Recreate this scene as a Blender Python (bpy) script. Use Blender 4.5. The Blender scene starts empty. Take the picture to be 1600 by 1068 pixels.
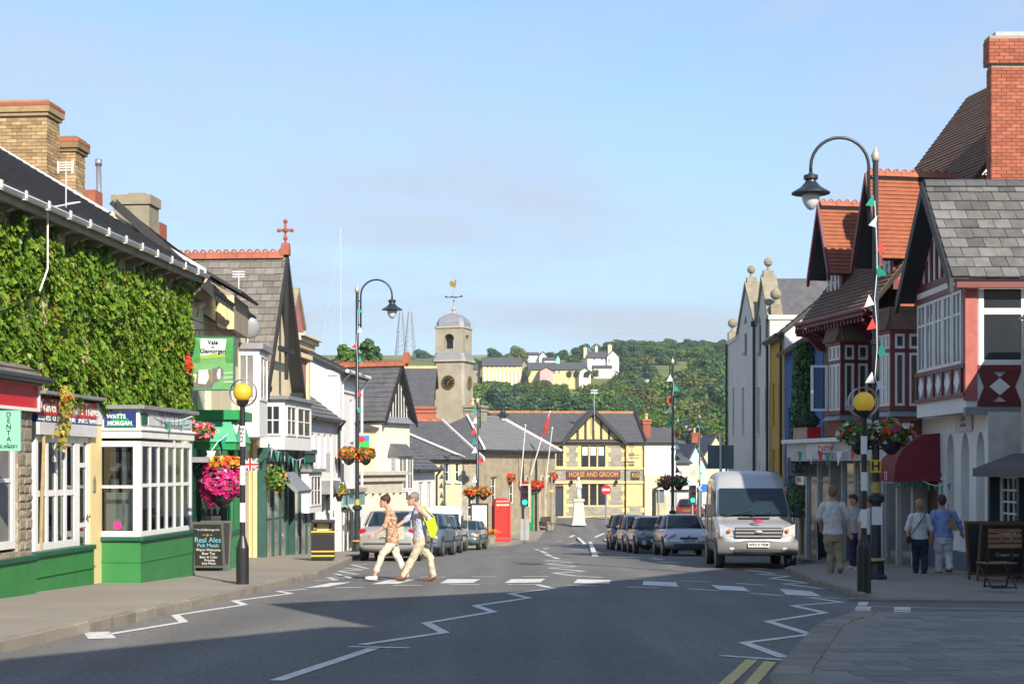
import bpy, bmesh, math, random
from mathutils import Vector, Matrix, Euler, noise
random.seed(7)
scene = bpy.context.scene
COL = scene.collection
R = math.radians
PI = math.pi

# ------------------------------------------------------------------ camera, sky, sun
F, HZ, HC = 2400.0, 728.0, 1.4          # focal length and horizon in photo pixels, eye height in metres
cd = bpy.data.cameras.new('camera'); cam = bpy.data.objects.new('camera', cd); COL.objects.link(cam)
cam.location = (0, 0, HC); cam.rotation_euler = (R(90), 0, 0)
cd.sensor_width = 36; cd.lens = 36 * F / 1600; cd.shift_y = (HZ - 534) / 1600
cd.clip_end = 6000; cd.clip_start = 0.2
scene.camera = cam
SUN_EL, SUN_AZ = R(31), R(156.5)          # azimuth of the sun, clockwise from +Y
w = bpy.data.worlds.new('World'); scene.world = w; w.use_nodes = True
nt = w.node_tree; N = nt.nodes; Lk = nt.links
for n in list(N): N.remove(n)
out = N.new('ShaderNodeOutputWorld'); bg = N.new('ShaderNodeBackground')
sky = N.new('ShaderNodeTexSky'); sky.sky_type = 'NISHITA'; sky.sun_disc = False
sky.sun_elevation = SUN_EL; sky.sun_rotation = SUN_AZ; sky.altitude = 50
sky.air_density = 1.0; sky.dust_density = 0.25; sky.ozone_density = 4.0
tc = N.new('ShaderNodeTexCoord'); sx = N.new('ShaderNodeSeparateXYZ'); Lk.new(tc.outputs['Generated'], sx.inputs[0])
def wmath(op, a, b=None, clamp=False):
    m = N.new('ShaderNodeMath'); m.operation = op; m.use_clamp = clamp
    for i, v in enumerate((a, b)):
        if v is None: continue
        if isinstance(v, (int, float)): m.inputs[i].default_value = v
        else: Lk.new(v, m.inputs[i])
    return m.outputs[0]
zz = wmath('ADD', wmath('MAXIMUM', sx.outputs[2], 0.0), 0.12)
cmb = N.new('ShaderNodeCombineXYZ')
Lk.new(wmath('DIVIDE', sx.outputs[0], zz), cmb.inputs[0]); Lk.new(wmath('DIVIDE', sx.outputs[1], zz), cmb.inputs[1])
mp = N.new('ShaderNodeMapping'); mp.inputs['Scale'].default_value = (0.75, 0.75, 1); mp.inputs['Rotation'].default_value = (0, 0, R(28))
mp.inputs['Location'].default_value = (0.35, 1.6, 0)
Lk.new(cmb.outputs[0], mp.inputs[0])
nz = N.new('ShaderNodeTexNoise'); nz.inputs['Scale'].default_value = 0.8; nz.inputs['Detail'].default_value = 9; nz.inputs['Roughness'].default_value = 0.56
nz.inputs['Distortion'].default_value = 0.5
Lk.new(mp.outputs[0], nz.inputs['Vector'])
rmp = N.new('ShaderNodeMapRange'); rmp.inputs['From Min'].default_value = 0.43; rmp.inputs['From Max'].default_value = 0.64
rmp.inputs['To Min'].default_value = 0.06; rmp.inputs['To Max'].default_value = 0.74; rmp.interpolation_type = 'SMOOTHSTEP'
Lk.new(nz.outputs[0], rmp.inputs[0])
mx = N.new('ShaderNodeMix'); mx.data_type = 'RGBA'
hzf = wmath('MULTIPLY', wmath('SUBTRACT', 1.0, wmath('DIVIDE', wmath('MAXIMUM', sx.outputs[2], 0.0), 0.30), True), 0.92)
Lk.new(hzf, mx.inputs[0]); Lk.new(sky.outputs[0], mx.inputs[6]); mx.inputs[7].default_value = (2.22, 2.9, 3.7, 1)
mc = N.new('ShaderNodeMix'); mc.data_type = 'RGBA'; Lk.new(rmp.outputs[0], mc.inputs[0]); Lk.new(mx.outputs[2], mc.inputs[6]); mc.inputs[7].default_value = (2.85, 3.2, 3.65, 1)
Lk.new(mc.outputs[2], bg.inputs['Color']); Lk.new(bg.outputs[0], out.inputs['Surface'])
bg.inputs['Strength'].default_value = 0.106
sd = bpy.data.lights.new('sun', 'SUN'); sd.energy = 3.85; sd.angle = R(0.5); sd.color = (1.0, 0.90, 0.76)
sun = bpy.data.objects.new('sun', sd); COL.objects.link(sun); sun.location = (30, -60, 60)
SUN_TO = Vector((math.sin(SUN_AZ) * math.cos(SUN_EL), math.cos(SUN_AZ) * math.cos(SUN_EL), math.sin(SUN_EL)))
sun.rotation_euler = (-SUN_TO).to_track_quat('-Z', 'Y').to_euler()
scene.view_settings.view_transform = 'Standard'; scene.view_settings.look = 'None'
scene.view_settings.exposure = 1.02; scene.view_settings.gamma = 1.0
scene.view_settings.use_curve_mapping = False
scene.cycles.max_bounces = 6; scene.cycles.diffuse_bounces = 4; scene.cycles.glossy_bounces = 3
scene.cycles.transparent_max_bounces = 12; scene.cycles.caustics_reflective = False; scene.cycles.caustics_refractive = False

# ------------------------------------------------------------------ ground profile and pixel helpers
GP = [(-80, 0), (46, 0), (54, -.10), (67, -.25), (94, -.36), (107, .42), (120, .98), (140, 1.35), (175, 2.0)]
def G(Y):
    """the street runs downhill at 3 % and rises again before the inn"""
    for (a, za), (b, zb) in zip(GP, GP[1:]):
        if Y <= b: return za + (zb - za) * max(0, (Y - a)) / (b - a) - .03 * Y
    return 2.0 - .03 * Y
def PX(px, Y): return (px - 800) * Y / F
def PZ(py, Y): return HC + (HZ - py) * Y / F
def P(px, py, Y): return Vector((PX(px, Y), Y, PZ(py, Y)))
def gp(px, py, z=0.0):
    """point of the ground (plus z) seen at a photo pixel"""
    Y = F * (HC - z) / (py - HZ - 72)
    for _ in range(30):
        Y = F * (HC - z - G(Y) - .03 * Y) / (py - HZ - 72)
    return Vector((PX(px, Y), Y, G(Y) + z))

# ------------------------------------------------------------------ materials
MATS = {}
def mat(name, col=(.5, .5, .5), rough=.8, var=.12, scale=2.0, bump=0.0, bscale=40, metal=0.0, rnd=0.0, stain=0.0,
        stain_col=None, spec=.5, emit=0.0, coat=0.0, tex=None, col2=None, ts=(1, 1), stretch=(1, 1, 1), tilt=0):
    if name in MATS: return MATS[name]
    m = bpy.data.materials.new(name); m.use_nodes = True; MATS[name] = m
    t = m.node_tree; n = t.nodes; L = t.links
    b = n['Principled BSDF']; b.inputs['Roughness'].default_value = rough; b.inputs['Metallic'].default_value = metal
    b.inputs['Specular IOR Level'].default_value = spec
    if coat: b.inputs['Coat Weight'].default_value = coat; b.inputs['Coat Roughness'].default_value = .05
    c4 = (*col, 1)
    tcn = n.new('ShaderNodeTexCoord'); vec = tcn.outputs['Object']
    if stretch != (1, 1, 1):
        mpn = n.new('ShaderNodeMapping'); mpn.inputs['Scale'].default_value = stretch; L.new(vec, mpn.inputs[0]); vec = mpn.outputs[0]
    if rnd:
        oi = n.new('ShaderNodeObjectInfo')
        ad = n.new('ShaderNodeVectorMath'); ad.operation = 'ADD'; L.new(vec, ad.inputs[0])
        cb = n.new('ShaderNodeMath'); cb.operation = 'MULTIPLY'; cb.inputs[1].default_value = 57.0; L.new(oi.outputs['Random'], cb.inputs[0])
        L.new(cb.outputs[0], ad.inputs[1]); vec = ad.outputs[0]
    def mixc(fac, a, bb, mode='MIX'):
        q = n.new('ShaderNodeMix'); q.data_type = 'RGBA'; q.blend_type = mode
        for i, v in ((0, fac), (6, a), (7, bb)):
            if hasattr(v, 'is_linked'): L.new(v, q.inputs[i])
            elif isinstance(v, (int, float)): q.inputs[i].default_value = v
            else: q.inputs[i].default_value = (*v[:3], 1)
        return q.outputs[2]
    def noi(sc, det=5, ro=.6):
        q = n.new('ShaderNodeTexNoise'); q.inputs['Scale'].default_value = sc; q.inputs['Detail'].default_value = det
        q.inputs['Roughness'].default_value = ro; L.new(vec, q.inputs['Vector']); return q.outputs[0]
    def rng(v, a, bb, c=0, d=1):
        q = n.new('ShaderNodeMapRange'); q.inputs[1].default_value = a; q.inputs[2].default_value = bb
        q.inputs[3].default_value = c; q.inputs[4].default_value = d; L.new(v, q.inputs[0]); return q.outputs[0]
    hgt = None
    if tex == 'brick':
        # masonry laid in the wall's own plane: x + y along, z up
        sp = n.new('ShaderNodeSeparateXYZ'); L.new(vec, sp.inputs[0])
        am = n.new('ShaderNodeMath'); am.operation = 'ADD'; L.new(sp.outputs[0], am.inputs[0]); L.new(sp.outputs[1], am.inputs[1])
        cv = n.new('ShaderNodeCombineXYZ'); L.new(am.outputs[0], cv.inputs[0]); L.new(sp.outputs[2], cv.inputs[1])
        bt = n.new('ShaderNodeTexBrick'); L.new(cv.outputs[0], bt.inputs['Vector'])
        bt.inputs['Scale'].default_value = 1; bt.inputs['Brick Width'].default_value = ts[0]; bt.inputs['Row Height'].default_value = ts[1]
        bt.inputs['Mortar Size'].default_value = ts[1] * .08; bt.inputs['Bias'].default_value = 0
        bt.inputs['Color1'].default_value = c4; bt.inputs['Color2'].default_value = (*(col2 or col), 1)
        bt.inputs['Mortar'].default_value = (*[x * 1.25 for x in col], 1) if not stain_col else (*stain_col, 1)
        base = bt.outputs['Color']; hgt = bt.outputs['Fac']
    elif tex == 'stone':
        vo = n.new('ShaderNodeTexVoronoi'); mpp = n.new('ShaderNodeMapping'); mpp.inputs['Scale'].default_value = (1 / ts[0], 1 / ts[0], 1 / ts[1])
        L.new(vec, mpp.inputs[0]); L.new(mpp.outputs[0], vo.inputs['Vector']); vo.inputs['Scale'].default_value = 1
        v2 = n.new('ShaderNodeTexVoronoi'); v2.feature = 'DISTANCE_TO_EDGE'; L.new(mpp.outputs[0], v2.inputs['Vector']); v2.inputs['Scale'].default_value = 1
        sep = n.new('ShaderNodeSeparateColor'); L.new(vo.outputs['Color'], sep.inputs[0])
        base = mixc(sep.outputs[0], col, col2 or col)
        jt = rng(v2.outputs[0], 0.0, 0.07); base = mixc(jt, stain_col or [x * .8 for x in col], base); hgt = jt
    elif col2: base = mixc(rng(noi(scale * .5, 4), .38, .62), col, col2)
    else: base = None
    f = rng(noi(scale), .25, .75, 1 - var, 1 + var)
    if rnd:
        rr = rng(oi.outputs['Random'], 0, 1, 1 - rnd, 1 + rnd)
        mm = n.new('ShaderNodeMath'); mm.operation = 'MULTIPLY'; L.new(f, mm.inputs[0]); L.new(rr, mm.inputs[1]); f = mm.outputs[0]
    cc = mixc(1.0, base if base else col, f, 'MULTIPLY')
    if stain: cc = mixc(rng(noi(scale * .35, 8, .7), .5, .72, 0, stain), cc, stain_col or [x * .45 for x in col])
    L.new(cc, b.inputs['Base Color'])
    if emit: L.new(cc, b.inputs['Emission Color']); b.inputs['Emission Strength'].default_value = emit
    if bump:
        bp = n.new('ShaderNodeBump'); bp.inputs['Strength'].default_value = bump; bp.inputs['Distance'].default_value = .02
        hv = noi(bscale, 6)
        if hgt is not None:
            q = n.new('ShaderNodeMath'); q.operation = 'SUBTRACT' if tex == 'brick' else 'ADD'; L.new(hv, q.inputs[0]); L.new(hgt, q.inputs[1]); hv = q.outputs[0]
        L.new(hv, bp.inputs['Height']); L.new(bp.outputs[0], b.inputs['Normal'])
    return m
def glass_mat(name, tint=(.8, .85, .85), amt=.25):
    """thin see-through window glass: part of the light reflects, the rest passes"""
    m = bpy.data.materials.new(name); m.use_nodes = True; MATS[name] = m
    t = m.node_tree; n = t.nodes; L = t.links; n.remove(n['Principled BSDF'])
    tr = n.new('ShaderNodeBsdfTransparent'); tr.inputs[0].default_value = (*tint, 1)
    gl = n.new('ShaderNodeBsdfGlossy'); gl.inputs['Roughness'].default_value = .02
    lw = n.new('ShaderNodeLayerWeight'); lw.inputs[0].default_value = .35
    mr = n.new('ShaderNodeMapRange'); mr.inputs[3].default_value = .05; mr.inputs[4].default_value = .75; L.new(lw.outputs['Fresnel'], mr.inputs[0])
    ms = n.new('ShaderNodeMixShader'); L.new(mr.outputs[0], ms.inputs[0]); L.new(tr.outputs[0], ms.inputs[1]); L.new(gl.outputs[0], ms.inputs[2])
    L.new(ms.outputs[0], n['Material Output'].inputs['Surface']); return m

# ------------------------------------------------------------------ mesh builder
class MB:
    def __init__(s, M=None): s.v = []; s.f = []; s.M = M
    def pt(s, p):
        p = Vector(p); s.v.append(s.M @ p if s.M else p); return len(s.v) - 1
    def poly(s, pts): s.f.append([s.pt(p) for p in pts]); return s
    def box(s, x0, x1, y0, y1, z0, z1):
        i = [s.pt((x, y, z)) for z in (z0, z1) for y in (y0, y1) for x in (x0, x1)]
        for q in ((0, 2, 3, 1), (4, 5, 7, 6), (0, 1, 5, 4), (2, 6, 7, 3), (0, 4, 6, 2), (1, 3, 7, 5)): s.f.append([i[k] for k in q])
        return s
    def hexa(s, lo, hi):
        """solid between two polygons of equal length (lists of points)"""
        a = [s.pt(p) for p in lo]; b = [s.pt(p) for p in hi]; n = len(a)
        s.f.append(a[::-1]); s.f.append(b)
        for k in range(n): s.f.append([a[k], a[(k + 1) % n], b[(k + 1) % n], b[k]])
        return s
    def prism(s, pts, axis, a, b):
        """polygon extruded along an axis: 'x' takes (y,z) pairs, 'y' (x,z), 'z' (x,y)"""
        mk = {'x': lambda p, t: (t, p[0], p[1]), 'y': lambda p, t: (p[0], t, p[1]), 'z': lambda p, t: (p[0], p[1], t)}[axis]
        return s.hexa([mk(p, a) for p in pts], [mk(p, b) for p in pts])
    def cyl(s, p0, p1, r0, r1=None, n=10, cap=True):
        p0 = Vector(p0); p1 = Vector(p1); r1 = r0 if r1 is None else r1
        d = (p1 - p0).normalized(); a = d.orthogonal().normalized(); b = d.cross(a)
        A = [s.pt(p0 + (a * math.cos(t) + b * math.sin(t)) * r0) for t in [2 * PI * k / n for k in range(n)]]
        B = [s.pt(p1 + (a * math.cos(t) + b * math.sin(t)) * r1) for t in [2 * PI * k / n for k in range(n)]]
        for k in range(n): s.f.append([A[k], A[(k + 1) % n], B[(k + 1) % n], B[k]])
        if cap: s.f.append(A[::-1]); s.f.append(B)
        return s
    def tube(s, path, r, n=8):
        path = [Vector(p) for p in path]; rs = r if isinstance(r, (list, tuple)) else [r] * len(path)
        rings = []; up = None
        for k, p in enumerate(path):
            d = (path[min(k + 1, len(path) - 1)] - path[max(k - 1, 0)]).normalized()
            if up is None: up = d.orthogonal().normalized()
            up = (up - d * up.dot(d)).normalized(); b = d.cross(up)
            rings.append([s.pt(p + (up * math.cos(2 * PI * j / n) + b * math.sin(2 * PI * j / n)) * rs[k]) for j in range(n)])
        for A, B in zip(rings, rings[1:]):
            for j in range(n): s.f.append([A[j], A[(j + 1) % n], B[(j + 1) % n], B[j]])
        s.f.append(rings[0][::-1]); s.f.append(rings[-1]); return s
    def rings(s, rings, cap=True, close=True):
        """loft through rings of points of equal length"""
        I = [[s.pt(p) for p in r] for r in rings]; n = len(I[0])
        for A, B in zip(I, I[1:]):
            for j in range(n if close else n - 1): s.f.append([A[j], A[(j + 1) % n], B[(j + 1) % n], B[j]])
        if cap: s.f.append(I[0][::-1]); s.f.append(I[-1])
        return s
    def lathe(s, prof, c=(0, 0, 0), n=16, sx=1, sy=1):
        c = Vector(c)
        return s.rings([[c + Vector((r * sx * math.cos(2 * PI * j / n), r * sy * math.sin(2 * PI * j / n), z)) for j in range(n)] for r, z in prof])
    def ball(s, c, r, sx=1, sy=1, sz=1, n=12, m=7):
        return s.lathe([(max(1e-4, r * math.sin(PI * k / m)), -r * sz * math.cos(PI * k / m)) for k in range(m + 1)], c, n, sx, sy)
    def mesh(s, name, m, smooth=False):
        me = bpy.data.meshes.new(name); me.from_pydata(s.v, [], s.f)
        if smooth: me.shade_smooth()
        if m: me.materials.append(m)
        return me
    def build(s, name, m, parent=None, smooth=False, bevel=0, seg=2, kind=None, label=None, fix=True):
        me = s.mesh(name, m, smooth)
        if fix and len(s.f) < 20000:
            bm = bmesh.new(); bm.from_mesh(me); bmesh.ops.recalc_face_normals(bm, faces=bm.faces); bm.to_mesh(me); bm.free()
        return link(name, me, parent, bevel, seg, kind, label, smooth)
def link(name, me, parent=None, bevel=0, seg=2, kind=None, label=None, smooth=False):
    o = bpy.data.objects.new(name, me); COL.objects.link(o); o.parent = parent
    if bevel:
        q = o.modifiers.new('bevel', 'BEVEL'); q.width = bevel; q.segments = seg; q.limit_method = 'ANGLE'; q.angle_limit = R(40)
    if kind: o['kind'] = kind
    if label: o['label'] = label
    return o
def box(name, m, parent, x0, x1, y0, y1, z0, z1, bevel=0): return MB().box(x0, x1, y0, y1, z0, z1).build(name, m, parent, bevel=bevel)
def tag(o, label, cat, group=None):
    o['label'] = label; o['category'] = cat
    if group: o['group'] = group
    return o
def thing(name, label, cat, loc=(0, 0, 0), rz=0, group=None):
    o = bpy.data.objects.new(name, None); COL.objects.link(o); o.location = loc; o.rotation_euler = (0, 0, rz); o.empty_display_size = .2
    return tag(o, label, cat, group)
def struct(o): o['kind'] = 'structure'; return o
def clone(o, parent=None, loc=None, rz=None, label=None):
    c = o.copy(); COL.objects.link(c); c.parent = parent
    if loc is not None: c.location = loc
    if rz is not None: c.rotation_euler = (0, 0, rz)
    if label: c['label'] = label
    for ch in list(o.children): clone(ch, c)
    return c
def piece(name, me, parent, loc, rot=None, sc=None):
    o = bpy.data.objects.new(name, me); COL.objects.link(o); o.parent = parent; o.location = loc
    if rot: o.rotation_euler = rot
    if sc: o.scale = sc
    return o
def text(name, s, m, parent, loc, size, rot=(R(90), 0, 0), ext=.004, align='CENTER', sx=1.0, shear=0, bold=0.0):
    c = bpy.data.curves.new(name, 'FONT'); c.body = s; c.size = size; c.extrude = ext; c.align_x = align; c.align_y = 'CENTER'; c.shear = shear
    c.offset = bold
    c.resolution_u = 3; c.materials.append(m)
    tmp = bpy.data.objects.new(name, c); me = bpy.data.meshes.new_from_object(tmp); bpy.data.objects.remove(tmp); bpy.data.curves.remove(c)
    if not me.materials: me.materials.append(m)
    o = bpy.data.objects.new(name, me); COL.objects.link(o); o.parent = parent; o.location = loc; o.rotation_euler = rot; o.scale = (sx, 1, 1)
    return o

# ------------------------------------------------------------------ shared materials
WHITE = mat('white_paint', (.76, .75, .72), .5, .07, 3, stain=.22, stain_col=(.52, .50, .45))
WHITEW = mat('white_render', (.80, .78, .74), .9, .07, 1.2, .25, 25, stain=.18, stain_col=(.5, .48, .42))
CREAM = mat('cream_render', (.72, .62, .40), .9, .08, 1.5, .2, 25, stain=.2, stain_col=(.45, .38, .25))
SLATE = mat('slate', (.105, .105, .11), .65, .25, 2.0, .3, 30, rnd=.32, spec=.35)
SLATEB = mat('slate_courses', (.10, .10, .108), .6, .3, 5, .3, 30, stain=.5, stain_col=(.17, .16, .14), spec=.35)
LEAD = mat('lead_sheet', (.27, .28, .30), .55, .15, 4, metal=.3)
DARKGLASS = mat('window_glass', (.025, .03, .035), .04, .1, 2, spec=.8)
PALEGLASS = mat('curtained_glass', (.20, .20, .19), .06, .35, 1.2, spec=.7)
CLEAR = glass_mat('clear_glass')
BLACK = mat('black_paint', (.018, .019, .021), .4, .1, 8)
IRON = mat('cast_iron_paint', (.020, .028, .034), .38, .15, 6)
BLACKTIM = mat('black_timber', (.02, .019, .018), .6, .2, 6)
TERRA = mat('terracotta', (.34, .105, .055), .8, .2, 6, .2, 40, rnd=.18)
STONE = mat('rubble_stone', (.36, .31, .22), .95, .2, 3, .5, 20, tex='stone', col2=(.25, .22, .17), ts=(.32, .17), stain_col=(.40, .36, .28))
STONEB = mat('grey_rubble', (.30, .28, .23), .95, .2, 3, .5, 20, tex='stone', col2=(.21, .20, .18), ts=(.34, .2), stain_col=(.38, .35, .29))
ASHLAR = mat('ashlar_stone', (.40, .35, .25), .9, .15, 2, .3, 25, stain=.5, stain_col=(.22, .19, .14))
SILVERM = mat('galvanised', (.55, .56, .58), .35, .1, 8, metal=.8)
GREENP = mat('green_paint', (.012, .095, .055), .5, .22, 4, stain=.3, stain_col=(.03, .07, .05))
GREENB = mat('bright_green_paint', (.012, .27, .075), .45, .12, 4)
RED = mat('red_paint', (.55, .015, .02), .4, .08, 5)
INTERIOR = mat('room_plaster', (.22, .19, .15), .9, .3, 1)
# ================================================================== THE SETTING: terrain, road, pavements
TP = [(-100, 0), (130, 1.1), (175, 2.0), (230, 5), (300, 14), (360, 26), (400, 36), (450, 45.5), (520, 55), (620, 62), (850, 70), (2600, 90)]
def T(X, Y):
    z = 90
    for (a, za), (b, zb) in zip(TP, TP[1:]):
        if Y <= b: z = za + (zb - za) * max(0, (Y - a)) / (b - a); break
    z -= .03 * Y
    if Y < 135: return min(G(Y), z) - .06
    k = min(1, (Y - 135) / 100)
    return z + k * (2.5 * noise.noise(Vector((X * .008, Y * .006, 0))) - .000012 * X * X)
FIELD = mat('hill_grass', (.11, .15, .035), .95, .35, .02, col2=(.17, .19, .06))
ASPH = mat('asphalt', (.160, .157, .150), .86, .10, .35, .18, 160, stain=.4, stain_col=(.115, .113, .11))
def asph_detail():
    t = ASPH.node_tree; n = t.nodes; L = t.links; b = n['Principled BSDF']; b.inputs['Specular IOR Level'].default_value = .3
    src = b.inputs['Base Color'].links[0].from_socket
    tc = n.new('ShaderNodeTexCoord'); nz = n.new('ShaderNodeTexNoise'); nz.inputs['Scale'].default_value = 24; nz.inputs['Detail'].default_value = 3
    L.new(tc.outputs['Object'], nz.inputs['Vector'])
    mr = n.new('ShaderNodeMapRange'); mr.inputs[1].default_value = .3; mr.inputs[2].default_value = .7; mr.inputs[3].default_value = .7; mr.inputs[4].default_value = 1.3
    L.new(nz.outputs[0], mr.inputs[0])
    q = n.new('ShaderNodeMix'); q.data_type = 'RGBA'; q.blend_type = 'MULTIPLY'; q.inputs[0].default_value = 1
    L.new(src, q.inputs[6]); L.new(mr.outputs[0], q.inputs[7])
    mp_ = n.new('ShaderNodeMapping'); mp_.inputs['Scale'].default_value = (1.1, .06, 1); mp_.inputs['Rotation'].default_value = (0, 0, R(-4)); L.new(tc.outputs['Object'], mp_.inputs[0])
    n2 = n.new('ShaderNodeTexNoise'); n2.inputs['Scale'].default_value = 1; n2.inputs['Detail'].default_value = 5; L.new(mp_.outputs[0], n2.inputs['Vector'])
    m2 = n.new('ShaderNodeMapRange'); m2.inputs[1].default_value = .35; m2.inputs[2].default_value = .65; m2.inputs[3].default_value = .84; m2.inputs[4].default_value = 1.12; L.new(n2.outputs[0], m2.inputs[0])
    q2 = n.new('ShaderNodeMix'); q2.data_type = 'RGBA'; q2.blend_type = 'MULTIPLY'; q2.inputs[0].default_value = 1
    L.new(q.outputs[2], q2.inputs[6]); L.new(m2.outputs[0], q2.inputs[7]); L.new(q2.outputs[2], b.inputs['Base Color'])
asph_detail()
PAVE = mat('pavement_tarmac', (.265, .235, .195), .9, .14, .8, .15, 90, stain=.35, stain_col=(.19, .165, .14))
PAVER = mat('paving_slab', (.225, .215, .20), .9, .15, 3, .2, 60, rnd=.16)
KERB = mat('kerb_concrete', (.25, .225, .18), .9, .2, 4, .3, 40, rnd=.16, stain=.4, stain_col=(.13, .115, .09))
PAINTW = mat('road_paint_white', (.66, .65, .61), .7, .2, 9, .1, 90, stain=.75, stain_col=(.30, .295, .28))
PAINTY = mat('road_paint_yellow', (.58, .44, .16), .7, .14, 5, .1, 90, stain=.35, stain_col=(.30, .25, .12))

def grid_sheet(name, m, xs, ys, zf):
    b = MB(); idx = [[b.pt((x, y, zf(x, y))) for x in xs] for y in ys]
    for j in range(len(ys) - 1):
        for i in range(len(xs) - 1): b.f.append([idx[j][i], idx[j][i + 1], idx[j + 1][i + 1], idx[j + 1][i]])
    return struct(b.build(name, m, None, smooth=True, fix=False))
ys = [-100, -40, 0, 20, 46, 54, 67, 94, 107, 120, 130, 140, 155, 175] + [185 + 12 * k for k in range(40)] + [700, 800, 1000, 1400, 2600]
xs = [-1600, -900, -600] + [-450 + 25 * k for k in range(37)] + [600, 900, 1600]
grid_sheet('terrain', FIELD, xs, ys, T)
ry = [-30, 0, 20, 46, 54, 60, 67, 80, 94, 100, 107, 113, 120, 130, 140, 160]
road = grid_sheet('road', ASPH, [-9, -3, 3, 8, 14, 22, 40], ry, lambda x, y: G(y) + (0 if y < 135 else .1 + .008 * (y - 135)))

def resample(pts, step):
    out = []; carry = 0
    for a, b in zip(pts, pts[1:]):
        a = Vector(a); b = Vector(b); d = (b - a).length; t = carry
        while t < d: out.append((a.lerp(b, t / d), (b - a).normalized())); t += step
        carry = t - d
    return out
kerb_me = MB().box(-.44, .44, 0, .15, -.16, .125).mesh('kerb_stone', KERB)
bm = bmesh.new(); bm.from_mesh(kerb_me); bmesh.ops.bevel(bm, geom=[e for e in bm.edges], offset=.015, segments=1, affect='EDGES'); bm.to_mesh(kerb_me); bm.free()
def pavement(name, m, outer, inner, kerb=True, top=.115, step=.9, drop=None):
    """outer (kerb) and inner line, equal counts; the road side is on the right of outer's direction when kerb stones point left"""
    b = MB(); dz = drop or (lambda y: 0)
    def fine(l):
        o = []
        for a, c in zip(l, l[1:]):
            for k in range(6): t = k / 6; o.append((a[0] + (c[0] - a[0]) * t, a[1] + (c[1] - a[1]) * t))
        return o + [l[-1]]
    fo, fi = fine(outer), fine(inner)
    A = [b.pt((x, y, G(y) + top + dz(y))) for x, y in fo]; B = [b.pt((x, y, G(y) + top + dz(y))) for x, y in fi]; C = [b.pt((x, y, G(y) - .1)) for x, y in fo]
    for k in range(len(A) - 1): b.f += [[A[k], B[k], B[k + 1], A[k + 1]], [C[k], A[k], A[k + 1], C[k + 1]]]
    o = struct(b.build(name, m))
    if kerb:
        mid = Vector((sum(p[0] for p in inner) / len(inner), sum(p[1] for p in inner) / len(inner)))
        for p, d in resample(outer, step):
            nrm = Vector((-d.y, d.x)); flip = nrm.dot(mid - p) < 0
            q = p + d * step / 2
            k = piece('kerb_stone', kerb_me, o, (q.x, q.y, G(q.y) + dz(q.y) + random.uniform(-.006, .006)), (0, 0, math.atan2(d.y, d.x) + (PI if flip else 0) + random.uniform(-.01, .01)), (step / .9, 1, 1))
    return o
g2 = lambda px, py: tuple(gp(px, py).xy)
Lk_ = [(-4.9, -10), (-5.2, 13)] + [g2(*p) for p in ((0, 1020), (69, 1004), (169, 981), (216, 970), (328, 943), (419, 921), (487, 904), (540, 882), (553, 874))]
Lk_ += [(-4.55, 50), (-3.9, 60), (-3.35, 68), (-3.0, 72), (-1.9, 73.5)]
pavement('pavement_left', PAVE, Lk_, [(-12, p[1]) for p in Lk_])
Lk2 = [(-1.9, 73.5)] + [g2(*p) for p in ((797, 852), (842, 844), (880, 831), (949, 824))] + [(9.2, 112), (16, 118), (30, 124)]
pavement('pavement_square', PAVE, Lk2, [(-12, 73.5), (-12, 85), (-12, 100), (-9, 112), (-9, 125), (5, 128), (14, 132), (28, 140)])
# right hand side: the corner beyond the side street
Rk = [(16, 23.1), (10, 23.35), g2(1393, 940), g2(1343, 937), g2(1317, 928), g2(1276, 915), g2(1238, 898), (6.45, 35.6)]
Ri = [(16, 30), (14, 33), (13, 34), (13, 34.5), (13, 35), (13, 35.3), (13, 35.6), (13, 35.7)]
pavement('pavement_corner', PAVE, Rk, Ri, drop=lambda y: -.085 * max(0, min(1, (25.2 - y) / 1.4)))
Rk2 = [(6.45, 35.6), (8.0, 39.6), (7.9, 44), (7.5, 52), (7.1, 60), (6.7, 68), (6.7, 80), (7.6, 92), (10, 104), (16, 112), (30, 117)]
pavement('pavement_right', PAVE, Rk2, [(13, 35.7), (13, 39.8), (13, 44), (13, 52), (13, 60), (13, 68), (14, 79), (15, 88), (17, 96), (20, 102), (34, 106)])
# foreground corner on this side of the side street, slabs laid one by one
near = [g2(*p) for p in ((1203, 1068), (1214, 1053), (1236, 1029), (1253, 1009), (1273, 987.5), (1288, 979), (1314, 972), (1330, 963.5))]
near = [(1.3, 3), (1.75, 9.5)] + near
Rn = [(16, 3), (16, 9.5)] + [(16, p[1]) for p in near[2:-1]] + [(16, 20.2)]
pn = pavement('pavement_near', PAVE, near, Rn, kerb=False, top=.0745)
SL_W, SL_D = .40, .42
slab_me = MB().box(-SL_W / 2 + .006, SL_W / 2 - .006, -SL_D / 2 + .008, SL_D / 2 - .008, -.05, .0).mesh('paving_slab', PAVER)
def near_x(y):
    for (xa, ya), (xb, yb) in zip(near, near[1:]):
        if ya <= y <= yb: return xa + (xb - xa) * (y - ya) / (yb - ya)
    return near[-1][0]
cells = []
j = 0; y = 9.3
while y < 20.0:
    x = near_x(y) + .36 + SL_W / 2 + (0 if j % 2 else -.12)
    while x < y / 3 + 1.2 and x < 9: cells.append((x, y)); x += SL_W
    y += SL_D; j += 1
cells = [c for c in cells if c[1] - SL_D / 2 > 8.5 and c[1] + SL_D / 2 < 20.1 and c[0] - SL_W / 2 > near_x(c[1] + SL_D / 2) + .3]
cells.sort(key=lambda c: c[1])
for x, y in cells[:300]:
    piece('paving_slab', slab_me, pn, (x, y, G(y) + .078 + random.uniform(-.002, .002)), (random.uniform(-.003, .003) - .03, random.uniform(-.004, .004), random.uniform(-.006, .006)))
b = MB()
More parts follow.
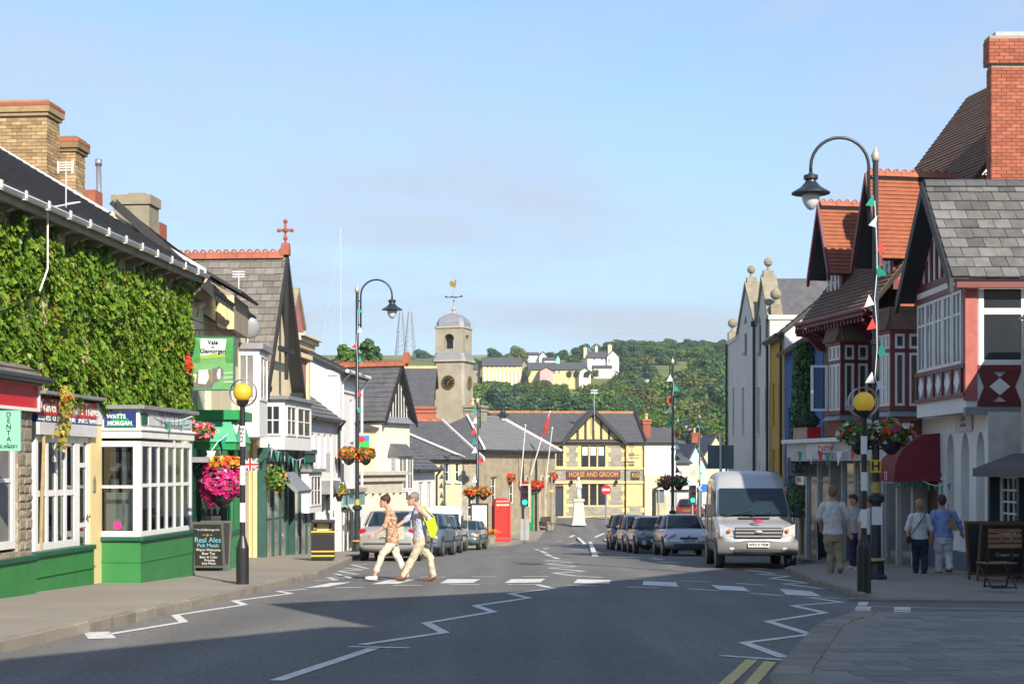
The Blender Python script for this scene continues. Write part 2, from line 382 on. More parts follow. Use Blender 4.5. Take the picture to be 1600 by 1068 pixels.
for x, y in cells[300:]: b.box(x - SL_W / 2 + .006, x + SL_W / 2 - .006, y - SL_D / 2 + .008, y + SL_D / 2 - .008, G(y) + .03, G(y) + .078)
if b.f: b.build('paving_slabs_rest', PAVER, pn, kind='stuff')
edge_me = MB().box(-.29, .29, 0, .30, -.1, .085).mesh('edge_stone', KERB)
for p, d in resample(near, .6):
    q = p + d * .3
    piece('edge_stone', edge_me, pn, (q.x + .02, q.y, G(q.y) + random.uniform(-.005, .005)), (0, 0, math.atan2(d.y, d.x) + PI + random.uniform(-.02, .02)), None).rotation_euler[2] += 0
for o in pn.children:
    if o.name.startswith('edge_stone'): o.rotation_euler[2] += PI; o.scale = (1, -1, 1)

# ------------------------------------------------------------------ road markings, each on its own
def gq(name, m, pts, z=.006):
    b = MB(); b.poly([gp(x, y, z) for x, y in pts]); return b.build(name, m, road)
def gline(name, pts, w=.11, m=PAINTW, z=.006):
    """painted line of real width along ground points given by photo pixels, mitred at its bends"""
    q = [gp(x, y, 0).xy for x, y in pts]; Lf, Rt = [], []
    for k, p in enumerate(q):
        d0 = (p - q[k - 1]).normalized() if k else None; d1 = (q[k + 1] - p).normalized() if k < len(q) - 1 else None
        if d0 is None: d0 = d1
        if d1 is None: d1 = d0
        n0 = Vector((-d0.y, d0.x)); n1 = Vector((-d1.y, d1.x)); mid = (n0 + n1)
        if mid.length < .25: mid = n0
        mid.normalize(); s = min(2.2, 1 / max(.2, mid.dot(n0)))
        Lf.append(p + mid * w / 2 * s); Rt.append(p - mid * w / 2 * s)
    b = MB(); A = [b.pt((p.x, p.y, G(p.y) + z)) for p in Lf]; B = [b.pt((p.x, p.y, G(p.y) + z)) for p in Rt]
    for k in range(len(A) - 1): b.f.append([A[k], B[k], B[k + 1], A[k + 1]])
    return b.build(name, m, road)
for s in (((475, 918), (511, 916), (550, 908.6), (516, 910)), ((580, 912), (623, 911), (649, 904.5), (610, 904.5)), ((687, 910.5), (739, 909.7), (751, 904), (700, 904)),
          ((788, 910), (844, 909), (852, 903.5), (799, 904)), ((896, 910), (952, 911), (955, 905.5), (902.5, 904)), ((1003.7, 913), (1060, 916), (1056, 909), (1005.6, 907)),
          ((1124, 920.6), (1172, 923), (1161, 916), (1110.6, 913)), ((1229, 928.5), (1283, 931), (1268, 923), (1217.5, 919))):
    gq('zebra_stripe', PAINTW, s)
for x0, x1, y0, y1 in ((655, 696, 901, 901), (737, 777, 900.7, 900.7), (817, 857, 900, 900), (524, 569, 918, 917), (614, 660, 914, 914), (702, 749, 913, 913), (794, 830, 912.7, 912.7),
                       (887, 933, 914, 915), (979, 1029, 916.5, 918), (1075, 1122, 919.5, 922.5), (1171, 1222, 926.5, 930), (1066, 1110, 907, 909), (1152, 1195, 911, 914), (985, 1024, 904.5, 905.5)):
    gline('give_way_dash', [(x0, y0), (x1, y1)], .16)
gline('centre_line', [(432, 1063), (583, 1013)], .13); gline('zigzag_end_bar', [(545, 1010), (640, 1012)], .11)
gline('zigzag_line', [(565, 1007), (694, 988), (666, 973), (771, 955.5), (743, 946), (826, 934), (797, 927), (865, 919), (839, 913), (800, 912.7)], .13)
gline('zigzag_line', [(942, 902), (899, 899.4), (865, 895), (912, 892), (858, 887), (900, 885), (855, 880.6), (893.5, 878.7), (852, 875.5), (891, 874)], .13)
gline('zigzag_line', [(150, 987), (160, 997.5)], .3)
gline('zigzag_line', [(170, 990.6), (287, 971.5), (274, 961), (382, 944.5), (366, 938.5), (454, 927), (435, 923.5), (478, 920)], .12)
gline('zigzag_line', [(490, 907), (525, 906), (513, 902), (550, 903), (524, 896), (558, 897), (530, 892), (566, 890), (539, 887), (575, 888), (550, 882), (573, 881)], .12)
gline('zigzag_end_bar', [(1126, 1024), (1226, 1031)], .12)
gline('zigzag_line', [(1226, 1027), (1163, 1004), (1267, 991), (1201, 970.7), (1289, 957), (1239, 946), (1314, 940.5), (1264, 933), (1312, 935)], .13)
gline('zigzag_line', [(1286, 919.5), (1223, 911.5), (1260, 910.5), (1205, 903), (1232, 900), (1185, 897), (1211, 896), (1165, 890)], .13)
gq('yellow_line', PAINTY, ((1122, 1068), (1144, 1068), (1184, 1030), (1166, 1029))); gq('yellow_line', PAINTY, ((1162, 1068), (1184, 1068), (1213, 1033.5), (1194, 1032)))
for y0, y1, x0, x1 in ((939.4, 945, 1341, 1356), (946.4, 950, 1337, 1361), (950.8, 954, 1335, 1360), (954.6, 958.4, 1332, 1358), (959, 964.5, 1329, 1355.5)):
    gq('give_way_mark', PAINTW, ((x0 - 1.5, y1), (x1 - 1, y1 + .4), (x1 + 1, y0 + .3), (x0 + 1.5, y0)))
for y0, y1 in ((947.7, 952), (953, 956.4), (957.5, 963), (964, 969)): gq('give_way_mark', PAINTW, ((1397.5, y1), (1423.5, y1 + .6), (1422.5, y0 + .5), (1397, y0)))
gline('edge_line', [(1362, 947), (1450, 949.4), (1600, 952)], .07)
for k, ((a, b_), (c, d)) in enumerate((((873, 872.7), (863, 869.8)), ((861, 868.6), (853, 865.6)), ((854, 863.8), (845, 860.4)), ((841, 859), (837, 857.7)), ((850, 857.3), (857, 856.2)), ((872, 854.7), (880, 854)))):
    gline('centre_dash', [(a, b_), (c, d)], .16)
gline('centre_line', [(899, 851), (922, 840.5)], .18)
for a, c in (((886, 849.7), (897, 848.4)), ((898, 846), (907, 845)), ((903, 843), (914, 841.4)), ((922, 836.6), (930, 835)), ((930, 834.6), (944, 833.4)), ((936, 829), (949, 827)), ((945, 844), (958, 842)),
             ((807, 849.9), (812, 849.1)), ((820, 847.2), (826, 846.1)), ((833, 845), (839, 844)), ((870, 837.5), (878, 836)), ((890, 834.6), (897, 834)), ((1018, 872), (1035, 874)), ((1030, 877), (1060, 879))):
    gline('give_way_dash', [a, c], .2)
# ================================================================== building kit
class Bld:
    """a building in its own frame: x along the front (to the right seen from outside), y into the building, z up"""
    def __init__(s, name, label, A, B, cat='building', group=None):
        s.A = Vector(A); s.B = Vector(B); s.d = (s.B - s.A).normalized(); s.n = Vector((-s.d.y, s.d.x)); s.W = (s.B - s.A).length
        s.z0 = G(A[1]) if A[1] < 170 else T(A[0], A[1])
        s.t = thing(name, label, cat, (A[0], A[1], s.z0), math.atan2(s.d.y, s.d.x), group)
    def u(s, px, y=0.0):
        k = (px - 800) / F; q = s.A + s.n * y
        return (k * q.y - q.x) / (s.d.x - k * s.d.y)
    def Y(s, u, y=0.0): return (s.A + s.d * u + s.n * y).y
    def z(s, py, u, y=0.0): return PZ(py, s.Y(u, y)) - s.z0
    def yy(s, px, u):
        """depth into the building where the ray of a photo column meets the cross wall at u"""
        k = (px - 800) / F; q = s.A + s.d * u
        return (k * q.y - q.x) / (s.n.x - k * s.n.y)
    def g(s, u, y=0.0): return G(s.Y(u, y)) - s.z0
def wall(t, m, u0, u1, z0, z1, ops=(), y=0.0, dep=.16, name='wall', axis='y', out=-1):
    """rectangular wall face with real openings and reveals. axis 'y': wall in the x-z plane at y, axis 'x': in the y-z plane at x=y"""
    b = MB(); us = sorted({u0, u1, *[o[0] for o in ops], *[o[1] for o in ops]}); zs = sorted({z0, z1, *[o[2] for o in ops], *[o[3] for o in ops]})
    us = [q for q in us if u0 - 1e-6 <= q <= u1 + 1e-6]; zs = [q for q in zs if z0 - 1e-6 <= q <= z1 + 1e-6]
    pt = (lambda u, d, z: (u, y + d, z)) if axis == 'y' else (lambda u, d, z: (y + d, u, z))
    sgn = -out
    for a, c in zip(us, us[1:]):
        for e, f in zip(zs, zs[1:]):
            mu, mz = (a + c) / 2, (e + f) / 2
            if any(o[0] < mu < o[1] and o[2] < mz < o[3] for o in ops): continue
            b.poly([pt(a, 0, e), pt(c, 0, e), pt(c, 0, f), pt(a, 0, f)])
    for o in ops:
        a, c, e, f = o[:4]; D = dep * sgn
        b.poly([pt(a, 0, e), pt(a, D, e), pt(a, D, f), pt(a, 0, f)]); b.poly([pt(c, 0, e), pt(c, 0, f), pt(c, D, f), pt(c, D, e)])
        b.poly([pt(a, 0, f), pt(a, D, f), pt(c, D, f), pt(c, 0, f)]); b.poly([pt(a, 0, e), pt(c, 0, e), pt(c, D, e), pt(a, D, e)])
    return b.build(name, m, t, fix=False)
def win(t, u0, u1, z0, z1, y=.08, nx=2, nz=2, fm=None, gm=None, split=False, sill=None, fw=.06, mw=.035, name='window', zsplit=None, axis='y', sgn=1, usplit=None):
    """a window: frame with glazing bars, its panes as children. sgn: +1 when the outside is towards negative depth"""
    fm = fm or WHITE; gm = gm or DARKGLASS
    T_ = (lambda a, c, d, e, f, g: (a, c, min(y + d * sgn, y + e * sgn), max(y + d * sgn, y + e * sgn), f, g)) if axis == 'y' else \
         (lambda a, c, d, e, f, g: (min(y + d * sgn, y + e * sgn), max(y + d * sgn, y + e * sgn), a, c, f, g))
    b = MB()
    b.box(*T_(u0, u0 + fw, 0, .07, z0, z1)); b.box(*T_(u1 - fw, u1, 0, .07, z0, z1))
    b.box(*T_(u0 + fw, u1 - fw, 0, .068, z0, z0 + fw)); b.box(*T_(u0 + fw, u1 - fw, 0, .068, z1 - fw, z1))
    us = usplit and [u0 + fw] + usplit + [u1 - fw] or [u0 + fw + (u1 - u0 - 2 * fw) * k / nx for k in range(nx + 1)]
    zs = zsplit and [z0 + fw] + zsplit + [z1 - fw] or [z0 + fw + (z1 - z0 - 2 * fw) * k / nz for k in range(nz + 1)]
    for q in us[1:-1]: b.box(*T_(q - mw / 2, q + mw / 2, .006, .06, z0 + fw, z1 - fw))
    for q in zs[1:-1]: b.box(*T_(u0 + fw, u1 - fw, .01, .056, q - mw / 2, q + mw / 2))
    o = b.build(name, fm, t)
    if split:
        for a, c in zip(us, us[1:]):
            for e, f in zip(zs, zs[1:]): MB().box(*T_(a, c, .03, .036, e, f)).build('pane', gm, o)
    else: MB().box(*T_(u0 + fw * .5, u1 - fw * .5, .03, .036, z0 + fw * .5, z1 - fw * .5)).build('pane', gm, o)
    if sill: MB().box(*T_(u0 - .06, u1 + .06, -.16, .05, z0 - .09, z0 - .002)).build('sill', sill, o)
    return o
def quad_slab(b, p, th):
    """slab under a planar quad given in order, thickness along its normal"""
    p = [Vector(q) for q in p]; n = (p[1] - p[0]).cross(p[3] - p[0]).normalized()
    if n.z < 0: n = -n
    b.hexa([q - n * th for q in p], p); return n
def roof(t, m, e0, e1, r1, r0, row=.22, th=.035, name='roof', body=None, wave=.006):
    """one roof slope as overlapping courses from eaves e0-e1 up to ridge r0-r1"""
    e0, e1, r1, r0 = [Vector(q) for q in (e0, e1, r1, r0)]; n = (e1 - e0).cross(r0 - e0).normalized()
    if n.z < 0: n = -n
    L = ((r0 - e0).length + (r1 - e1).length) / 2; k = max(2, int(L / row)); b = MB()
    for i in range(k):
        a, c = i / k, min(1, (i + 1.08) / k); j = random.uniform(0, wave)
        p = [e0.lerp(r0, a) + n * (th + j), e1.lerp(r1, a) + n * (th + j), e1.lerp(r1, c) + n * (.004 + j), e0.lerp(r0, c) + n * (.004 + j)]
        b.hexa([e0.lerp(r0, a) - n * .01, e1.lerp(r1, a) - n * .01, e1.lerp(r1, c) - n * .01, e0.lerp(r0, c) - n * .01], p)
    o = b.build(name, m, t)
    s = MB(); quad_slab(s, [q - n * .012 for q in (e0, e1, r1, r0)], .1); s.build('roof_deck', body or BLACKTIM, o)
    return o
def slates(t, m, e0, e1, r1, r0, row=.3, wid=.35, name='roof', pn='slate', th=.022, deck=None, jit=.012):
    """one roof slope laid slate by slate"""
    e0, e1, r1, r0 = [Vector(q) for q in (e0, e1, r1, r0)]; n = (e1 - e0).cross(r0 - e0).normalized()
    if n.z < 0: n = -n
    b = MB(); quad_slab(b, (e0, e1, r1, r0), .12); o = b.build(name, deck or SLATEB, t)
    L = (r0 - e0).length; k = max(2, int(round(L / row))); rh = L / k
    me = MB().box(-wid / 2 + .006, wid / 2 - .006, 0, rh * 1.25, 0, th).mesh(pn, m); mh = None
    ax = (e1 - e0).normalized(); up = n.cross(ax)
    tilt = -math.atan2(th * 1.1, rh)
    M = Matrix((ax, up, n)).transposed().to_4x4()
    for i in range(k):
        a = e0.lerp(r0, i / k); c = e1.lerp(r1, i / k); W = (c - a).length; off = (i % 2) * wid / 2; x = off + wid / 2 - (wid / 2 if off else 0)
        xs = [(q * wid + wid / 2 - off) for q in range(int(W / wid) + 2)]
        for x in xs:
            lo, hi = max(0, x - wid / 2), min(W, x + wid / 2)
            if hi - lo < .05: continue
            if i == k - 1: sc = .8
            else: sc = 1
            ob = piece(pn, me, o, (0, 0, 0))
            ob.matrix_local = Matrix.Translation(a + (c - a).normalized() * ((lo + hi) / 2) + n * (th * 1.15 + random.uniform(0, .004)) + up * random.uniform(-jit, jit)) @ M @ Matrix.Rotation(tilt, 4, 'X') @ Matrix.Rotation(random.uniform(-.012, .012), 4, 'Z') @ Matrix.Diagonal(((hi - lo) / wid, sc, 1, 1))
    return o
def bricks(t, m, x0, x1, y0, y1, z0, z1, bw=.23, bh=.078, faces=('y0', 'x1'), mortar=None, name='chimney_stack'):
    """brickwork laid brick by brick on the faces that show, round a mortar core"""
    core = box(name, mortar or mat('mortar', (.33, .30, .25), .95, .15, 8), t, x0 + .012, x1 - .012, y0 + .012, y1 - .012, z0, z1)
    me = MB().box(-bw / 2 + .006, bw / 2 - .006, -.02, .02, .006, bh - .004).mesh('brick', m)
    k = int((z1 - z0) / bh)
    for f in faces:
        along = (x0, x1) if f[0] == 'y' else (y0, y1); W = along[1] - along[0]
        for i in range(k):
            off = (i % 2) * bw / 2; q = -off
            while q < W - .02:
                lo, hi = max(0, q), min(W, q + bw); q += bw
                if hi - lo < .04: continue
                c = along[0] + (lo + hi) / 2; j = random.uniform(-.003, .003)
                if f[0] == 'y': loc = (c, y0 + .012 + j if f == 'y0' else y1 - .012 + j, z0 + i * bh); rz = 0
                else: loc = (x0 + .012 + j if f == 'x0' else x1 - .012 + j, c, z0 + i * bh); rz = PI / 2
                piece('brick', me, core, loc, (0, 0, rz), ((hi - lo) / bw, 1, 1))
    return core
def ridge(t, m, a, b, n=None, r=.1, name='ridge_tile', crest=0):
    """half-round ridge tiles, one by one; crest adds the pierced upstand"""
    a = Vector(a); b = Vector(b); L = (b - a).length; n = n or max(1, int(L / .45)); w = L / n
    q = MB(); q.prism([(-r * 1.25, -r * .9), (-r * .75, .0), (0, r * .45), (r * .75, 0), (r * 1.25, -r * .9), (0, -r * .3)], 'x', -w / 2 + .006, w / 2 - .006)
    if crest:
        q.box(-w / 2 + .006, w / 2 - .006, -.02, .02, 0, crest * .45)
        for k in (-.25, .25):
            for j in range(7): 
                th0 = PI * j / 7; th1 = PI * (j + 1) / 7; R0, R1 = crest * .32, crest * .6; cx = k * w
                q.hexa([(cx + math.cos(th0) * R0, -.02, crest * .42 + math.sin(th0) * R0), (cx + math.cos(th0) * R1, -.02, crest * .42 + math.sin(th0) * R1), (cx + math.cos(th1) * R1, -.02, crest * .42 + math.sin(th1) * R1), (cx + math.cos(th1) * R0, -.02, crest * .42 + math.sin(th1) * R0)],
                       [(cx + math.cos(th0) * R0, .02, crest * .42 + math.sin(th0) * R0), (cx + math.cos(th0) * R1, .02, crest * .42 + math.sin(th0) * R1), (cx + math.cos(th1) * R1, .02, crest * .42 + math.sin(th1) * R1), (cx + math.cos(th1) * R0, .02, crest * .42 + math.sin(th1) * R0)])
    me = q.mesh(name, m); d = (b - a).normalized()
    for k in range(n):
        o = piece(name, me, t, (0, 0, 0)); side = Vector((0, 0, 1)).cross(d).normalized()
        o.matrix_local = Matrix.Translation(a + d * (k + .5) * w) @ Matrix((d, side, d.cross(side))).transposed().to_4x4() @ Matrix.Rotation(random.uniform(-.01, .01), 4, 'Z')
def chimney_pot(t, m, c, h=.45, r=.12):
    return MB().lathe([(r, 0), (r * 1.1, .04), (r * .95, .08), (r * .9, h * .75), (r * 1.15, h * .8), (r * 1.15, h), (r * .85, h), (r * .85, h * .8)], c, 12).build('chimney_pot', m, t, smooth=True)
def chimney(t, m, x0, x1, y0, y1, z0, z1, pots=0, capm=None, name='chimney', potm=None):
    o = box(name, m, t, x0, x1, y0, y1, z0, z1)
    MB().box(x0 - .06, x1 + .06, y0 - .06, y1 + .06, z1 - .35, z1 - .22).box(x0 - .09, x1 + .09, y0 - .09, y1 + .09, z1 - .12, z1 + .04).build('chimney_cap', capm or m, o)
    for k in range(pots): chimney_pot(o, potm or TERRA, (x0 + (x1 - x0) * (k + .5) / pots, (y0 + y1) / 2, z1 + .04))
    return o
def leaf_cloud(b, pts, size, droop=.6, nrm=None, shape='leaf'):
    """many small folded leaves at the points (point, outward normal)"""
    for p, n in pts:
        p = Vector(p); n = (Vector(n) + Vector((random.gauss(0, .35), random.gauss(0, .35), random.gauss(0, .35) + .25))).normalized()
        dn = Vector((random.gauss(0, .45), random.gauss(0, .45), -droop)); dn = (dn - n * dn.dot(n)); dn = dn.normalized() if dn.length > .01 else n.orthogonal().normalized()
        sd = n.cross(dn); s = size * random.uniform(.6, 1.35)
        a = b.pt(p - dn * s * .5); c = b.pt(p + dn * s * .6 - n * s * .12); l = b.pt(p + sd * s * .5 + n * s * .10); r = b.pt(p - sd * s * .5 + n * s * .10)
        b.f.append([a, l, c]); b.f.append([a, c, r])
def leaf_mat(name, c1, c2, c3=None, amt=.1, rough=.45, trans=.25):
    m = bpy.data.materials.new(name); m.use_nodes = True; MATS[name] = m; t = m.node_tree; n = t.nodes; L = t.links; b = n['Principled BSDF']
    g = n.new('ShaderNodeNewGeometry'); cr = n.new('ShaderNodeValToRGB'); e = cr.color_ramp.elements
    e[0].color = (*c1, 1); e[1].color = (*c2, 1); e[1].position = 1 - amt - .02
    if c3: x = e.new(1 - amt + .02); x.color = (*c3, 1)
    L.new(g.outputs['Random Per Island'], cr.inputs[0]); L.new(cr.outputs[0], b.inputs['Base Color']); b.inputs['Roughness'].default_value = rough
    tr = n.new('ShaderNodeBsdfTranslucent'); L.new(cr.outputs[0], tr.inputs[0]); ms = n.new('ShaderNodeMixShader'); ms.inputs[0].default_value = trans
    L.new(b.outputs[0], ms.inputs[1]); L.new(tr.outputs[0], ms.inputs[2]); L.new(ms.outputs[0], n['Material Output'].inputs['Surface'])
    return m
# houses beside the viewer, out of the frame, that shade the near road
def shade_house(label, pts, ht, roofpts):
    t = thing('near_house', label, 'house', (pts[0][0], pts[0][1], G(pts[0][1])), 0); o = Vector((*pts[0], 0))
    MB().hexa([Vector((x, y, -.5)) - o for x, y in pts], [Vector((x, y, h)) - o for (x, y), h in zip(pts, ht)]).build('wall', CREAM, t)
    for r_ in roofpts: q = MB(); quad_slab(q, [Vector(p_) - o for p_ in r_], -.12); q.build('roof', SLATEB, t)
shade_house('tall corner house standing beside the viewer and shading the near pavement', [(3.9, 5.9), (8.8, 9.1), (14.3, 18.0), (21, 16), (17, 3), (8, -.1)], [11, 11.6, 12.3, 12.3, 11.6, 11], [[(8.7, 9.1, 11.6), (14.3, 18.1, 12.3), (20, 16, 12.5), (15, 5, 12.2)]])
shade_house('gabled house beside the viewer shading the bottom corner of the road', [(3.4, 5.7), (2.9, -3.2), (2.5, -11), (12, -11), (12, 5.7)], [8, 8, 8, 8, 8], [[(3.4, 5.8, 8), (12, 5.8, 8), (12, -3.1, 11.2), (2.8, -3.1, 11.2)], [(2.4, -11, 8), (12, -11, 8), (12, -3.1, 11.2), (2.8, -3.1, 11.2)]])
# ================================================================== LEFT SIDE OF THE STREET
BUFFB = mat('buff_brick', (.37, .255, .13), .9, .25, 5, .4, 40, rnd=.38, stain=.3, stain_col=(.16, .11, .07))
REDB = mat('red_brick', (.34, .105, .06), .9, .14, 6, .3, 50, rnd=.22)
BROWNR = mat('brown_render', (.30, .25, .18), .95, .15, 2, .3, 30, stain=.3)
GREYSTONE = mat('weathered_stone', (.28, .25, .18), .95, .25, 3, .4, 25, stain=.4)
RISER = mat('mid_green_paint', (.035, .20, .055), .5, .14, 2, stain=.25, stain_col=(.05, .12, .05))
CREAMP = mat('cream_paint', (.74, .60, .30), .7, .07, 2)
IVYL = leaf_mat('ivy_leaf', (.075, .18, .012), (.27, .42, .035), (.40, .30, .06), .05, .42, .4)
NAVY = mat('navy_paint', (.015, .03, .17), .5, .08, 3)
MINT = mat('mint_paint', (.25, .62, .42), .5, .05, 3)
TEALF = mat('teal_cloth', (.015, .28, .20), .8, .15, 5)
REDF = mat('red_cloth', (.62, .04, .03), .8, .15, 5)
WHITEF = mat('white_cloth', (.75, .75, .74), .8, .1, 5)
PRINT = mat('printed_sheet', (.55, .55, .50), .5, .5, 9, col2=(.15, .22, .30))
BOARDB = mat('chalk_board', (.02, .023, .022), .6, .2, 4)
WOODD = mat('dark_wood', (.08, .045, .025), .6, .25, 6)
def shell(t, m, W, D, z0, ze, axis='x', zr=None, front=False, rx=None, names=('side_wall', 'side_wall', 'back_wall')):
    """side and back walls of a house with a gable; ridge along x or y"""
    if axis == 'x':
        ym = D / 2
        for k, x in ((0, 0), (1, W)):
            MB().poly([(x, .003, z0), (x, D, z0), (x, D, ze), (x, ym, zr), (x, .003, ze)]).build(names[k], m, t)
        MB().poly([(0, D, z0), (W, D, z0), (W, D, ze), (0, D, ze)]).build(names[2], m, t)
    else:
        xm = rx if rx is not None else W / 2
        for k, x in ((0, 0), (1, W)): MB().poly([(x, .003, z0), (x, D, z0), (x, D, ze), (x, .003, ze)]).build(names[k], m, t)
        MB().poly([(0, D, z0), (W, D, z0), (W, D, ze), (xm, D, zr), (0, D, ze)]).build(names[2], m, t)
def room(t, x0, x1, y0, y1, z0, z1, m=None):
    """closed dark room behind see-through shop glass, open to the front"""
    b = MB(); m = m or INTERIOR
    b.poly([(x0, y1, z0), (x1, y1, z0), (x1, y1, z1), (x0, y1, z1)]); b.poly([(x0, y0, z0), (x0, y1, z0), (x0, y1, z1), (x0, y0, z1)])
    b.poly([(x1, y0, z0), (x1, y1, z0), (x1, y1, z1), (x1, y0, z1)]); b.poly([(x0, y0, z0), (x1, y0, z0), (x1, y1, z0), (x0, y1, z0)])
    b.poly([(x0, y0, z1), (x1, y0, z1), (x1, y1, z1), (x0, y1, z1)])
    return b.build('room', m, t)
def stonework(t, m, x0, x1, z0, z1, y, name='stone', h=(.16, .30), w=(.25, .5), joint=None):
    """rubble stones laid one by one in a wall face at depth y"""
    z = z0
    while z < z1 - .06:
        hh = min(random.uniform(*h), z1 - z); x = x0
        while x < x1 - .03:
            ww = min(random.uniform(*w), x1 - x)
            if x1 - x - ww < .1: ww = x1 - x
            d = random.uniform(.008, .028); q = MB(); e = .012
            lo = [(x + e, y, z + e), (x + ww - e, y, z + e), (x + ww - e, y, z + hh - e), (x + e, y, z + hh - e)]
            r = lambda: random.uniform(.01, .035)
            hi = [(x + e + r(), y - d, z + e + r()), (x + ww - e - r(), y - d, z + e + r()), (x + ww - e - r(), y - d, z + hh - e - r()), (x + e + r(), y - d, z + hh - e - r())]
            q.hexa(lo, hi).build(name, m, t); x += ww
        z += hh
# ---------------------------------------------------------------- the ivy-clad house with its two shops
b = Bld('ivy_house', 'long slate-roofed house covered in green ivy above two shop fronts', (-8.76, 15), (-7.18, 33.6), 'house'); t = b.t; W = b.W
ZE = 5.80 - b.z0; D = 9.0; PIT = math.tan(R(31)); ZR = ZE + D / 2 * PIT
ua, ue = b.u(148), b.u(300, -.75)
wall(t, CREAM, 0, W, -1, ZE, [(0, W - .5, -.9, 2.95)], name='front_wall', dep=.2)
shell(t, CREAM, W, D, -1, ZE, 'x', ZR - .05)
roof(t, SLATEB, (-.2, -.42, ZE - .42 * PIT + .1), (W + .12, -.42, ZE - .42 * PIT + .1), (W + .12, D / 2, ZR + .1), (-.2, D / 2, ZR + .1), .19, .03)
roof(t, SLATEB, (-.2, D + .4, ZE - .4 * PIT + .1), (W + .12, D + .4, ZE - .4 * PIT + .1), (W + .12, D / 2, ZR + .1), (-.2, D / 2, ZR + .1), .3, .03, 'rear_roof')
zg = ZE - .42 * PIT
q = MB(); q.hexa([(W + .10, -.46, zg + .05), (W + .16, -.46, zg + .05), (W + .16, D / 2, ZR + .02), (W + .10, D / 2, ZR + .02)], [(W + .10, -.46, zg + .18), (W + .16, -.46, zg + .18), (W + .16, D / 2, ZR + .16), (W + .10, D / 2, ZR + .16)]); q.build('white_verge', WHITE, t)
MB().box(-.2, W + .1, -.40, -.02, zg - .12, zg - .05).box(-.2, W + .1, -.43, -.39, zg - .16, zg + .05).build('soffit', GREYSTONE, t)
q = MB()
for k in range(9): pass
q.rings([[(x, -.50 + .065 * math.cos(a), zg + .02 + .065 * math.sin(a)) for a in [PI + PI * j / 8 for j in range(9)]] for x in (-.2, W + .1)], cap=False, close=False)
q.rings([[(x, -.50 + .058 * math.cos(a), zg + .02 + .058 * math.sin(a)) for a in [PI + PI * j / 8 for j in range(9)]] for x in (-.2, W + .1)], cap=False, close=False)
q.box(-.2, W + .1, -.57, -.557, zg + .005, zg + .03)
q.build('gutter', mat('gutter_plastic', (.72, .73, .75), .3, .06, 5), t, smooth=True)
clip = MB().box(-.035, .035, -.078, -.06, -.06, .06).box(-.035, .035, -.07, .0, -.085, -.07).mesh('gutter_clip', WHITE)
brk = MB().prism([(0, 0), (-.34, 0), (-.36, -.07), (-.26, -.12), (-.20, -.10), (-.12, -.22), (-.05, -.24), (0, -.36)], 'x', -.06, .06).mesh('eaves_bracket', GREYSTONE)
x = .4
while x < W - .1:
    piece('gutter_clip', clip, t, (x, -.5, zg + .02)); x += .92
x = .1
while x < W:
    piece('eaves_bracket', brk, t, (x, 0, zg - .12)); x += .78
MB().tube([(W - .05, -.5, zg - .05), (W + .02, -.45, zg - .18), (W + .05, -.2, zg - .35), (W - .05, -.06, zg - .45)], .045, 8).build('downpipe_elbow', mat('pale_pipe', (.62, .45, .33), .5), t, smooth=True)
# gable-end chimneys, brick by brick
def stack(x0, x1, ya, yb, ztop, zbot, m=BUFFB, caps=True):
    o = bricks(t, m, x0, x1, ya, yb, zbot, ztop - .34, faces=('x0', 'y0'))
    c = bricks(o, REDB, x0 - .06, x1 + .06, ya - .06, yb + .06, ztop - .34, ztop - .10, faces=('x0', 'y0'), name='chimney_cap') if False else None
    MB().box(x0 - .05, x1 + .05, ya - .05, yb + .05, ztop - .36, ztop - .28).box(x0 - .09, x1 + .09, ya - .09, yb + .09, ztop - .28, ztop - .06).box(x0 - .03, x1 + .03, ya - .03, yb + .03, ztop - .06, ztop).build('chimney_cap', m, o, bevel=.01)
    q = MB(); q.box(x0 - .10, x1 + .10, ya - .10, yb + .10, ztop - .15, ztop - .06); q.build('cap_course', REDB, o, bevel=.015)
    return o
xa = W + .25; Yc = 34.2
stack(xa, xa + .75, b.yy(73, xa), b.yy(-30, xa), PZ(157, Yc) - b.z0, PZ(250, Yc) - b.z0 - .4)
stack(xa + .9, xa + 1.5, b.yy(118, xa + .9), b.yy(69, xa + .9), PZ(214, Yc + .9) - b.z0, PZ(285, Yc + .9) - b.z0 - .4)
xs_ = xa + 6
o = box('rear_chimney', GREYSTONE, t, xs_, xs_ + .8, b.yy(233, xs_), b.yy(177, xs_), ZE - 1, b.z(318, xs_, 2)); 
MB().box(xs_ - .05, xs_ + .85, b.yy(236, xs_), b.yy(174, xs_), b.z(318, xs_, 2), b.z(303, xs_, 2)).box(xs_ + .2, xs_ + .6, b.yy(222, xs_), b.yy(196, xs_), b.z(303, xs_, 2), b.z(298, xs_, 2)).build('chimney_cap', BROWNR, o)
o = box('rear_chimney', REDB, t, xs_ + 1, xs_ + 1.6, b.yy(250, xs_ + 1), b.yy(236, xs_ + 1), ZE - 1, b.z(346, xs_ + 1, 2))
o = box('rear_chimney', REDB, t, xa + 3, xa + 3.5, b.yy(149, xa + 3), b.yy(128, xa + 3), ZE, b.z(295, xa + 3, 2))
MB().cyl((xa + 4, b.yy(157, xa + 4), ZE), (xa + 4, b.yy(154, xa + 4), b.z(258, xa + 4, 2.5)), .065, n=12).cyl((xa + 4, b.yy(154, xa + 4), b.z(258, xa + 4, 2.5)), (xa + 4, b.yy(154, xa + 4), b.z(248, xa + 4, 2.5)), .085, n=12).build('flue_pipe', SILVERM, t, smooth=True)
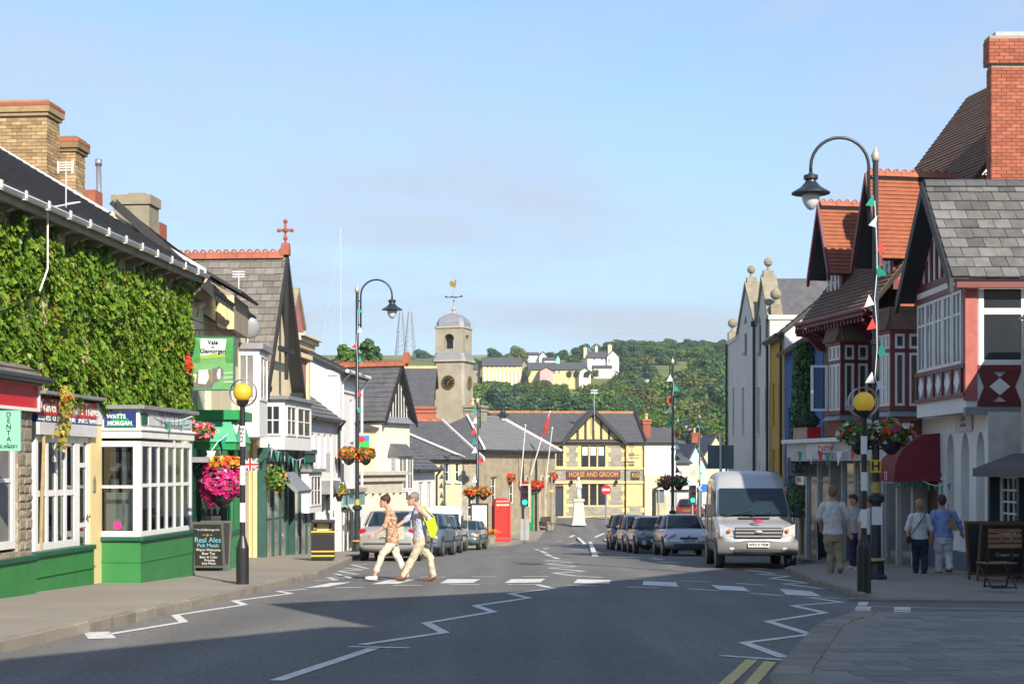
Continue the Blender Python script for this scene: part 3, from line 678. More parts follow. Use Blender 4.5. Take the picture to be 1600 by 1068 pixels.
# television aerial on the eaves
ux = b.u(103, -.1); za, zb = b.z(318, ux, -.1), b.z(252, ux, -.1)
q = MB(); q.cyl((ux, -.1, za - .2), (ux, -.1, zb), .014); q.build('aerial_mast', SILVERM, t)
q = MB()
for k in range(4): q.box(ux - .02, ux + .02, -.24, .05, zb - .03 - k * .045, zb - .015 - k * .045)
q.box(ux - .01, ux + .01, -.24, -.2, zb - .2, zb); q.box(ux - .01, ux + .01, .02, .05, zb - .2, zb); q.build('aerial_grid', WHITE, t)
q = MB(); ux2 = b.u(68, -.35)
q.tube([(ux, -.12, za), (ux - .4, -.5, za - .05), (b.u(75, -.55), -.55, b.z(325, b.u(75, -.55), -.55)), (ux2, -.42, b.z(350, ux2, -.42)), (ux2, -.42, b.z(420, ux2, -.42)), (b.u(62, -.4), -.4, b.z(455, b.u(62, -.4), -.4))], .014, 5); q.build('aerial_cable', WHITE, t)
# travel shop
yf = -.12; u0, u1 = b.u(53, yf), b.u(147, yf); ur = u1
zc, zr_, zb_, zl, zw = b.z(621, ur, yf), b.z(630, ur, yf), b.z(654.6, ur, yf), b.z(665, ur, yf), b.z(683, ur, yf); zs = b.z(848, ur, yf)
MB().box(u0, u1 + .12, yf - .20, .1, zc - .06, zc).build('shop_canopy', LEAD, t, bevel=.01)
box('fascia', RED, t, u0, u1, yf - .05, .05, zb_, zc - .11); box('fascia_band', NAVY, t, u0, u1 - .004, yf - .06, .05, zl, zb_ - .003)
text('lettering', 'Travel & Stewart Travel', WHITE, t, ((u0 + u1) / 2 + .1, yf - .055, (zr_ + zb_) / 2), .30, sx=.95, bold=.004)
text('lettering', 'BUSINESS  GROUPS  LEISURE   SPORTS TRAVEL', WHITE, t, ((u0 + u1) / 2, yf - .065, (zl + zb_) / 2), .115, sx=1.15)
box('lintel', mat('grey_white_paint', (.55, .55, .56), .6, .1, 3), t, u0, u1 - .1, yf - .10, .05, zw, zl - .004)
uw0, uw1 = b.u(55, yf), b.u(121, yf)
fr = win(t, uw0, uw1, zs, zw - .004, yf, fw=.12, mw=.10, split=True, gm=CLEAR, nx=4, zsplit=[b.z(768, uw1, yf)])
ud = b.u(139, yf)
dw = win(t, uw1 + .01, ud, zs - .55, zw - .004, yf, fw=.10, mw=.08, split=True, gm=CLEAR, nx=1, zsplit=[zs + .35, zw - .5], name='door')
MB().ball((ud - .16, yf - .05, zs + .5), .035).build('handle', mat('brass', (.6, .42, .15), .3, metal=1), dw, smooth=True)
box('pillar', CREAMP, t, ud + .01, ua - .02, yf - .02, .1, -.9, zl + .02)
MB().prism([(ud + .12, 0), (ud + .26, 0), (ud + .26, .2), (ud + .19, .3), (ud + .12, .2)], 'y', yf - .04, yf - .02).build('plaque', GREYSTONE, t).location.z = b.z(768, ud, yf)
box('lintel_side', WHITE, t, u1 - .08, ua - .03, yf - .04, .1, zl + .03, zc - .1)
q = MB(); q.box(0, ud - .02, yf - .10, .05, -1, zs - .09); q.build('stall_riser', RISER, t); MB().box(0, ud - .02, yf - .15, -.02, zs - .09, zs - .004).build('shop_sill', GREENP, t, bevel=.015); MB().box(0, ud - .02, yf - .125, yf - .10, zs - .42, zs - .38).build('riser_moulding', RISER, t)
room(t, u0 - 1, ua - .1, .05, 2.6, -.9, zw + .2)
for k in range(7):
    uu = uw0 + (uw1 - uw0) * (k + .4) / 7; zz_ = zs + random.choice((.15, .9, 1.2)); box('poster', PRINT, t, uu - .16, uu + .16, .12 + .1 * (k % 2), .13 + .1 * (k % 2), zz_, zz_ + .5)
# estate agent's bay
d = -b.yy(218, ua); ue = b.u(300, -d); yb = -d
Z = lambda py: b.z(py, ua, yb)
z_top, z_f0, z_l0, z_w1, z_sill = Z(632.5), Z(668), Z(684), Z(688.6), Z(838)
MB().box(ua - .10, ue + .12, yb - .12, 0, z_top - .075, z_top).build('bay_roof', LEAD, t, bevel=.01)
MB().box(ua, ue, yb, 0, z_f0, z_top - .08).build('bay_fascia', WHITE, t)
MB().box(ua - .05, ue + .07, yb - .07, 0, z_f0 - .05, z_f0 - .003).box(ua - .02, ue + .04, yb - .04, 0, z_l0, z_f0 - .055).build('bay_cornice', WHITE, t, bevel=.012)
bm_ = box('sign_board', NAVY, t, ua - .035, ua - .003, b.yy(213, ua), b.yy(164, ua), Z(667), Z(643))
MB().prism([(b.yy(213, ua) + .02, Z(667) + .01), (b.yy(164, ua) - .02, Z(667) + .01), (b.yy(176, ua), Z(655)), (b.yy(189, ua), Z(643)), (b.yy(202, ua), Z(655))], 'x', ua - .045, ua - .034).build('sign_emblem', mat('sign_green', (.01, .25, .16), .5), bm_)
rotx = (R(90), 0, R(-90))
text('lettering', 'WATTS', WHITE, bm_, (ua - .05, b.yy(183, ua), Z(650.5)), .105, rotx, bold=.003, sx=1.0); text('lettering', 'MORGAN', WHITE, bm_, (ua - .05, b.yy(188.5, ua), Z(661)), .105, rotx, bold=.003, sx=1.0)
sb = box('sign_board', mat('frosted_sign', (.50, .55, .55), .5, .2, 6), t, ua + .45, ue - .1, yb - .03, yb - .004, z_f0 + .06, z_top - .14)
text('lettering', 'WATTS', LEAD, sb, ((ua + ue) / 2 + .2, yb - .034, (z_f0 + z_top) / 2 - .02), .36, sx=1.3)
MB().box(ua + .08, ua + .38, yb - .03, yb - .004, z_f0 + .06, z_top - .14).build('sign_board', GREENP, t)
yw = b.yy(152, ua); win(t, yb + .02, -.02, z_sill, z_w1, ua, axis='x', sgn=1, fw=.10, mw=.05, nx=1, zsplit=[Z(760)], split=True, gm=CLEAR)
win(t, ua + .075, ue, z_sill, z_w1, yb, fw=.09, mw=.065, nx=6, zsplit=[Z(758)], split=True, gm=CLEAR)
win(t, yb + .09, -.02, z_sill, z_w1, ue, axis='x', sgn=-1, fw=.08, nx=1, nz=2, gm=CLEAR)
MB().box(ua - .03, ue + .03, yb - .03, .0, -1.2, z_sill - .085).build('stall_riser', RISER, t); MB().box(ua - .09, ue + .09, yb - .09, 0, z_sill - .08, z_sill - .003).build('shop_sill', GREENP, t, bevel=.015)
MB().box(ua - .045, ue + .045, yb - .045, 0, z_sill - .47, z_sill - .43).build('riser_moulding', RISER, t)
MB().box(ua - .05, ue + .05, yb - .05, 0, -1.2, -.32).build('riser_plinth', RISER, t, bevel=.01)
MB().prism([(yb + .42, z_sill + .12), (yb + .49, z_sill + .16), (yb + .49, z_sill + .26), (yb + .34, z_sill + .26), (yb + .34, z_sill + .16)], 'x', ua + .005, ua + .015).build('pink_sticker', mat('pink_print', (.65, .03, .22), .5), t)
room(t, ua + .08, ue - .05, -.05, 2.6, -.9, z_w1 + .1)
for k in range(3):
    for j in range(3): box('property_card', PRINT, t, ua + .55, ua + .56, yb + .14 + .22 * k, yb + .30 + .22 * k, z_sill + .2 + .5 * j, z_sill + .55 + .5 * j)
for k in range(7):
    for j in range(2): box('property_card', PRINT, t, ua + .35 + .42 * k, ua + .62 + .42 * k, -.42, -.41, z_sill + .25 + .65 * j, z_sill + .65 + .65 * j)
MB().box(ua + .45, ua + .5, yb + .1, -.05, z_sill, z_sill + .8).build('display_stand', WHITE, t)
# the ivy itself
iv = thing('ivy', 'thick green ivy hanging over the long house front under its gutter', 'ivy', (b.A.x, b.A.y, b.z0), t.rotation_euler[2])
pts = []; ztop = lambda u: zg - .35 + .18 * math.sin(u * 2.1) + .14 * math.sin(u * 5.3 + 1)
zbot = lambda u: (3.12 if u < u1 else 2.86) + .14 * math.sin(u * 3.1) + .09 * math.sin(u * 8.3)
gaps = [(b.u(53), .19, 3.1, 4.9), (b.u(124), .17, 3.2, 4.7), (b.u(198), .10, 3.4, 4.5), (b.u(92), .08, 4.0, 5.0)]
n_ = 0; us0 = 6.3
while n_ < 26000:
    u = random.uniform(us0, W + .05); z = random.uniform(zbot(u) - .3, ztop(u) + .15)
    if z < zbot(u) + random.gauss(0, .10) or z > ztop(u) + random.gauss(0, .08): continue
    if any(abs(u - gu - .1 * math.sin(z * 3)) < gw * (1 + .8 * math.sin(z * 5 + gu)) and a < z < c and random.random() < .93 for gu, gw, a, c in gaps): continue
    cl = noise.noise(Vector((u * 1.6, z * 1.6, 0))) * .5 + noise.noise(Vector((u * 4.5, z * 4.5, 3))) * .3
    dep = -.06 - max(0, .17 + .38 * cl) * random.uniform(.45, 1)
    pts.append(((u, dep, z), (0, -1, .25 + .5 * cl))); n_ += 1
lb = MB(); leaf_cloud(lb, pts, .105, .7); lb.build('ivy_leaves', IVYL, iv, fix=False, kind='stuff')
tb = MB()
tb.tube([(b.u(51), -.12, -.3), (b.u(52), -.14, 1.2), (b.u(50), -.2, 2.2), (b.u(56), -.1, 3.2), (b.u(53), -.06, 4.2), (b.u(60), -.05, 5.2)], [.03, .03, .03, .03, .03, .02], 7)
for k in range(7):
    u = us0 + 1 + k * 1.6; tb.tube([(u, -.04, 3), (u + .2 * math.sin(k), -.05, 4), (u + .3 * math.sin(k * 2.), -.05, 5.2)], [.035, .028, .012], 6)
tb.build('ivy_stem', mat('ivy_bark', (.38, .28, .14), .9, .2, 9), iv)
pts = []
for k in range(110):
    s_ = random.random() ** 1.4; u = b.u(66 - 8 * s_) + random.gauss(0, .09); pts.append(((u, -.42 + random.gauss(0, .05), b.z(610 + 85 * s_, u, -.4) + random.gauss(0, .06)), (-.5, -1, .2)))
lb = MB(); leaf_cloud(lb, pts, .10, .7); lb.build('ivy_tendril', leaf_mat('ivy_turning', (.20, .24, .03), (.42, .34, .05), (.45, .16, .03), .2), iv, fix=False, kind='stuff')
# ---------------------------------------------------------------- dental surgery lean-to
b = Bld('dental_surgery', 'low stone lean-to with a plain red fascia and slate roof at the left edge', (-8.42, 14), (-7.63, 24.4), 'shop'); t = b.t; W = b.W
up_ = b.u(28); zf1, zf0 = b.z(598, W), b.z(641, W)
wall(t, STONE, 0, W, -1, zf0, [(0, up_, .5, zf0 - .02)], name='wall', dep=.2); MB().poly([(W, 0, -1), (W, .75, -1), (W, .75, zf1 + .4), (W, 0, zf1)]).build('side_wall', STONE, t)
stonework(t, mat('pier_stone', (.25, .215, .16), .95, .3, 5, .8, 14, rnd=.3), up_ + .02, W, -.3, zf0 - .03, -.004, h=(.11, .22), w=(.16, .34))
box('fascia', RED, t, 0, W + .02, -.09, -.03, zf0 + .03, zf1 - .04)
MB().box(0, W + .05, -.12, .02, zf1 - .04, zf1 + .02).box(0, W + .05, -.12, .02, zf0 - .02, zf0 + .03).box(W + .02, W + .06, -.121, .02, zf0 - .018, zf1).build('fascia_frame', WHITE, t)
roof(t, mat('mossy_slate', (.17, .145, .115), .9, .3, 4, .4, 25, stain=.5, stain_col=(.22, .2, .14)), (-.1, -.2, zf1 + .05), (W + .1, -.2, zf1 + .05), (W + .05, .75, zf1 + .68), (-.1, .75, zf1 + .68), .2, .03)
MB().tube([(0, -.24, zf1 + .05), (W + .16, -.24, zf1 + .04)], .055, 8).build('gutter', BLACK, t)
win(t, 3, up_ - .03, .55, zf0 - .05, .03, nx=4, nz=2, fw=.12, mw=.06, split=True, gm=PALEGLASS)
MB().box(0, W - .05, -.1, -.02, -1, .35).build('stall_riser', RISER, t); MB().box(0, W - .05, -.14, -.02, .35, .42).build('shop_sill', GREENP, t)
sg = thing('hanging_sign', 'pale mint dental surgery board hung under the red fascia', 'sign', (b.A.x, b.A.y, b.z0), t.rotation_euler[2])
xs = W - 2.5; ya, yb2 = b.yy(31.5, xs), b.yy(-4, xs); z1, z0_ = b.z(641, xs, -.3), b.z(704, xs, -.3)
box('board', MINT, sg, xs, xs + .04, ya, yb2, z0_, z1, .004)
for k, ch in enumerate('DENTAL'): text('letter', ch, BLACK, sg, (xs - .004, (ya + yb2) / 2, z1 - .06 - k * .087), .10, rotx)
text('lettering', 'SURGERY', BLACK, sg, (xs - .004, (ya + yb2) / 2, z0_ + .06), .065, rotx)
# ---------------------------------------------------------------- the inn with the bracketed eaves and the green bay
b = Bld('cream_inn', 'cream rendered inn with dark overhanging eaves next to the ivy house', (-7.13, 33.66), (-7.45, 43.5), 'pub'); t = b.t; W = b.W
ze = PZ(462, 34) - b.z0 + .5; 
wall(t, CREAM, 0, W, -1.5, ze, [(.5, 1.4, 3.4, 4.6), (2.4, 3.3, 3.4, 4.6), (6.6, 7.4, 3.4, 4.6)], name='front_wall'); 
for a in (.5, 2.4, 6.6): win(t, a, a + .85, 3.4, 4.6, .1, 2, 2, sill=CREAM)
shell(t, CREAM, W, 3.2, -1.5, ze, 'x', ze + 1.3)
p50 = math.tan(R(42)); oh = .55
roof(t, SLATEB, (-.05, -oh, ze - oh * p50 + .1), (3.4, -oh, ze - oh * p50 + .1), (3.4, 1.6, ze + 1.6 * p50 + .1), (-.05, 1.6, ze + 1.6 * p50 + .1), .25, .035)
roof(t, SLATEB, (3.4, -.2, ze - .2 * p50 + .1), (W, -.2, ze - .2 * p50 + .1), (W, 1.6, ze + 1.6 * p50 + .1), (3.4, 1.6, ze + 1.6 * p50 + .1), .25, .035, 'rear_roof')
raf = MB().hexa([(-.04, 0, -.02), (.04, 0, -.02), (.04, -oh, -.02 - oh * p50), (-.04, -oh, -.02 - oh * p50)], [(-.04, 0, .12), (.04, 0, .12), (.04, -oh, .10 - oh * p50), (-.04, -oh, .10 - oh * p50)]).mesh('rafter', BLACKTIM)
for k in range(9): piece('rafter', raf, t, (.03 + k * .4, 0, ze - .06))
MB().hexa([(-.16, -oh - .05, ze - oh * p50 - .1), (-.08, -oh - .05, ze - oh * p50 - .1), (-.08, 1.5, ze + 1.5 * p50 - .05), (-.16, 1.5, ze + 1.5 * p50 - .05)], [(-.16, -oh - .05, ze - oh * p50 + .16), (-.08, -oh - .05, ze - oh * p50 + .16), (-.08, 1.5, ze + 1.5 * p50 + .2), (-.16, 1.5, ze + 1.5 * p50 + .2)]).build('barge_board', BLACKTIM, t)
# wall dormer further on
xd = 4.0; yr0, yr1 = b.yy(372, xd), b.yy(304, xd); zr0, zr1 = b.z(461, xd, yr0), b.z(418, xd, yr1); yc0, yc1 = b.yy(366, xd), b.yy(339, xd); zbt = b.z(514, xd, yc0)
MB().prism([(yc1, zbt), (yc0 + .02, zbt), (yc0 + .02, zr0), (yr1, zr1), (yr1, zbt - .3)], 'x', xd, xd + 2.6).build('dormer_cheek', BROWNR, t)
MB().box(xd - .03, xd - .002, yc0, yc0 + .10, zbt, zr0).box(xd - .03, xd - .002, yc1 - .14, yc1, zbt, zr0 + .05).box(xd - .03, xd - .002, yc0 + .10, yc1 - .14, zbt, zbt + .12).build('dormer_frame', CREAMP, t)
win(t, yc0 + .1, yc1 - .14, zbt + .12, zr0 - .02, xd - .05, axis='x', nx=1, nz=1, fm=CREAMP, gm=mat('drawn_curtain', (.60, .50, .30), .8, .3, 3, stretch=(8, 8, 1)), name='dormer_window')
q = MB(); quad_slab(q, [(xd - .15, yr0 - .1, zr0 + .02), (xd + 2.8, yr0 - .1, zr0 + .02), (xd + 2.8, yr1, zr1 + .02), (xd - .15, yr1, zr1 + .02)], -.07); q.build('dormer_roof', BLACKTIM, t)
q = MB(); quad_slab(q, [(2.2, b.yy(352, 2.2), b.z(512, 2.2)), (3.9, b.yy(352, 2.2), b.z(512, 2.2)), (3.9, b.yy(314, 2.2), b.z(487, 2.2)), (2.2, b.yy(314, 2.2), b.z(487, 2.2))], .05); q.build('porch_hood', WOODD, t)
# white oriel
xo = b.W - 1.9; yo1, yo0 = b.yy(364, xo), b.yy(405, xo); zo1, zo0 = b.z(545, xo, yo0), b.z(682, xo, yo0)
MB().box(xo - .12, W + .1, yo0 - .12, yo1 + .2, zo1, zo1 + .16).build('oriel_roof', LEAD, t)
MB().box(xo, W - .1, yo0, yo1 + .2, zo0, zo1 - .002).build('oriel', WHITE, t)
win(t, yo0 + .1, yo1 - .14, zo0 + 1.0, zo1 - .12, xo - .04, axis='x', nx=2, nz=1, fw=.06, mw=.03, gm=PALEGLASS)
win(t, xo + .15, W - .3, zo0 + 1.0, zo1 - .12, yo0 - .03, nx=2, nz=1, fw=.07, gm=DARKGLASS)
# green bay shop
xg = b.u(309); xg = .95
yg1, yg0 = b.yy(305, xg), b.yy(354, xg); xe = b.u(376, yg0); Zg = lambda py: b.z(py, xg, yg0)
MB().box(xg, xe, yg0, 0, -1.5, Zg(838)).build('stall_riser', GREENB, t); MB().box(xg - .03, xe + .03, yg0 - .03, 0, Zg(838), Zg(832)).build('shop_sill', GREENP, t)
MB().box(xg - .02, xg + .12, yg0 - .015, yg0 + .10, Zg(832), Zg(700)).box(xg - .02, xg + .1, -.12, 0, Zg(832), Zg(700)).box(xe - .16, xe, yg0 - .015, yg0 + .1, Zg(832), Zg(700)).box(xe - 1.2, xe - 1.05, yg0 - .015, yg0 + .1, Zg(832), Zg(700)).build('shop_post', GREENP, t)
win(t, yg0 + .1, -.12, Zg(832), Zg(700), xg + .02, axis='x', fm=GREENP, nx=1, zsplit=[Zg(725)], split=True, gm=CLEAR, fw=.03)
win(t, xg + .12, xe - 1.2, Zg(832), Zg(700), yg0 + .01, fm=GREENB, nx=2, nz=2, split=True, gm=CLEAR, fw=.04)
MB().box(xe - 1.05, xe - .16, yg0 + .02, yg0 + .06, Zg(832), Zg(700)).build('door_panel', GREENB, t)
o = MB().hexa([(xg - .1, yg0 - .25, Zg(690)), (xe, yg0 - .25, Zg(690)), (xe, .0, Zg(690)), (xg - .1, 0, Zg(690))], [(xg + .05, yg0 - .08, Zg(655)), (xe, yg0 - .08, Zg(655)), (xe, 0, Zg(655)), (xg + .05, 0, Zg(655))]).build('fascia', mat('fascia_green', (.06, .40, .20), .5, .1, 3), t)
MB().box(xg - .05, xe, yg0 - .28, 0, Zg(655), Zg(640)).box(xg - .05, xe, yg0 - .22, 0, Zg(702), Zg(690)).build('shop_cornice', GREENB, t)
text('lettering', 'gon', WHITE, t, (xg - .045, (yg0) / 2 - .05, Zg(673)), .22, (R(100), 0, R(-90)))
room(t, xg + .1, xe - .1, -.02, 1.6, Zg(850), Zg(690))
for k in range(3):
    o = box('display_shelf', WOODD, t, xg + .35, xg + .7, yg0 + .12, -.1, Zg(806 - k * 29), Zg(804 - k * 29))
    for j in range(4): MB().lathe([(.03, 0), (.05, .03), (.04, .1), (.02, .14)], (xg + .42, yg0 + .2 + j * .13, Zg(804 - k * 29)), 8).build('ornament', random.choice((WHITE, PRINT, MATS['buff_brick'], MATS['printed_sheet'])), o)
MB().box(-.05, xg - .2, -.1, -.02, -1.2, Zg(700)).build('dark_door', GREENP, t)
MB().box(-.1, xg - .05, -.5, 0, Zg(722), Zg(714)).build('door_hood', LEAD, t)
# ---------------------------------------------------------------- steep slate gable with terracotta crest
b = Bld('crested_gable_house', 'cream gabled house with steep slate roof and terracotta crest and cross', (-7.3, 43.9), (-6.93, 48.3), 'house'); t = b.t; W = b.W
zE = b.z(597, 0); um = W / 2; zR = b.z(404, um, -.3); D = 9
wall(t, CREAM, 0, W, -1.5, zE, [(.7, W - .7, 3.4, 4.5)], name='front_wall')
MB().poly([(0, 0, zE), (W, 0, zE), (um, 0, zR - .1)]).build('gable', CREAM, t); shell(t, CREAM, W, D, -1.5, zE, 'y', zR - .1)
sl = (zR - zE) / um; ze_ = zE - .22 * sl
dv = 3.9
slates(t, mat('grey_slate', (.17, .155, .135), .85, .22, 3, .3, 25, rnd=.22), (-.22, dv, ze_ + .1), (-.22, -.35, ze_ + .1), (um, -.35, zR + .1), (um, dv, zR + .1), .245, .32)
roof(t, SLATEB, (-.22, D, ze_ + .1), (-.22, dv, ze_ + .1), (um, dv, zR + .1), (um, D, zR + .1), .25, .03, 'rear_roof')
roof(t, SLATEB, (W + .22, -.35, ze_ + .1), (W + .22, D, ze_ + .1), (um, D, zR + .1), (um, -.35, zR + .1), .25, .03, 'far_roof')
ridge(t, TERRA, (um, -.3, zR + .14), (um, dv + 2, zR + .14), None, .16, crest=.16)
q = MB(); q.prism([(-.16, -.05), (.16, -.05), (.10, .22), (.03, .32), (-.03, .32), (-.10, .22)], 'y', -.45, -.2); q.cyl((0, -.32, .3), (0, -.32, .62), .04, .03).ball((0, -.32, .46), .07).box(-.03, .03, -.52, -.12, .66, .74).ball((0, -.52, .7), .06).ball((0, -.12, .7), .06).ball((0, -.32, .7), .08).cyl((0, -.32, .7), (0, -.32, .95), .035).ball((0, -.32, .97), .07)
o = q.build('finial', TERRA, t); o.location = (um, 0, zR + .15)
for s in (0, 1):
    xa_, xb_ = (-.24, um) if s == 0 else (W + .24, um)
    MB().hexa([(xa_, -.42, ze_ - .18), (xa_, -.35, ze_ - .18), (xb_, -.35, zR - .16), (xb_, -.42, zR - .16)], [(xa_, -.42, ze_ + .1), (xa_, -.35, ze_ + .1), (xb_, -.35, zR + .14), (xb_, -.42, zR + .14)]).build('barge_board', BLACKTIM, t)
MB().box(um - .9, um + .9, -.4, -.3, zE + 1.0, zE + 1.15).box(um - .06, um + .06, -.4, -.3, zE + .2, zR - .2).build('gable_truss', BLACKTIM, t)
for x in (.1, W - .2): MB().prism([(0, 0), (-.4, 0), (-.4, -.12), (-.1, -.5), (0, -.5)], 'x', x, x + .12).build('gable_bracket', BLACKTIM, t).location.z = zE - .1
MB().box(.5, W - .3, -.7, 0, 3.2, 4.65).build('bay', WHITE, t); MB().box(.35, W - .15, -.85, 0, 4.65, 4.75).build('bay_roof', LEAD, t)
win(t, .7, 1.9, 3.6, 4.5, -.73, 2, 2); win(t, 2.1, W - .5, 3.6, 4.5, -.73, 2, 2); win(t, -.6, -.1, 3.6, 4.5, .46, 2, 2, axis='x')
# cream flank with pilaster and downpipe
MB().box(-.06, .0, -.02, 1.2, -1.5, b.z(688, 0)).box(-.12, .02, -.10, 1.2, b.z(688, 0), b.z(682, 0)).box(-.09, .02, -.06, 1.2, b.z(700, 0), b.z(696, 0)).build('pilaster', CREAMP, t, bevel=.01)
MB().tube([(-.1, .06, b.z(690, 0)), (-.1, .06, -.9), (-.16, -.02, -1.0)], .04, 8).build('downpipe', CREAMP, t)
q = MB(); q.ball((0, 0, 0), .3, sy=.25, n=16, m=8); o = q.build('satellite_dish', LEAD, t, smooth=True); xq = -.3; o.location = (-1.2, b.yy(390, -1.2), b.z(512, -1.2)); o.rotation_euler = (R(10), 0, R(-70))
MB().cyl((-1.15, b.yy(387, -1.15), b.z(545, -1.15)), (-1.15, b.yy(387, -1.15), b.z(515, -1.15)), .02).build('dish_mast', WHITE, t)
aer = MB(); yq = b.yy(373, .6); aer.cyl((.6, yq, b.z(460, .6)), (.6, yq, b.z(426, .6)), .014)
for k in range(3): aer.box(.58, .62, yq - .18, yq + .18, b.z(424 + 4 * k, .6) - .015, b.z(424 + 4 * k, .6) + .015)
aer.build('aerial', WHITE, t)
# its green shopfront
DG = mat('bottle_green', (.025, .085, .07), .5, .2, 3)
zt_ = b.z(705, 0, -.3); L3 = 6.6
MB().box(.05, L3, -.35, 0, zt_ - .02, zt_ + .12).box(.05, L3, -.3, 0, zt_ - .3, zt_ - .02).build('shop_fascia', DG, t, bevel=.01)
for k in range(8): box('shop_post', DG, t, .05 + k * .9, .17 + k * .9, -.26, 0, -1.4, zt_ - .3)
for k in range(7):
    if k == 3: box('door', WOODD, t, .25 + k * .9, .91 + k * .9, -.05, 0, -1.2, zt_ - .5); continue
    win(t, .175 + k * .9, .945 + k * .9, -.45, zt_ - .31, -.235, 1, 2, fm=DG, gm=mat('shop_glass', (.30, .29, .25), .06, .5, 1.5, spec=.7), fw=.03, mw=.03)
    box('stall_riser', BROWNR, t, .215 + k * .9, .945 + k * .9, -.22, 0, -1.4, -.46)
MB().hexa([(1.2, -.9, 1.9), (3.0, -.9, 1.9), (3.0, -.35, 2.4), (1.2, -.35, 2.4)], [(1.2, -.95, 2.0), (3.0, -.95, 2.0), (3.0, -.4, 2.55), (1.2, -.4, 2.55)]).build('awning_box', LEAD, t)
def proj_sign(b, u, px0, px1, py0, py1, m, name, label, fm=None):
    s = thing(name, label, 'sign', (b.A.x, b.A.y, b.z0), b.t.rotation_euler[2]); y0, y1 = b.yy(px1, u), b.yy(px0, u)
    z0, z1 = b.z(py1, u, y0), b.z(py0, u, y0)
    box('board', m, s, u, u + .06, y0, y1, z0, z1, .005)
    f = fm or DG; MB().box(u - .012, u + .072, y0 - .03, y0, z0, z1).box(u - .012, u + .072, y1, y1 + .03, z0, z1).box(u - .012, u + .072, y0 - .03, y1 + .03, z1, z1 + .03).box(u - .012, u + .072, y0 - .03, y1 + .03, z0 - .03, z0).build('frame', f, s)
    MB().tube([(u + .03, y0, z1 + .03), (u + .03, y0, z1 + .12), (u + .03, .1, z1 + .12)], .015, 6).build('bracket', BLACK, s); return s, (y0, y1, z0, z1)
proj_sign(b, 2.2, 418, 440, 672, 722, mat('grey_board', (.30, .29, .27), .6, .3, 8), 'projecting_sign', 'dark weathered board projecting above the bottle-green shop posts')
proj_sign(b, 4.0, 448, 474, 692, 720, mat('pale_board', (.48, .48, .46), .6, .25, 6), 'projecting_sign', 'pale grey framed board projecting beside the green shop front')
# ---------------------------------------------------------------- pink house
PINK = mat('pink_render', (.42, .15, .15), .9, .1, 2, .2, 30)
b = Bld('pink_house', 'narrow pink house with cream cornice and pointed stone-coped gable', (-6.93, 48.35), (-6.74, 50.75), 'house'); t = b.t; W = b.W
zc = b.z(530, 0, -.3); 
wall(t, PINK, 0, W, -1.5, zc, [(.4, .95, 3.0, 5.3), (1.4, 1.95, 3.0, 5.3)], name='front_wall'); shell(t, PINK, W, 8, -1.5, zc, 'y', zc + 2)
for a in (.4, 1.4): win(t, a, a + .55, 3.0, 5.3, .05, 1, 2, fm=CREAMP, gm=PALEGLASS, sill=CREAM)
MB().box(-.05, W + .05, -.15, 0, zc - .5, zc - .35).box(-.1, W + .35, -.30, 0, zc - .02, zc + .12).box(-.1, W + .35, -.42, 0, zc + .12, zc + .2).box(-.05, W + .2, -.2, 0, zc - .2, zc - .02).build('cornice', CREAM, t, bevel=.01)
MB().box(-.02, .3, -.08, 0, 2.6, zc - .5).box(W - .3, W + .02, -.08, 0, 2.6, zc - .5).build('pilaster', CREAM, t)
zp = b.z(458, 1.2)
MB().prism([(.25, zc + .2), (W - .25, zc + .2), (W - .25, zc + .45), (W / 2, zp), (.25, zc + .45)], 'y', .1, .45).build('gable', PINK, t)
q = MB(); quad_slab(q, [(.1, .02, zc + .55), (.1, .55, zc + .55), (W / 2, .55, zp + .2), (W / 2, .02, zp + .2)], .12); quad_slab(q, [(W - .1, .02, zc + .55), (W - .1, .55, zc + .55), (W / 2, .55, zp + .2), (W / 2, .02, zp + .2)], .12); q.build('coping', GREYSTONE, t)
q = MB(); quad_slab(q, [(0, .5, zc), (0, 8, zc), (W / 2, 8, zp), (W / 2, .5, zp)], .1); quad_slab(q, [(W, .5, zc), (W, 8, zc), (W / 2, 8, zp), (W / 2, .5, zp)], .1); q.build('roof', SLATEB, t)
chimney(t, GREYSTONE, W - .35, W + .35, 1.0, 1.9, zc - .5, b.z(485, W, 1), 0)
wb = MB().box(.2, W - .2, -.5, -.05, 1.4, 2.7).build('bay', WHITE, t); win(t, .4, W - .4, 1.6, 2.6, -.53, 3, 2); MB().box(.1, W - .1, -.62, -.02, 2.7, 2.8).build('bay_roof', LEAD, t)
# ---------------------------------------------------------------- white low wing and tall white house
b = Bld('white_cottage', 'low white shop house with slate roof between pink house and tall white house', (-6.74, 50.85), (-6.34, 55.5), 'house'); t = b.t; W = b.W
ze = b.z(653, W); 
ops = [(a, a + .4, 3.0, 4.1) for a in (.5, 1.5, 2.5, 3.5)]
wall(t, WHITEW, 0, W, -1.5, ze, ops, name='front_wall'); shell(t, WHITEW, W, 6, -1.5, ze, 'x', ze + 2.2)
for a in (.5, 1.5, 2.5, 3.5): win(t, a, a + .4, 3.0, 4.1, .08, 1, 2, sill=WHITE)
roof(t, SLATEB, (-.1, -.25, ze - .1), (W, -.25, ze - .1), (W, 3, ze + 2.35), (-.1, 3, ze + 2.35), .25, .03)
MB().tube([(-.1, -.3, ze - .12), (W, -.3, ze - .12)], .06, 8).tube([(W - .1, -.3, ze - .15), (W - .1, -.12, ze - .4), (W - .1, -.12, 2.6)], .045, 8).build('gutter', BLACK, t)
MB().box(0, W, -.28, 0, 2.05, 2.35).build('shop_fascia', mat('weathered_cream', (.55, .50, .38), .8, .2, 3), t)
for k in range(6): box('shop_post', WHITE, t, k * .9, .12 + k * .9, -.18, 0, -1.4, 2.05)
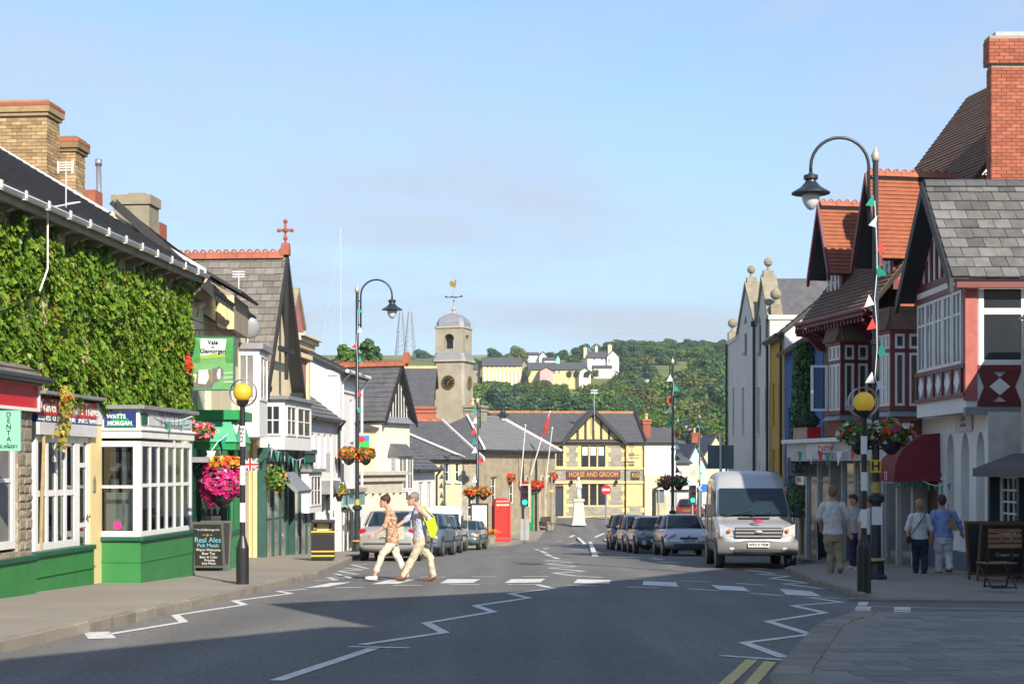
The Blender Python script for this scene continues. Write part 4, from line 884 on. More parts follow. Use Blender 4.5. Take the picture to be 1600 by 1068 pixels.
for k in range(5): win(t, .13 + k * .9, .89 + k * .9, -.6, 2.0, -.15, 3, 2, gm=PALEGLASS); box('stall_riser', WHITE, t, .13 + k * .9, .89 + k * .9, -.15, 0, -1.4, -.61)
MB().box(.6, 2.2, -.62, -.3, 2.05, 2.5).build('awning_box', LEAD, t)
b = Bld('tall_white_house', 'tall plain white house with lit blank gable wall and white gutter', (-6.34, 55.52), (-5.97, 59.8), 'house'); t = b.t; W = b.W
ze = b.z(577, 0); ops = [(.8, 1.2, 4.2, 5.7), (2.6, 3.0, 4.2, 5.7), (.8, 1.2, 2.3, 3.4), (2.6, 3.0, 2.3, 3.4)]
wall(t, WHITEW, 0, W, -1.5, ze, ops, name='front_wall'); shell(t, WHITEW, W, 8, -1.5, ze, 'x', ze + 1.9)
for a, c, e, f in ops: win(t, a, c, e, f, .08, 1, 2, sill=WHITE)
roof(t, SLATEB, (-.15, -.35, ze - .08), (W + .1, -.35, ze - .08), (W + .1, 4, ze + 2.0), (-.15, 4, ze + 2.0), .25, .03)
MB().box(-.05, W, -.06, 0, ze - .75, ze - .68).box(-.02, .45, -.12, 0, -1.5, ze - .2).box(-.06, .5, -.16, .3, ze - .2, ze - .02).build('band_course', WHITEW, t)
MB().tube([(-.15, -.42, ze - .06), (W + .15, -.42, ze - .06)], .07, 8).tube([(W + .05, -.42, ze - .1), (W + .05, -.12, ze - .5), (W + .05, -.12, 2.4)], .05, 8).tube([(.5, -.42, ze - .1), (.5, -.12, ze - .4), (.5, -.12, 2.4)], .05, 8).build('gutter', WHITE, t)
MB().box(-.02, W, -.25, 0, 1.7, 2.2).build('shop_fascia', mat('sage_paint', (.20, .36, .33), .6), t)
MB().box(-.02, W, -.32, 0, 2.2, 2.35).build('shop_cornice', ASHLAR, t)
AWN = mat('striped_canvas', (.55, .53, .5), .8, .1, 2)
MB().hexa([(.2, -.25, 1.75), (1.9, -.25, 1.75), (1.9, -1.2, 1.1), (.2, -1.2, 1.1)], [(.2, -.25, 1.78), (1.9, -.25, 1.78), (1.9, -1.2, 1.13), (.2, -1.2, 1.13)]).box(.2, 1.9, -1.21, -1.19, .85, 1.12).build('awning', AWN, t)
box('stall_riser', LEAD, t, .4, W, -.2, 0, -1.4, -.6); win(t, .5, 1.9, -.58, 1.6, -.2, 2, 1, gm=PALEGLASS, fw=.12); win(t, 2.1, W - .2, -.58, 1.6, -.2, 2, 1, gm=PALEGLASS, fw=.12)
# ---------------------------------------------------------------- black and white timbered gable
b = Bld('timbered_gable_house', 'cream house with black and white timbered gable and slate roof', (PX(596, 66), 66), (PX(640, 68.6), 68.6), 'house'); t = b.t; W = b.W
um = b.u(616, -.4); um = W * .52; zE = b.z(652, um); zR = b.z(572, um, -.4); D = 9
CRW = mat('cream_white_render', (.74, .69, .56), .9, .06, 2)
wall(t, CRW, 0, W, -1.5, zE, [(um - .6, um + .6, 2.6, 3.9)], name='front_wall'); shell(t, CRW, W, D, -1.5, zE, 'y', zR - .1, rx=um)
MB().poly([(0, -.02, zE), (W, -.02, zE), (um, -.02, zR - .08)]).build('gable', WHITEW, t)
sl = (zR - zE) / um; 
q = MB()
for k in range(-4, 5):
    h = (zR - zE) * (1 - abs(k) * .28 / (W / 2)) - .12; w_ = .035 if k else .06
    if h > .2: q.hexa([(um + k * .28 - w_, -.07, zE), (um + k * .28 + w_, -.07, zE), (um + k * .28 + w_, -.02, zE), (um + k * .28 - w_, -.02, zE)], [(um + k * .26 - w_, -.07, zE + h), (um + k * .26 + w_, -.07, zE + h), (um + k * .26 + w_, -.02, zE + h), (um + k * .26 - w_, -.02, zE + h)])
q.build('timber_stud', BLACKTIM, t)
MB().hexa([(.0, -.25, zE - .25), (W, -.25, zE - .25), (W, 0, zE - .25), (0, 0, zE - .25)], [(.3, -.08, zE + .02), (W - .3, -.08, zE + .02), (W - .3, 0, zE + .02), (.3, 0, zE + .02)]).build('gable_skirt', LEAD, t)
for s in (0, 1):
    xa_, xb_ = (-.18, um) if s == 0 else (W + .18, um); zz0 = zE - .3
    MB().hexa([(xa_, -.33, zz0 - .10), (xa_, -.25, zz0 - .10), (xb_, -.25, zR - .12), (xb_, -.33, zR - .12)], [(xa_, -.33, zz0 + .16), (xa_, -.25, zz0 + .16), (xb_, -.25, zR + .16), (xb_, -.33, zR + .16)]).build('barge_board', BLACKTIM, t)
    roof(t, SLATEB, (xa_, -.3, zz0 + .1), (xa_, D, zz0 + .1), (um, D, zR + .1), (um, -.3, zR + .1), .25, .03)
ridge(t, TERRA, (um, -.5, zR + .15), (um, 5.5, zR + .15), None, .15, crest=.15)
MB().prism([(-.14, 0), (.14, 0), (.16, .35), (-.05, .5)], 'y', -.62, -.35).build('finial', TERRA, t).location = (um, 0, zR + .12)
wb = MB().box(um - .75, um + .75, -.45, 0, 2.5, 4.05).build('oriel', WHITE, t)
win(t, um - .7, um + .1, 2.6, 4.0, -.48, 2, 2, gm=PALEGLASS); win(t, um + .14, um + .7, 2.6, 4.0, -.48, 2, 2); win(t, -.42, -.06, 2.6, 4.0, um - .78, axis='x', nx=1, nz=2)
MB().hexa([(um - .9, -.62, 4.05), (um + .9, -.62, 4.05), (um + .9, 0, 4.05), (um - .9, 0, 4.05)], [(um - .6, -.2, 4.6), (um + .6, -.2, 4.6), (um + .6, 0, 4.6), (um - .6, 0, 4.6)]).build('oriel_roof', SLATEB, t)
zs_ = b.z(735, 0)
MB().box(-3.8, W * .3, -.9, .3, zs_ - .18, zs_).box(-3.8, W * .3, -.75, .3, zs_ - .45, zs_ - .18).box(-3.8, W * .3, -.6, .3, zs_ - .95, zs_ - .45).build('shop_cornice', mat('stone_paint', (.50, .46, .38), .8, .15, 3), t, bevel=.02)
for k in range(8): MB().box(-3.7 + k * .65, -3.58 + k * .65, -.7, .2, -1.5, zs_ - .95).build('shop_post', CRW, t)
box('shop_glass', PALEGLASS, t, -3.7, W * .3, -.4, .3, -.8, zs_ - .95); box('stall_riser', CRW, t, -3.7, W * .3, -.45, .3, -1.6, -.8)
box('flank_wall', CREAM, t, -3.8, -.01, .3, 6, -1.5, b.z(668, 0)); q = MB(); quad_slab(q, [(-3.9, .1, b.z(668, 0)), (0, .1, b.z(668, 0)), (0, 3, b.z(640, 0)), (-3.9, 3, b.z(640, 0))], .1); q.build('flank_roof', SLATEB, t)
chimney(t, REDB, -.8, -.2, 1.2, 2.0, 3, b.z(630, 0) , 1); chimney(t, CREAM, W + .1, W + .7, 1.5, 2.3, 3, b.z(640, W), 0)
for k in range(2): chimney_pot(t, mat('buff_pot', (.62, .45, .22), .8, .1, 5), (-2.2 + k * .7, 2.5, b.z(592, -2, 2.5)), .8, .16)
box('rear_stack', CREAM, t, -2.5, -1.2, 2.1, 3.0, 2, b.z(590, -2, 2.5))
# ---------------------------------------------------------------- white cottage and stone range
b = Bld('white_side_cottage', 'small white cottage with low slate roof beside the timbered gable', (-4.55, 69.1), (-3.72, 74), 'house'); t = b.t; W = b.W
ze = b.z(730, W); zg_ = b.z(655, 0)
wall(t, WHITEW, 0, W, -1.5, ze, [(1.6, 2.5, 1.6, 3.0), (3.4, 4.3, 1.6, 3.0)], name='front_wall')
win(t, 1.6, 2.5, 1.6, 3.0, .05, 2, 3); win(t, 3.4, 4.3, 1.6, 3.0, .05, 2, 3)
MB().poly([(0, 0, -1.5), (0, 6, -1.5), (0, 6, ze), (0, 1.4, zg_), (0, .55, zg_ - .2), (0, 0, ze)]).build('gable_wall', WHITEW, t); MB().poly([(W, 0, -1.5), (W, 6, -1.5), (W, 6, ze), (W, 3, ze + 2.6), (W, 0, ze)]).build('side_wall', STONE, t)
roof(t, SLATEB, (-.05, -.3, ze - .12), (W + .1, -.3, ze - .12), (W + .1, 1.4, ze + 1.2), (-.05, 1.4, ze + 1.2), .25, .03)
MB().tube([(-.1, -.36, ze - .1), (W + .15, -.36, ze - .1)], .06, 8).tube([(W + .05, -.3, ze - .12), (W + .05, -.08, ze - .4), (W + .05, -.08, 0)], .05).build('gutter', BLACK, t)
MB().box(.6, W, -.5, 0, .3, .5).build('shop_hood', LEAD, t); win(t, 1.2, 2.6, -1.0, .3, -.06, 3, 2, gm=PALEGLASS)
b = Bld('slate_roofed_house', 'stone and olive house with broad dark slate roof and red ridge behind the parked vans', (PX(640, 79), 79), (PX(747, 81.3), 81.3), 'house'); t = b.t; W = b.W
ze = b.z(716, W); zr = b.z(657, W, 4); us = b.u(722)
wx = [(b.u(p) - .14, b.u(p) + .14, b.z(752, 2), b.z(722, 2)) for p in (699, 715)]
wall(t, mat('olive_render', (.50, .46, .30), .9, .1, 2), 0, us, -1.5, ze, wx, name='front_wall'); wall(t, STONE, us, W, -1.5, ze, [(us + .35, us + .65, 1.4, 2.4)], name='front_wall')
for q_ in wx: win(t, *q_, .06, 1, 2, sill=WHITE, fw=.06)
win(t, us + .35, us + .65, 1.4, 2.4, .06, 1, 2, fw=.06)
shell(t, STONE, W, 8, -1.5, ze, 'x', zr - .1)
roof(t, SLATEB, (-.3, -.3, ze - .05), (W + .15, -.3, ze - .05), (W + .1, 4, zr), (-.3, 4, zr), .22, .03)
ridge(t, TERRA, (-.3, 4, zr + .06), (W + .15, 4, zr + .06), 14, .11)
MB().tube([(b.u(721), -.33, ze + .06), (.3, 3.3, zr - .2)], .06, 6).build('lead_valley', WHITE, t); MB().hexa([(W + .12, -.35, ze - .1), (W + .2, -.35, ze - .1), (W + .2, 4, zr), (W + .12, 4, zr)], [(W + .12, -.35, ze + .08), (W + .2, -.35, ze + .08), (W + .2, 4, zr + .12), (W + .12, 4, zr + .12)]).build('verge', WHITE, t)
box('door', WOODD, t, us + .3, us + .9, -.04, 0, -1.4, .5); win(t, b.u(690), b.u(712), -1.0, .2, -.05, 3, 2, gm=PALEGLASS)
# ================================================================== RIGHT SIDE OF THE STREET
TILE = mat('red_tile', (.29, .088, .042), .85, .22, 5, .2, 40, stain=.35, stain_col=(.26, .14, .05))
TILEB = mat('brown_tile', (.15, .085, .055), .85, .3, 5, .2, 40, stain=.4, stain_col=(.11, .09, .05))
MAROON = mat('maroon_paint', (.15, .022, .026), .5, .15, 4)
PINKW = mat('pink_brickwork', (.40, .12, .10), .85, .2, 5, .3, 40)
def hung(t, m, axis, c, a0, a1, z0, z1, row=.13, sgn=-1, name='tile_hanging', flare=0.0, edge=None):
    """tile-hung wall face in overlapping courses. axis 'x': face at x=c spanning y; axis 'y': face at y=c spanning x"""
    b = MB(); k = max(1, int((z1 - z0) / row))
    for i in range(k):
        za, zb = z0 + (z1 - z0) * i / k, z0 + (z1 - z0) * (i + 1) / k; f = flare * (1 - i / k) ** 2
        o1, o2 = sgn * (.035 + f), sgn * (.008 + f)
        e0, e1 = (a0, a1) if edge is None else edge(za, zb)
        if axis == 'x': b.hexa([(c, e0, za), (c, e1, za), (c + o1, e1, za), (c + o1, e0, za)], [(c, e0, zb), (c, e1, zb), (c + o2, e1, zb), (c + o2, e0, zb)])
        else: b.hexa([(e0, c, za), (e1, c, za), (e1, c + o1, za), (e0, c + o1, za)], [(e0, c, zb), (e1, c, zb), (e1, c + o2, zb), (e0, c + o2, zb)])
    return b.build(name, m, t)
# ---------------------------------------------------------------- jettied black-gabled house with arches
b = Bld('jettied_house', 'half-timbered house with slate gable, maroon timbers and white arches below', (9.62, 36.5), (9.64, 32.6), 'house'); t = b.t; W = b.W
za = lambda z: z - b.z0
zj, ze, zr = za(2.55), za(5.55), za(7.62); um = W / 2 + .05; D = 6
# first floor: windows on the street side, camera side with corner post
zw0, zw1 = b.z(571, W - 1), b.z(457, W - 1)
box('front_wall', WHITEW, t, 0, W, 0, .25, zw1, ze); box('front_wall', WHITEW, t, 0, W, 0, .25, zj, zw0 - .62)
for k in range(5): win(t, .05 + k * (W - .35) / 5, .05 + (k + 1) * (W - .35) / 5 - .04, zw0, zw1, -.01, 2, 1, zsplit=[zw0 + (zw1 - zw0) * .68], fw=.07, mw=.05, split=True, gm=PALEGLASS)
MB().box(-.05, W - .02, -.05, .1, zw0 - .10, zw0 - .005).box(-.05, W - .02, -.06, .1, zw0 - .72, zw0 - .63).box(-.05, W - .02, -.05, .1, zw1 + .005, zw1 + .12).build('maroon_beam', MAROON, t)
for k in range(6): box('timber_post', MAROON, t, k * (W - .35) / 5, k * (W - .35) / 5 + .1, -.04, .1, zw0 - .63, zw0 - .1)
for k in range(5):
    xc = .1 + (k + .5) * (W - .35) / 5; h = .26; zc = zw0 - .365
    MB().prism([(xc - .22, zc), (xc, zc - h * .9), (xc + .22, zc), (xc, zc + h * .9)], 'y', -.03, .0).build('diamond_panel', WHITE, t)
box('apron_panel', LEAD, t, 0, W - .3, .0, .1, zw0 - .63, zw0 - .1)
MB().poly([(-.0, .05, ze), (W, .05, ze), (um, .05, zr - .1)]).build('gable', WHITEW, t)
q = MB()
for k in range(-4, 5):
    h = (zr - ze) * (1 - abs(k) * .42 / (W / 2)) - .12
    if h > .15: q.box(um + k * .42 - .05, um + k * .42 + .05, .0, .05, ze, ze + h)
q.box(0, W, -.02, .05, ze - .08, ze + .08).build('gable_stud', MAROON, t)
PXW = b.yy(1527, W)
# camera-facing flank
wall(t, WHITEW, PXW, 5, zj, ze, [(PXW + .02, 2.2, zw0 - .05, b.z(443, W, 1))], y=W, axis='x', out=1, name='flank_wall', dep=.12)
box('corner_post', PINKW, t, W - .1, W + .04, -.03, PXW - .01, zw0 - .8, ze)
wz0, wz1 = zw0 - .05, b.z(443, W, 1)
win(t, PXW + .02, 2.2, wz0, wz1, W + .03, axis='x', sgn=-1, nx=2, fw=.11, mw=.13, zsplit=[wz0 + (wz1 - wz0) * .66], split=True, gm=DARKGLASS)
MB().box(W, W + .06, -.03, 5, wz1 + .01, wz1 + .14).box(W, W + .06, PXW, 5, wz0 - .14, wz0 - .005).box(W, W + .06, PXW, 5, zj + .12, zj + .22).build('maroon_beam', MAROON, t)
yc = b.yy(1561, W); zc = (zj + .22 + wz0 - .14) / 2; hh = (wz0 - .14 - zj - .22) / 2; hw = .45
def arcpoly(n=6):
    P_ = []
    for cx, cz, a in ((yc - hw, zc + hh, 0), (yc - hw, zc - hh, 1)): pass
    return P_
MB().prism([(yc - hw, zc - hh), (yc - .16, zc - hh), (yc, zc - hh * .62), (yc + .16, zc - hh), (yc + hw, zc - hh), (yc + hw * .72, zc), (yc + hw, zc + hh), (yc + .16, zc + hh), (yc, zc + hh * .62), (yc - .16, zc + hh), (yc - hw, zc + hh), (yc - hw * .72, zc)], 'x', W + .005, W + .05).build('curved_brace', MAROON, t)
MB().prism([(yc - .22, zc), (yc, zc - hh * .58), (yc + .22, zc), (yc, zc + hh * .58)], 'x', W + .052, W + .06).build('diamond_panel', WHITE, t)
box('lead_band', LEAD, t, W - .05, W + .12, -.05, 5, zj - .06, zj + .1)
# slate roof, slate by slate on the side that shows
sl = (zr - ze) / (W / 2); xe_ = W + .28; zee = ze - .28 * sl
slates(t, mat('patched_slate', (.125, .125, .12), .8, .35, 2.5, .35, 20, rnd=.45, stain=.35, stain_col=(.26, .23, .18)), (xe_, -.38, zee + .1), (xe_, 3.9, zee + .1), (um, 3.9, zr + .1), (um, -.38, zr + .1), .33, .36, th=.028)
roof(t, SLATEB, (-.28, -.38, zee + .1), (-.28, D, zee + .1), (um, D, zr + .1), (um, -.38, zr + .1), .3, .03, 'far_roof')
roof(t, SLATEB, (xe_, 3.9, zee + .1), (xe_, D, zee + .1), (um, D, zr + .1), (um, 3.9, zr + .1), .3, .03, 'rear_roof')
ridge(t, mat('dark_ridge', (.07, .07, .075), .7, .2, 5, rnd=.2), (um, -.38, zr + .16), (um, D, zr + .16), None, .13)
for s in (0, 1):
    xa_, xb_ = (-.3, um) if s == 0 else (xe_ + .02, um)
    MB().hexa([(xa_, -.44, zee - .2), (xa_, -.36, zee - .2), (xb_, -.36, zr - .18), (xb_, -.44, zr - .18)], [(xa_, -.44, zee + .1), (xa_, -.36, zee + .1), (xb_, -.36, zr + .14), (xb_, -.44, zr + .14)]).build('barge_board', BLACKTIM, t)
MB().box(W + .2, W + .34, -.3, 5, zee - .10, zee + .02).build('gutter', MAROON, t)
# ground floor set back: white arches
yg = .42; ug0 = b.u(1411, yg); zgr = b.g(W)
AR = [(1485, .30), (1508, .30), (1532, .30)]
ops = []
wallb = MB(); zt, zb0 = zj + .02, -1.2
cols = [b.u(px, yg) for px, _ in AR]; hwid = .30; zs_ = b.z(715, W, yg); zk = b.z(830, W, yg)
edges = [ug0]
for c in cols: edges += [c - hwid, c + hwid]
edges.append(W + .15)
for a, c in zip(edges[0::2], edges[1::2]): wallb.poly([(a, yg, zb0), (c, yg, zb0), (c, yg, zt), (a, yg, zt)])
for c in cols:
    wallb.poly([(c - hwid, yg, zb0), (c + hwid, yg, zb0), (c + hwid, yg, zk), (c - hwid, yg, zk)])
    arc = [(c + hwid * math.cos(a), zs_ + hwid * 1.9 * math.sin(a)) for a in [PI * j / 10 for j in range(11)]]
    for (xa_, z1_), (xb_, z2_) in zip(arc, arc[1:]):
        wallb.poly([(xa_, yg, z1_), (xb_, yg, z2_), (xb_, yg, zt), (xa_, yg, zt)]); wallb.poly([(xa_, yg, z1_), (xa_, yg + .3, z1_), (xb_, yg + .3, z2_), (xb_, yg, z2_)])
    for x_ in (c - hwid, c + hwid): wallb.poly([(x_, yg, zk), (x_, yg + .3, zk), (x_, yg + .3, zs_), (x_, yg, zs_)])
    wallb.poly([(c - hwid, yg, zk), (c + hwid, yg, zk), (c + hwid, yg + .3, zk), (c - hwid, yg + .3, zk)])
wallb.build('arched_wall', WHITEW, t, fix=False)
for c in cols:
    o = win(t, c - hwid, c + hwid, zk, zs_ + hwid * 1.95, yg + .22, 2, 1, zsplit=[zs_], fw=.05, gm=PALEGLASS, name='arched_window'); MB().box(c - hwid - .04, c + hwid + .04, yg - .08, yg + .1, zk - .08, zk).build('sill', WHITE, o)
MB().box(ug0, W + .15, yg - .05, yg + .02, -1.3, b.z(868, W, yg)).build('plinth', mat('blue_grey_paint', (.10, .14, .18), .6, .2, 3), t)
MB().poly([(W + .15, yg, -1.2), (W + .15, 5, -1.2), (W + .15, 5, zj), (W + .15, yg, zj)]).build('rough_side_wall', mat('rough_white', (.62, .60, .54), .95, .25, 2, .6, 8, stain=.5, stain_col=(.35, .33, .28)), t)
MB().poly([(ug0, yg, zj), (W, yg, zj), (W, 0, zj - .05), (ug0, 0, zj - .05)]).poly([(ug0, yg, zj + .02), (W, yg, zj + .02), (W, 5, zj + .02), (ug0, 5, zj + .02)]).build('jetty_soffit', WHITEW, t)
sgn = box('wall_sign', mat('pale_pink_sign', (.55, .45, .45), .5, .15, 3), t, b.u(1496, yg), b.u(1521, yg), yg - .05, yg - .01, b.z(671, W, yg), b.z(640, W, yg))
text('lettering', 'Café\nand cake', mat('sign_blue', (.12, .2, .5), .5), sgn, ((b.u(1496, yg) + b.u(1521, yg)) / 2, yg - .055, (b.z(671, W, yg) + b.z(640, W, yg)) / 2), .13)
# dutch canopy over the door
c1 = b.u(1471, yg); c0 = c1 - 1.55; zc0, zc1 = b.z(745, c1, yg - .9), b.z(676, c1, yg)
q = MB(); rad = 1.15; n = 8
prof = [(yg - rad * math.cos(a) * .95, zc0 + .1 + (zc1 - zc0 - .1) * math.sin(a)) for a in [PI / 2 * j / n for j in range(n + 1)]]
q.rings([[(c0 + .0 + .3 * j / n, y_, z_) for j, (y_, z_) in enumerate(prof)], [(c1 - .3 * j / n * .4, y_, z_) for j, (y_, z_) in enumerate(prof)]], cap=False, close=False)
for x_, s in ((c0, .3), (c1, -.12)):
    for (j, (ya, z1_)), (y2, z2_) in zip(enumerate(prof), prof[1:]): q.poly([(x_ + s * j / n, ya, z1_), (x_ + s * (j + 1) / n, y2, z2_), (x_ + s * .5, yg, zc0 + .1)])
q.box(c0, c1, prof[0][0] - .01, prof[0][0] + .01, zc0 - .1, zc0 + .1); q.box(c1 - .01, c1 + .01, prof[0][0], yg, zc0 - .1, zc0 + .1)
BURG = mat('burgundy_canvas', (.20, .018, .03), .8, .12, 4)
q.build('door_canopy', BURG, t); text('lettering', '13', WHITE, t, ((c0 + c1) / 2, prof[0][0] - .02, zc0 + .02), .3)
text('lettering', 'N2', WHITE, t, ((c0 + c1) / 2 + .2, prof[2][0] - .03, prof[2][1]), .28) if False else None
box('door', WOODD, t, c0 + .2, c1 - .2, yg - .02, yg + .05, -1.0, zc0 + .1); win(t, c0 - .4, c0 + .15, -.4, zc0, yg - .03, 1, 2, gm=PALEGLASS); win(t, c1 - .15, c1 + .3, -.4, zc0, yg - .03, 1, 2, gm=PALEGLASS)
# great brick chimney behind the gable
Yc = 37.2; xc_ = 36.5 - Yc
bricks(t, REDB, xc_ + .25, xc_ + .6, b.yy(1549, xc_ + .6), 4.2, za(6.4), za(PZ(110, Yc)), bw=.235, bh=.085, faces=('x1', 'y0'))
o = bricks(t, REDB, xc_ + .2, xc_ + .66, b.yy(1546, xc_ + .66), 4.3, za(PZ(110, Yc)), za(PZ(67, Yc)), bw=.235, bh=.085, faces=('x1', 'y0'), name='chimney_head')
box('chimney_top', LEAD, o, xc_ + .28, xc_ + .58, b.yy(1556, xc_ + .6), 4.2, za(PZ(67, Yc)), za(PZ(60, Yc)))
# ---------------------------------------------------------------- navy shop at the right edge
b = Bld('navy_shop', 'dark navy shop front with slate canopy at the far right edge', (10.25, 32.3), (10.35, 26.5), 'shop'); t = b.t; W = b.W
NAVD = mat('navy_black', (.02, .028, .045), .5, .2, 4)
z1, z2 = b.z(735, 1.2), b.z(712, 1.2)
MB().box(.6, W, .25, 4, -1.2, b.z(490, 2)).build('front_wall', mat('rough_cream', (.5, .48, .42), .95, .2, 2, .5, 8), t)
MB().hexa([(.1, -.55, z1), (W, -.55, z1), (W, .25, z2), (.1, .25, z2)], [(.1, -.55, z1 + .06), (W, -.55, z1 + .06), (W, .25, z2 + .06), (.1, .25, z2 + .06)]).build('canopy', SLATEB, t)
MB().box(.1, W, -.6, -.54, z1 - .12, z1 + .05).build('canopy_fascia', NAVD, t)
for x in (.15, 1.9, 3.6): box('shop_post', NAVD, t, x, x + .14, -.3, .25, -1.2, z1)
win(t, .4, 1.85, b.z(825, 1), z1 - .1, -.1, 4, 4, split=True, fw=.06, mw=.04); win(t, 2.1, 3.55, b.z(825, 1), z1 - .1, -.1, 4, 4, fw=.06, mw=.04); win(t, -.1, .25, b.z(825, 1), z1 - .1, .32, 1, 4, axis='x')
box('stall_riser', NAVD, t, .3, W, -.12, .25, -1.2, b.z(826, 1))
MB().box(2.2, W, -.25, .25, z2 + .1, b.z(500, 2)).build('oriel', NAVD, t); MB().hexa([(2.1, -.35, b.z(500, 2)), (W, -.35, b.z(500, 2)), (W, .3, b.z(500, 2)), (2.1, .3, b.z(500, 2))], [(2.3, -.1, b.z(480, 2)), (W, -.1, b.z(480, 2)), (W, .3, b.z(480, 2)), (2.3, .3, b.z(480, 2))]).build('oriel_roof', LEAD, t)
win(t, -.2, .2, b.z(600, 2.2), b.z(510, 2.2), 2.17, 1, 2, axis='x')
# ---------------------------------------------------------------- red-tiled house with two dormers and two bays
b = Bld('red_tiled_house', 'red-tiled house with two gabled dormers and two maroon bay windows', (8.55, 45.6), (9.85, 38.75), 'house'); t = b.t; W = b.W
za = lambda z: z - b.z0
zev = za(5.35); ye = -1.05; D = 8; zrr = za(11.9)
zfl = b.z(690, 2, -.5)
ur = b.u(1250, ye); ux_ = b.u(1286)
MB().box(ux_, W, .02, .3, -1.5, zev + .6).build('front_wall', TILEB, t); zs5 = za(5.4)
for x_ in (ux_, W): MB().poly([(x_, .003, -1.5), (x_, D, -1.5), (x_, D, zs5), (x_, D / 2, zrr - 1.2), (x_, .003, zs5)]).build('side_wall', REDB, t)
MB().poly([(ux_, D, -1.5), (W, D, -1.5), (W, D, zs5), (ux_, D, zs5)]).build('back_wall', REDB, t)
ps = (zrr - zev) / (4 - ye)
roof(t, TILEB, (ur, ye, zev), (W + .2, ye, zev), (W + 1.9, 4, zrr), (ur, 4, zrr), .14, .03)
roof(t, TILEB, (ur, D + .5, za(6)), (W + .2, D + .5, za(6)), (W + .2, 4, zrr), (ur, 4, zrr), .25, .03, 'rear_roof')
MB().box(ur, W + .15, ye - .06, ye + .02, zev - .16, zev + .01).box(ur + .05, W + .1, ye + .02, .02, zev - .06, zev - .02).build('eaves_board', MAROON, t)
MB().tube([(ur - .05, ye - .1, zev - .02), (W + .2, ye - .1, zev - .02)], .06, 8).tube([(ur, ye - .1, zev - .05), (ur, ye - .1, zev - .3), (ur + .3, .0, zev - .45)], .045, 8).build('gutter', MAROON, t)
for k in range(7):
    x = ux_ + k * (W - ux_ - .2) / 6
    MB().prism([(0, 0), (-.85, 0), (-.85, -.12), (-.55, -.22), (-.25, -.5), (-.12, -.62), (0, -.62)], 'x', x, x + .12).build('eaves_bracket', MAROON, t).location.z = zev - .06
dent = MB().box(-.04, .04, -.05, .0, -.12, 0).mesh('dentil', MAROON)
for k in range(int((W - ur) / .22)): piece('dentil', dent, t, (ur + .1 + k * .22, ye + .1, zev - .16))
box('rear_stack', WHITEW, t, .3, 1.2, b.yy(1497, .3), b.yy(1524, .3), za(7), b.z(174, .3, 4))
def dormer(p0, p1, y0, zE_, zR_, zB_, depth, ovh, nwin):
    u0, u1 = b.u(p0, y0), b.u(p1, y0); um = (u0 + u1) / 2; s = (zR_ - zE_) / ((u1 - u0) / 2); o = ovh
    dm = MB().poly([(u0, y0, zB_), (u1, y0, zB_), (u1, y0, zE_), (um, y0, zR_ - .08), (u0, y0, zE_)]).build('dormer_front', MAROON, t)
    hung(t, TILE, 'x', u1, y0 + .12, depth, zB_ - .8, zE_ + .1, .12, 1, 'dormer_cheek'); box('corner_post', MAROON, t, u1 - .1, u1 + .03, y0 - .02, y0 + .12, zB_, zE_)
    MB().poly([(u0, y0, zB_ - .5), (u0, depth, zB_ - .5), (u0, depth, zE_), (u0, y0, zE_)]).build('dormer_cheek', TILEB, t)
    for k in range(nwin): win(t, u0 + .08 + (u1 - u0 - .16) * k / nwin, u0 + .08 + (u1 - u0 - .16) * (k + 1) / nwin - .03, zB_ + .05, zE_ - .03, y0 - .05, 1, 2, fw=.05, gm=PALEGLASS)
    zo = zE_ - o * s * .8
    roof(t, TILE, (u1 + o, y0 - .45, zo), (u1 + o, depth, zo), (um, depth + 1.2, zR_), (um, y0 - .45, zR_), .12, .028, 'dormer_roof')
    roof(t, TILE, (u0 - o, y0 - .45, zo), (u0 - o, depth, zo), (um, depth + 1.2, zR_), (um, y0 - .45, zR_), .12, .028, 'dormer_roof')
    ridge(t, TERRA, (um, y0 - .45, zR_ + .06), (um, depth + 1.2, zR_ + .06), None, .10, 'ridge_tile', crest=.12)
    for sd in (0, 1):
        xa_, xb_ = (u0 - o - .02, um) if sd == 0 else (u1 + o + .02, um)
        MB().hexa([(xa_, y0 - .52, zo - .2), (xa_, y0 - .44, zo - .2), (xb_, y0 - .44, zR_ - .18), (xb_, y0 - .52, zR_ - .18)], [(xa_, y0 - .52, zo + .06), (xa_, y0 - .44, zo + .06), (xb_, y0 - .44, zR_ + .05), (xb_, y0 - .52, zR_ + .05)]).build('barge_board', MAROON, t)
    return um
ud1, ud2 = b.u(1316, -.35), b.u(1395, -.35)
um1 = dormer(1293, 1316, -.35, b.z(400, ud1, -.35), b.z(316, ud1, -.35), b.z(478, ud1, -.35), 2.6, .22, 3)
um2 = dormer(1366, 1396, -.35, b.z(366, ud2, -.35), b.z(268, ud2, -.35), b.z(452, ud2, -.35), 3.4, .3, 3)
MB().tube([(um1, -.85, b.z(312, ud1, -.35)), (um1, -1.0, b.z(306, ud1, -.35)), (um1, -1.05, b.z(298, ud1, -.35)), (um1, -1.15, b.z(294, ud1, -.35))], [.09, .07, .06, .02], 8).ball((um1, -1.12, b.z(297, ud1, -.35)), .08).build('dragon_finial', TERRA, t)
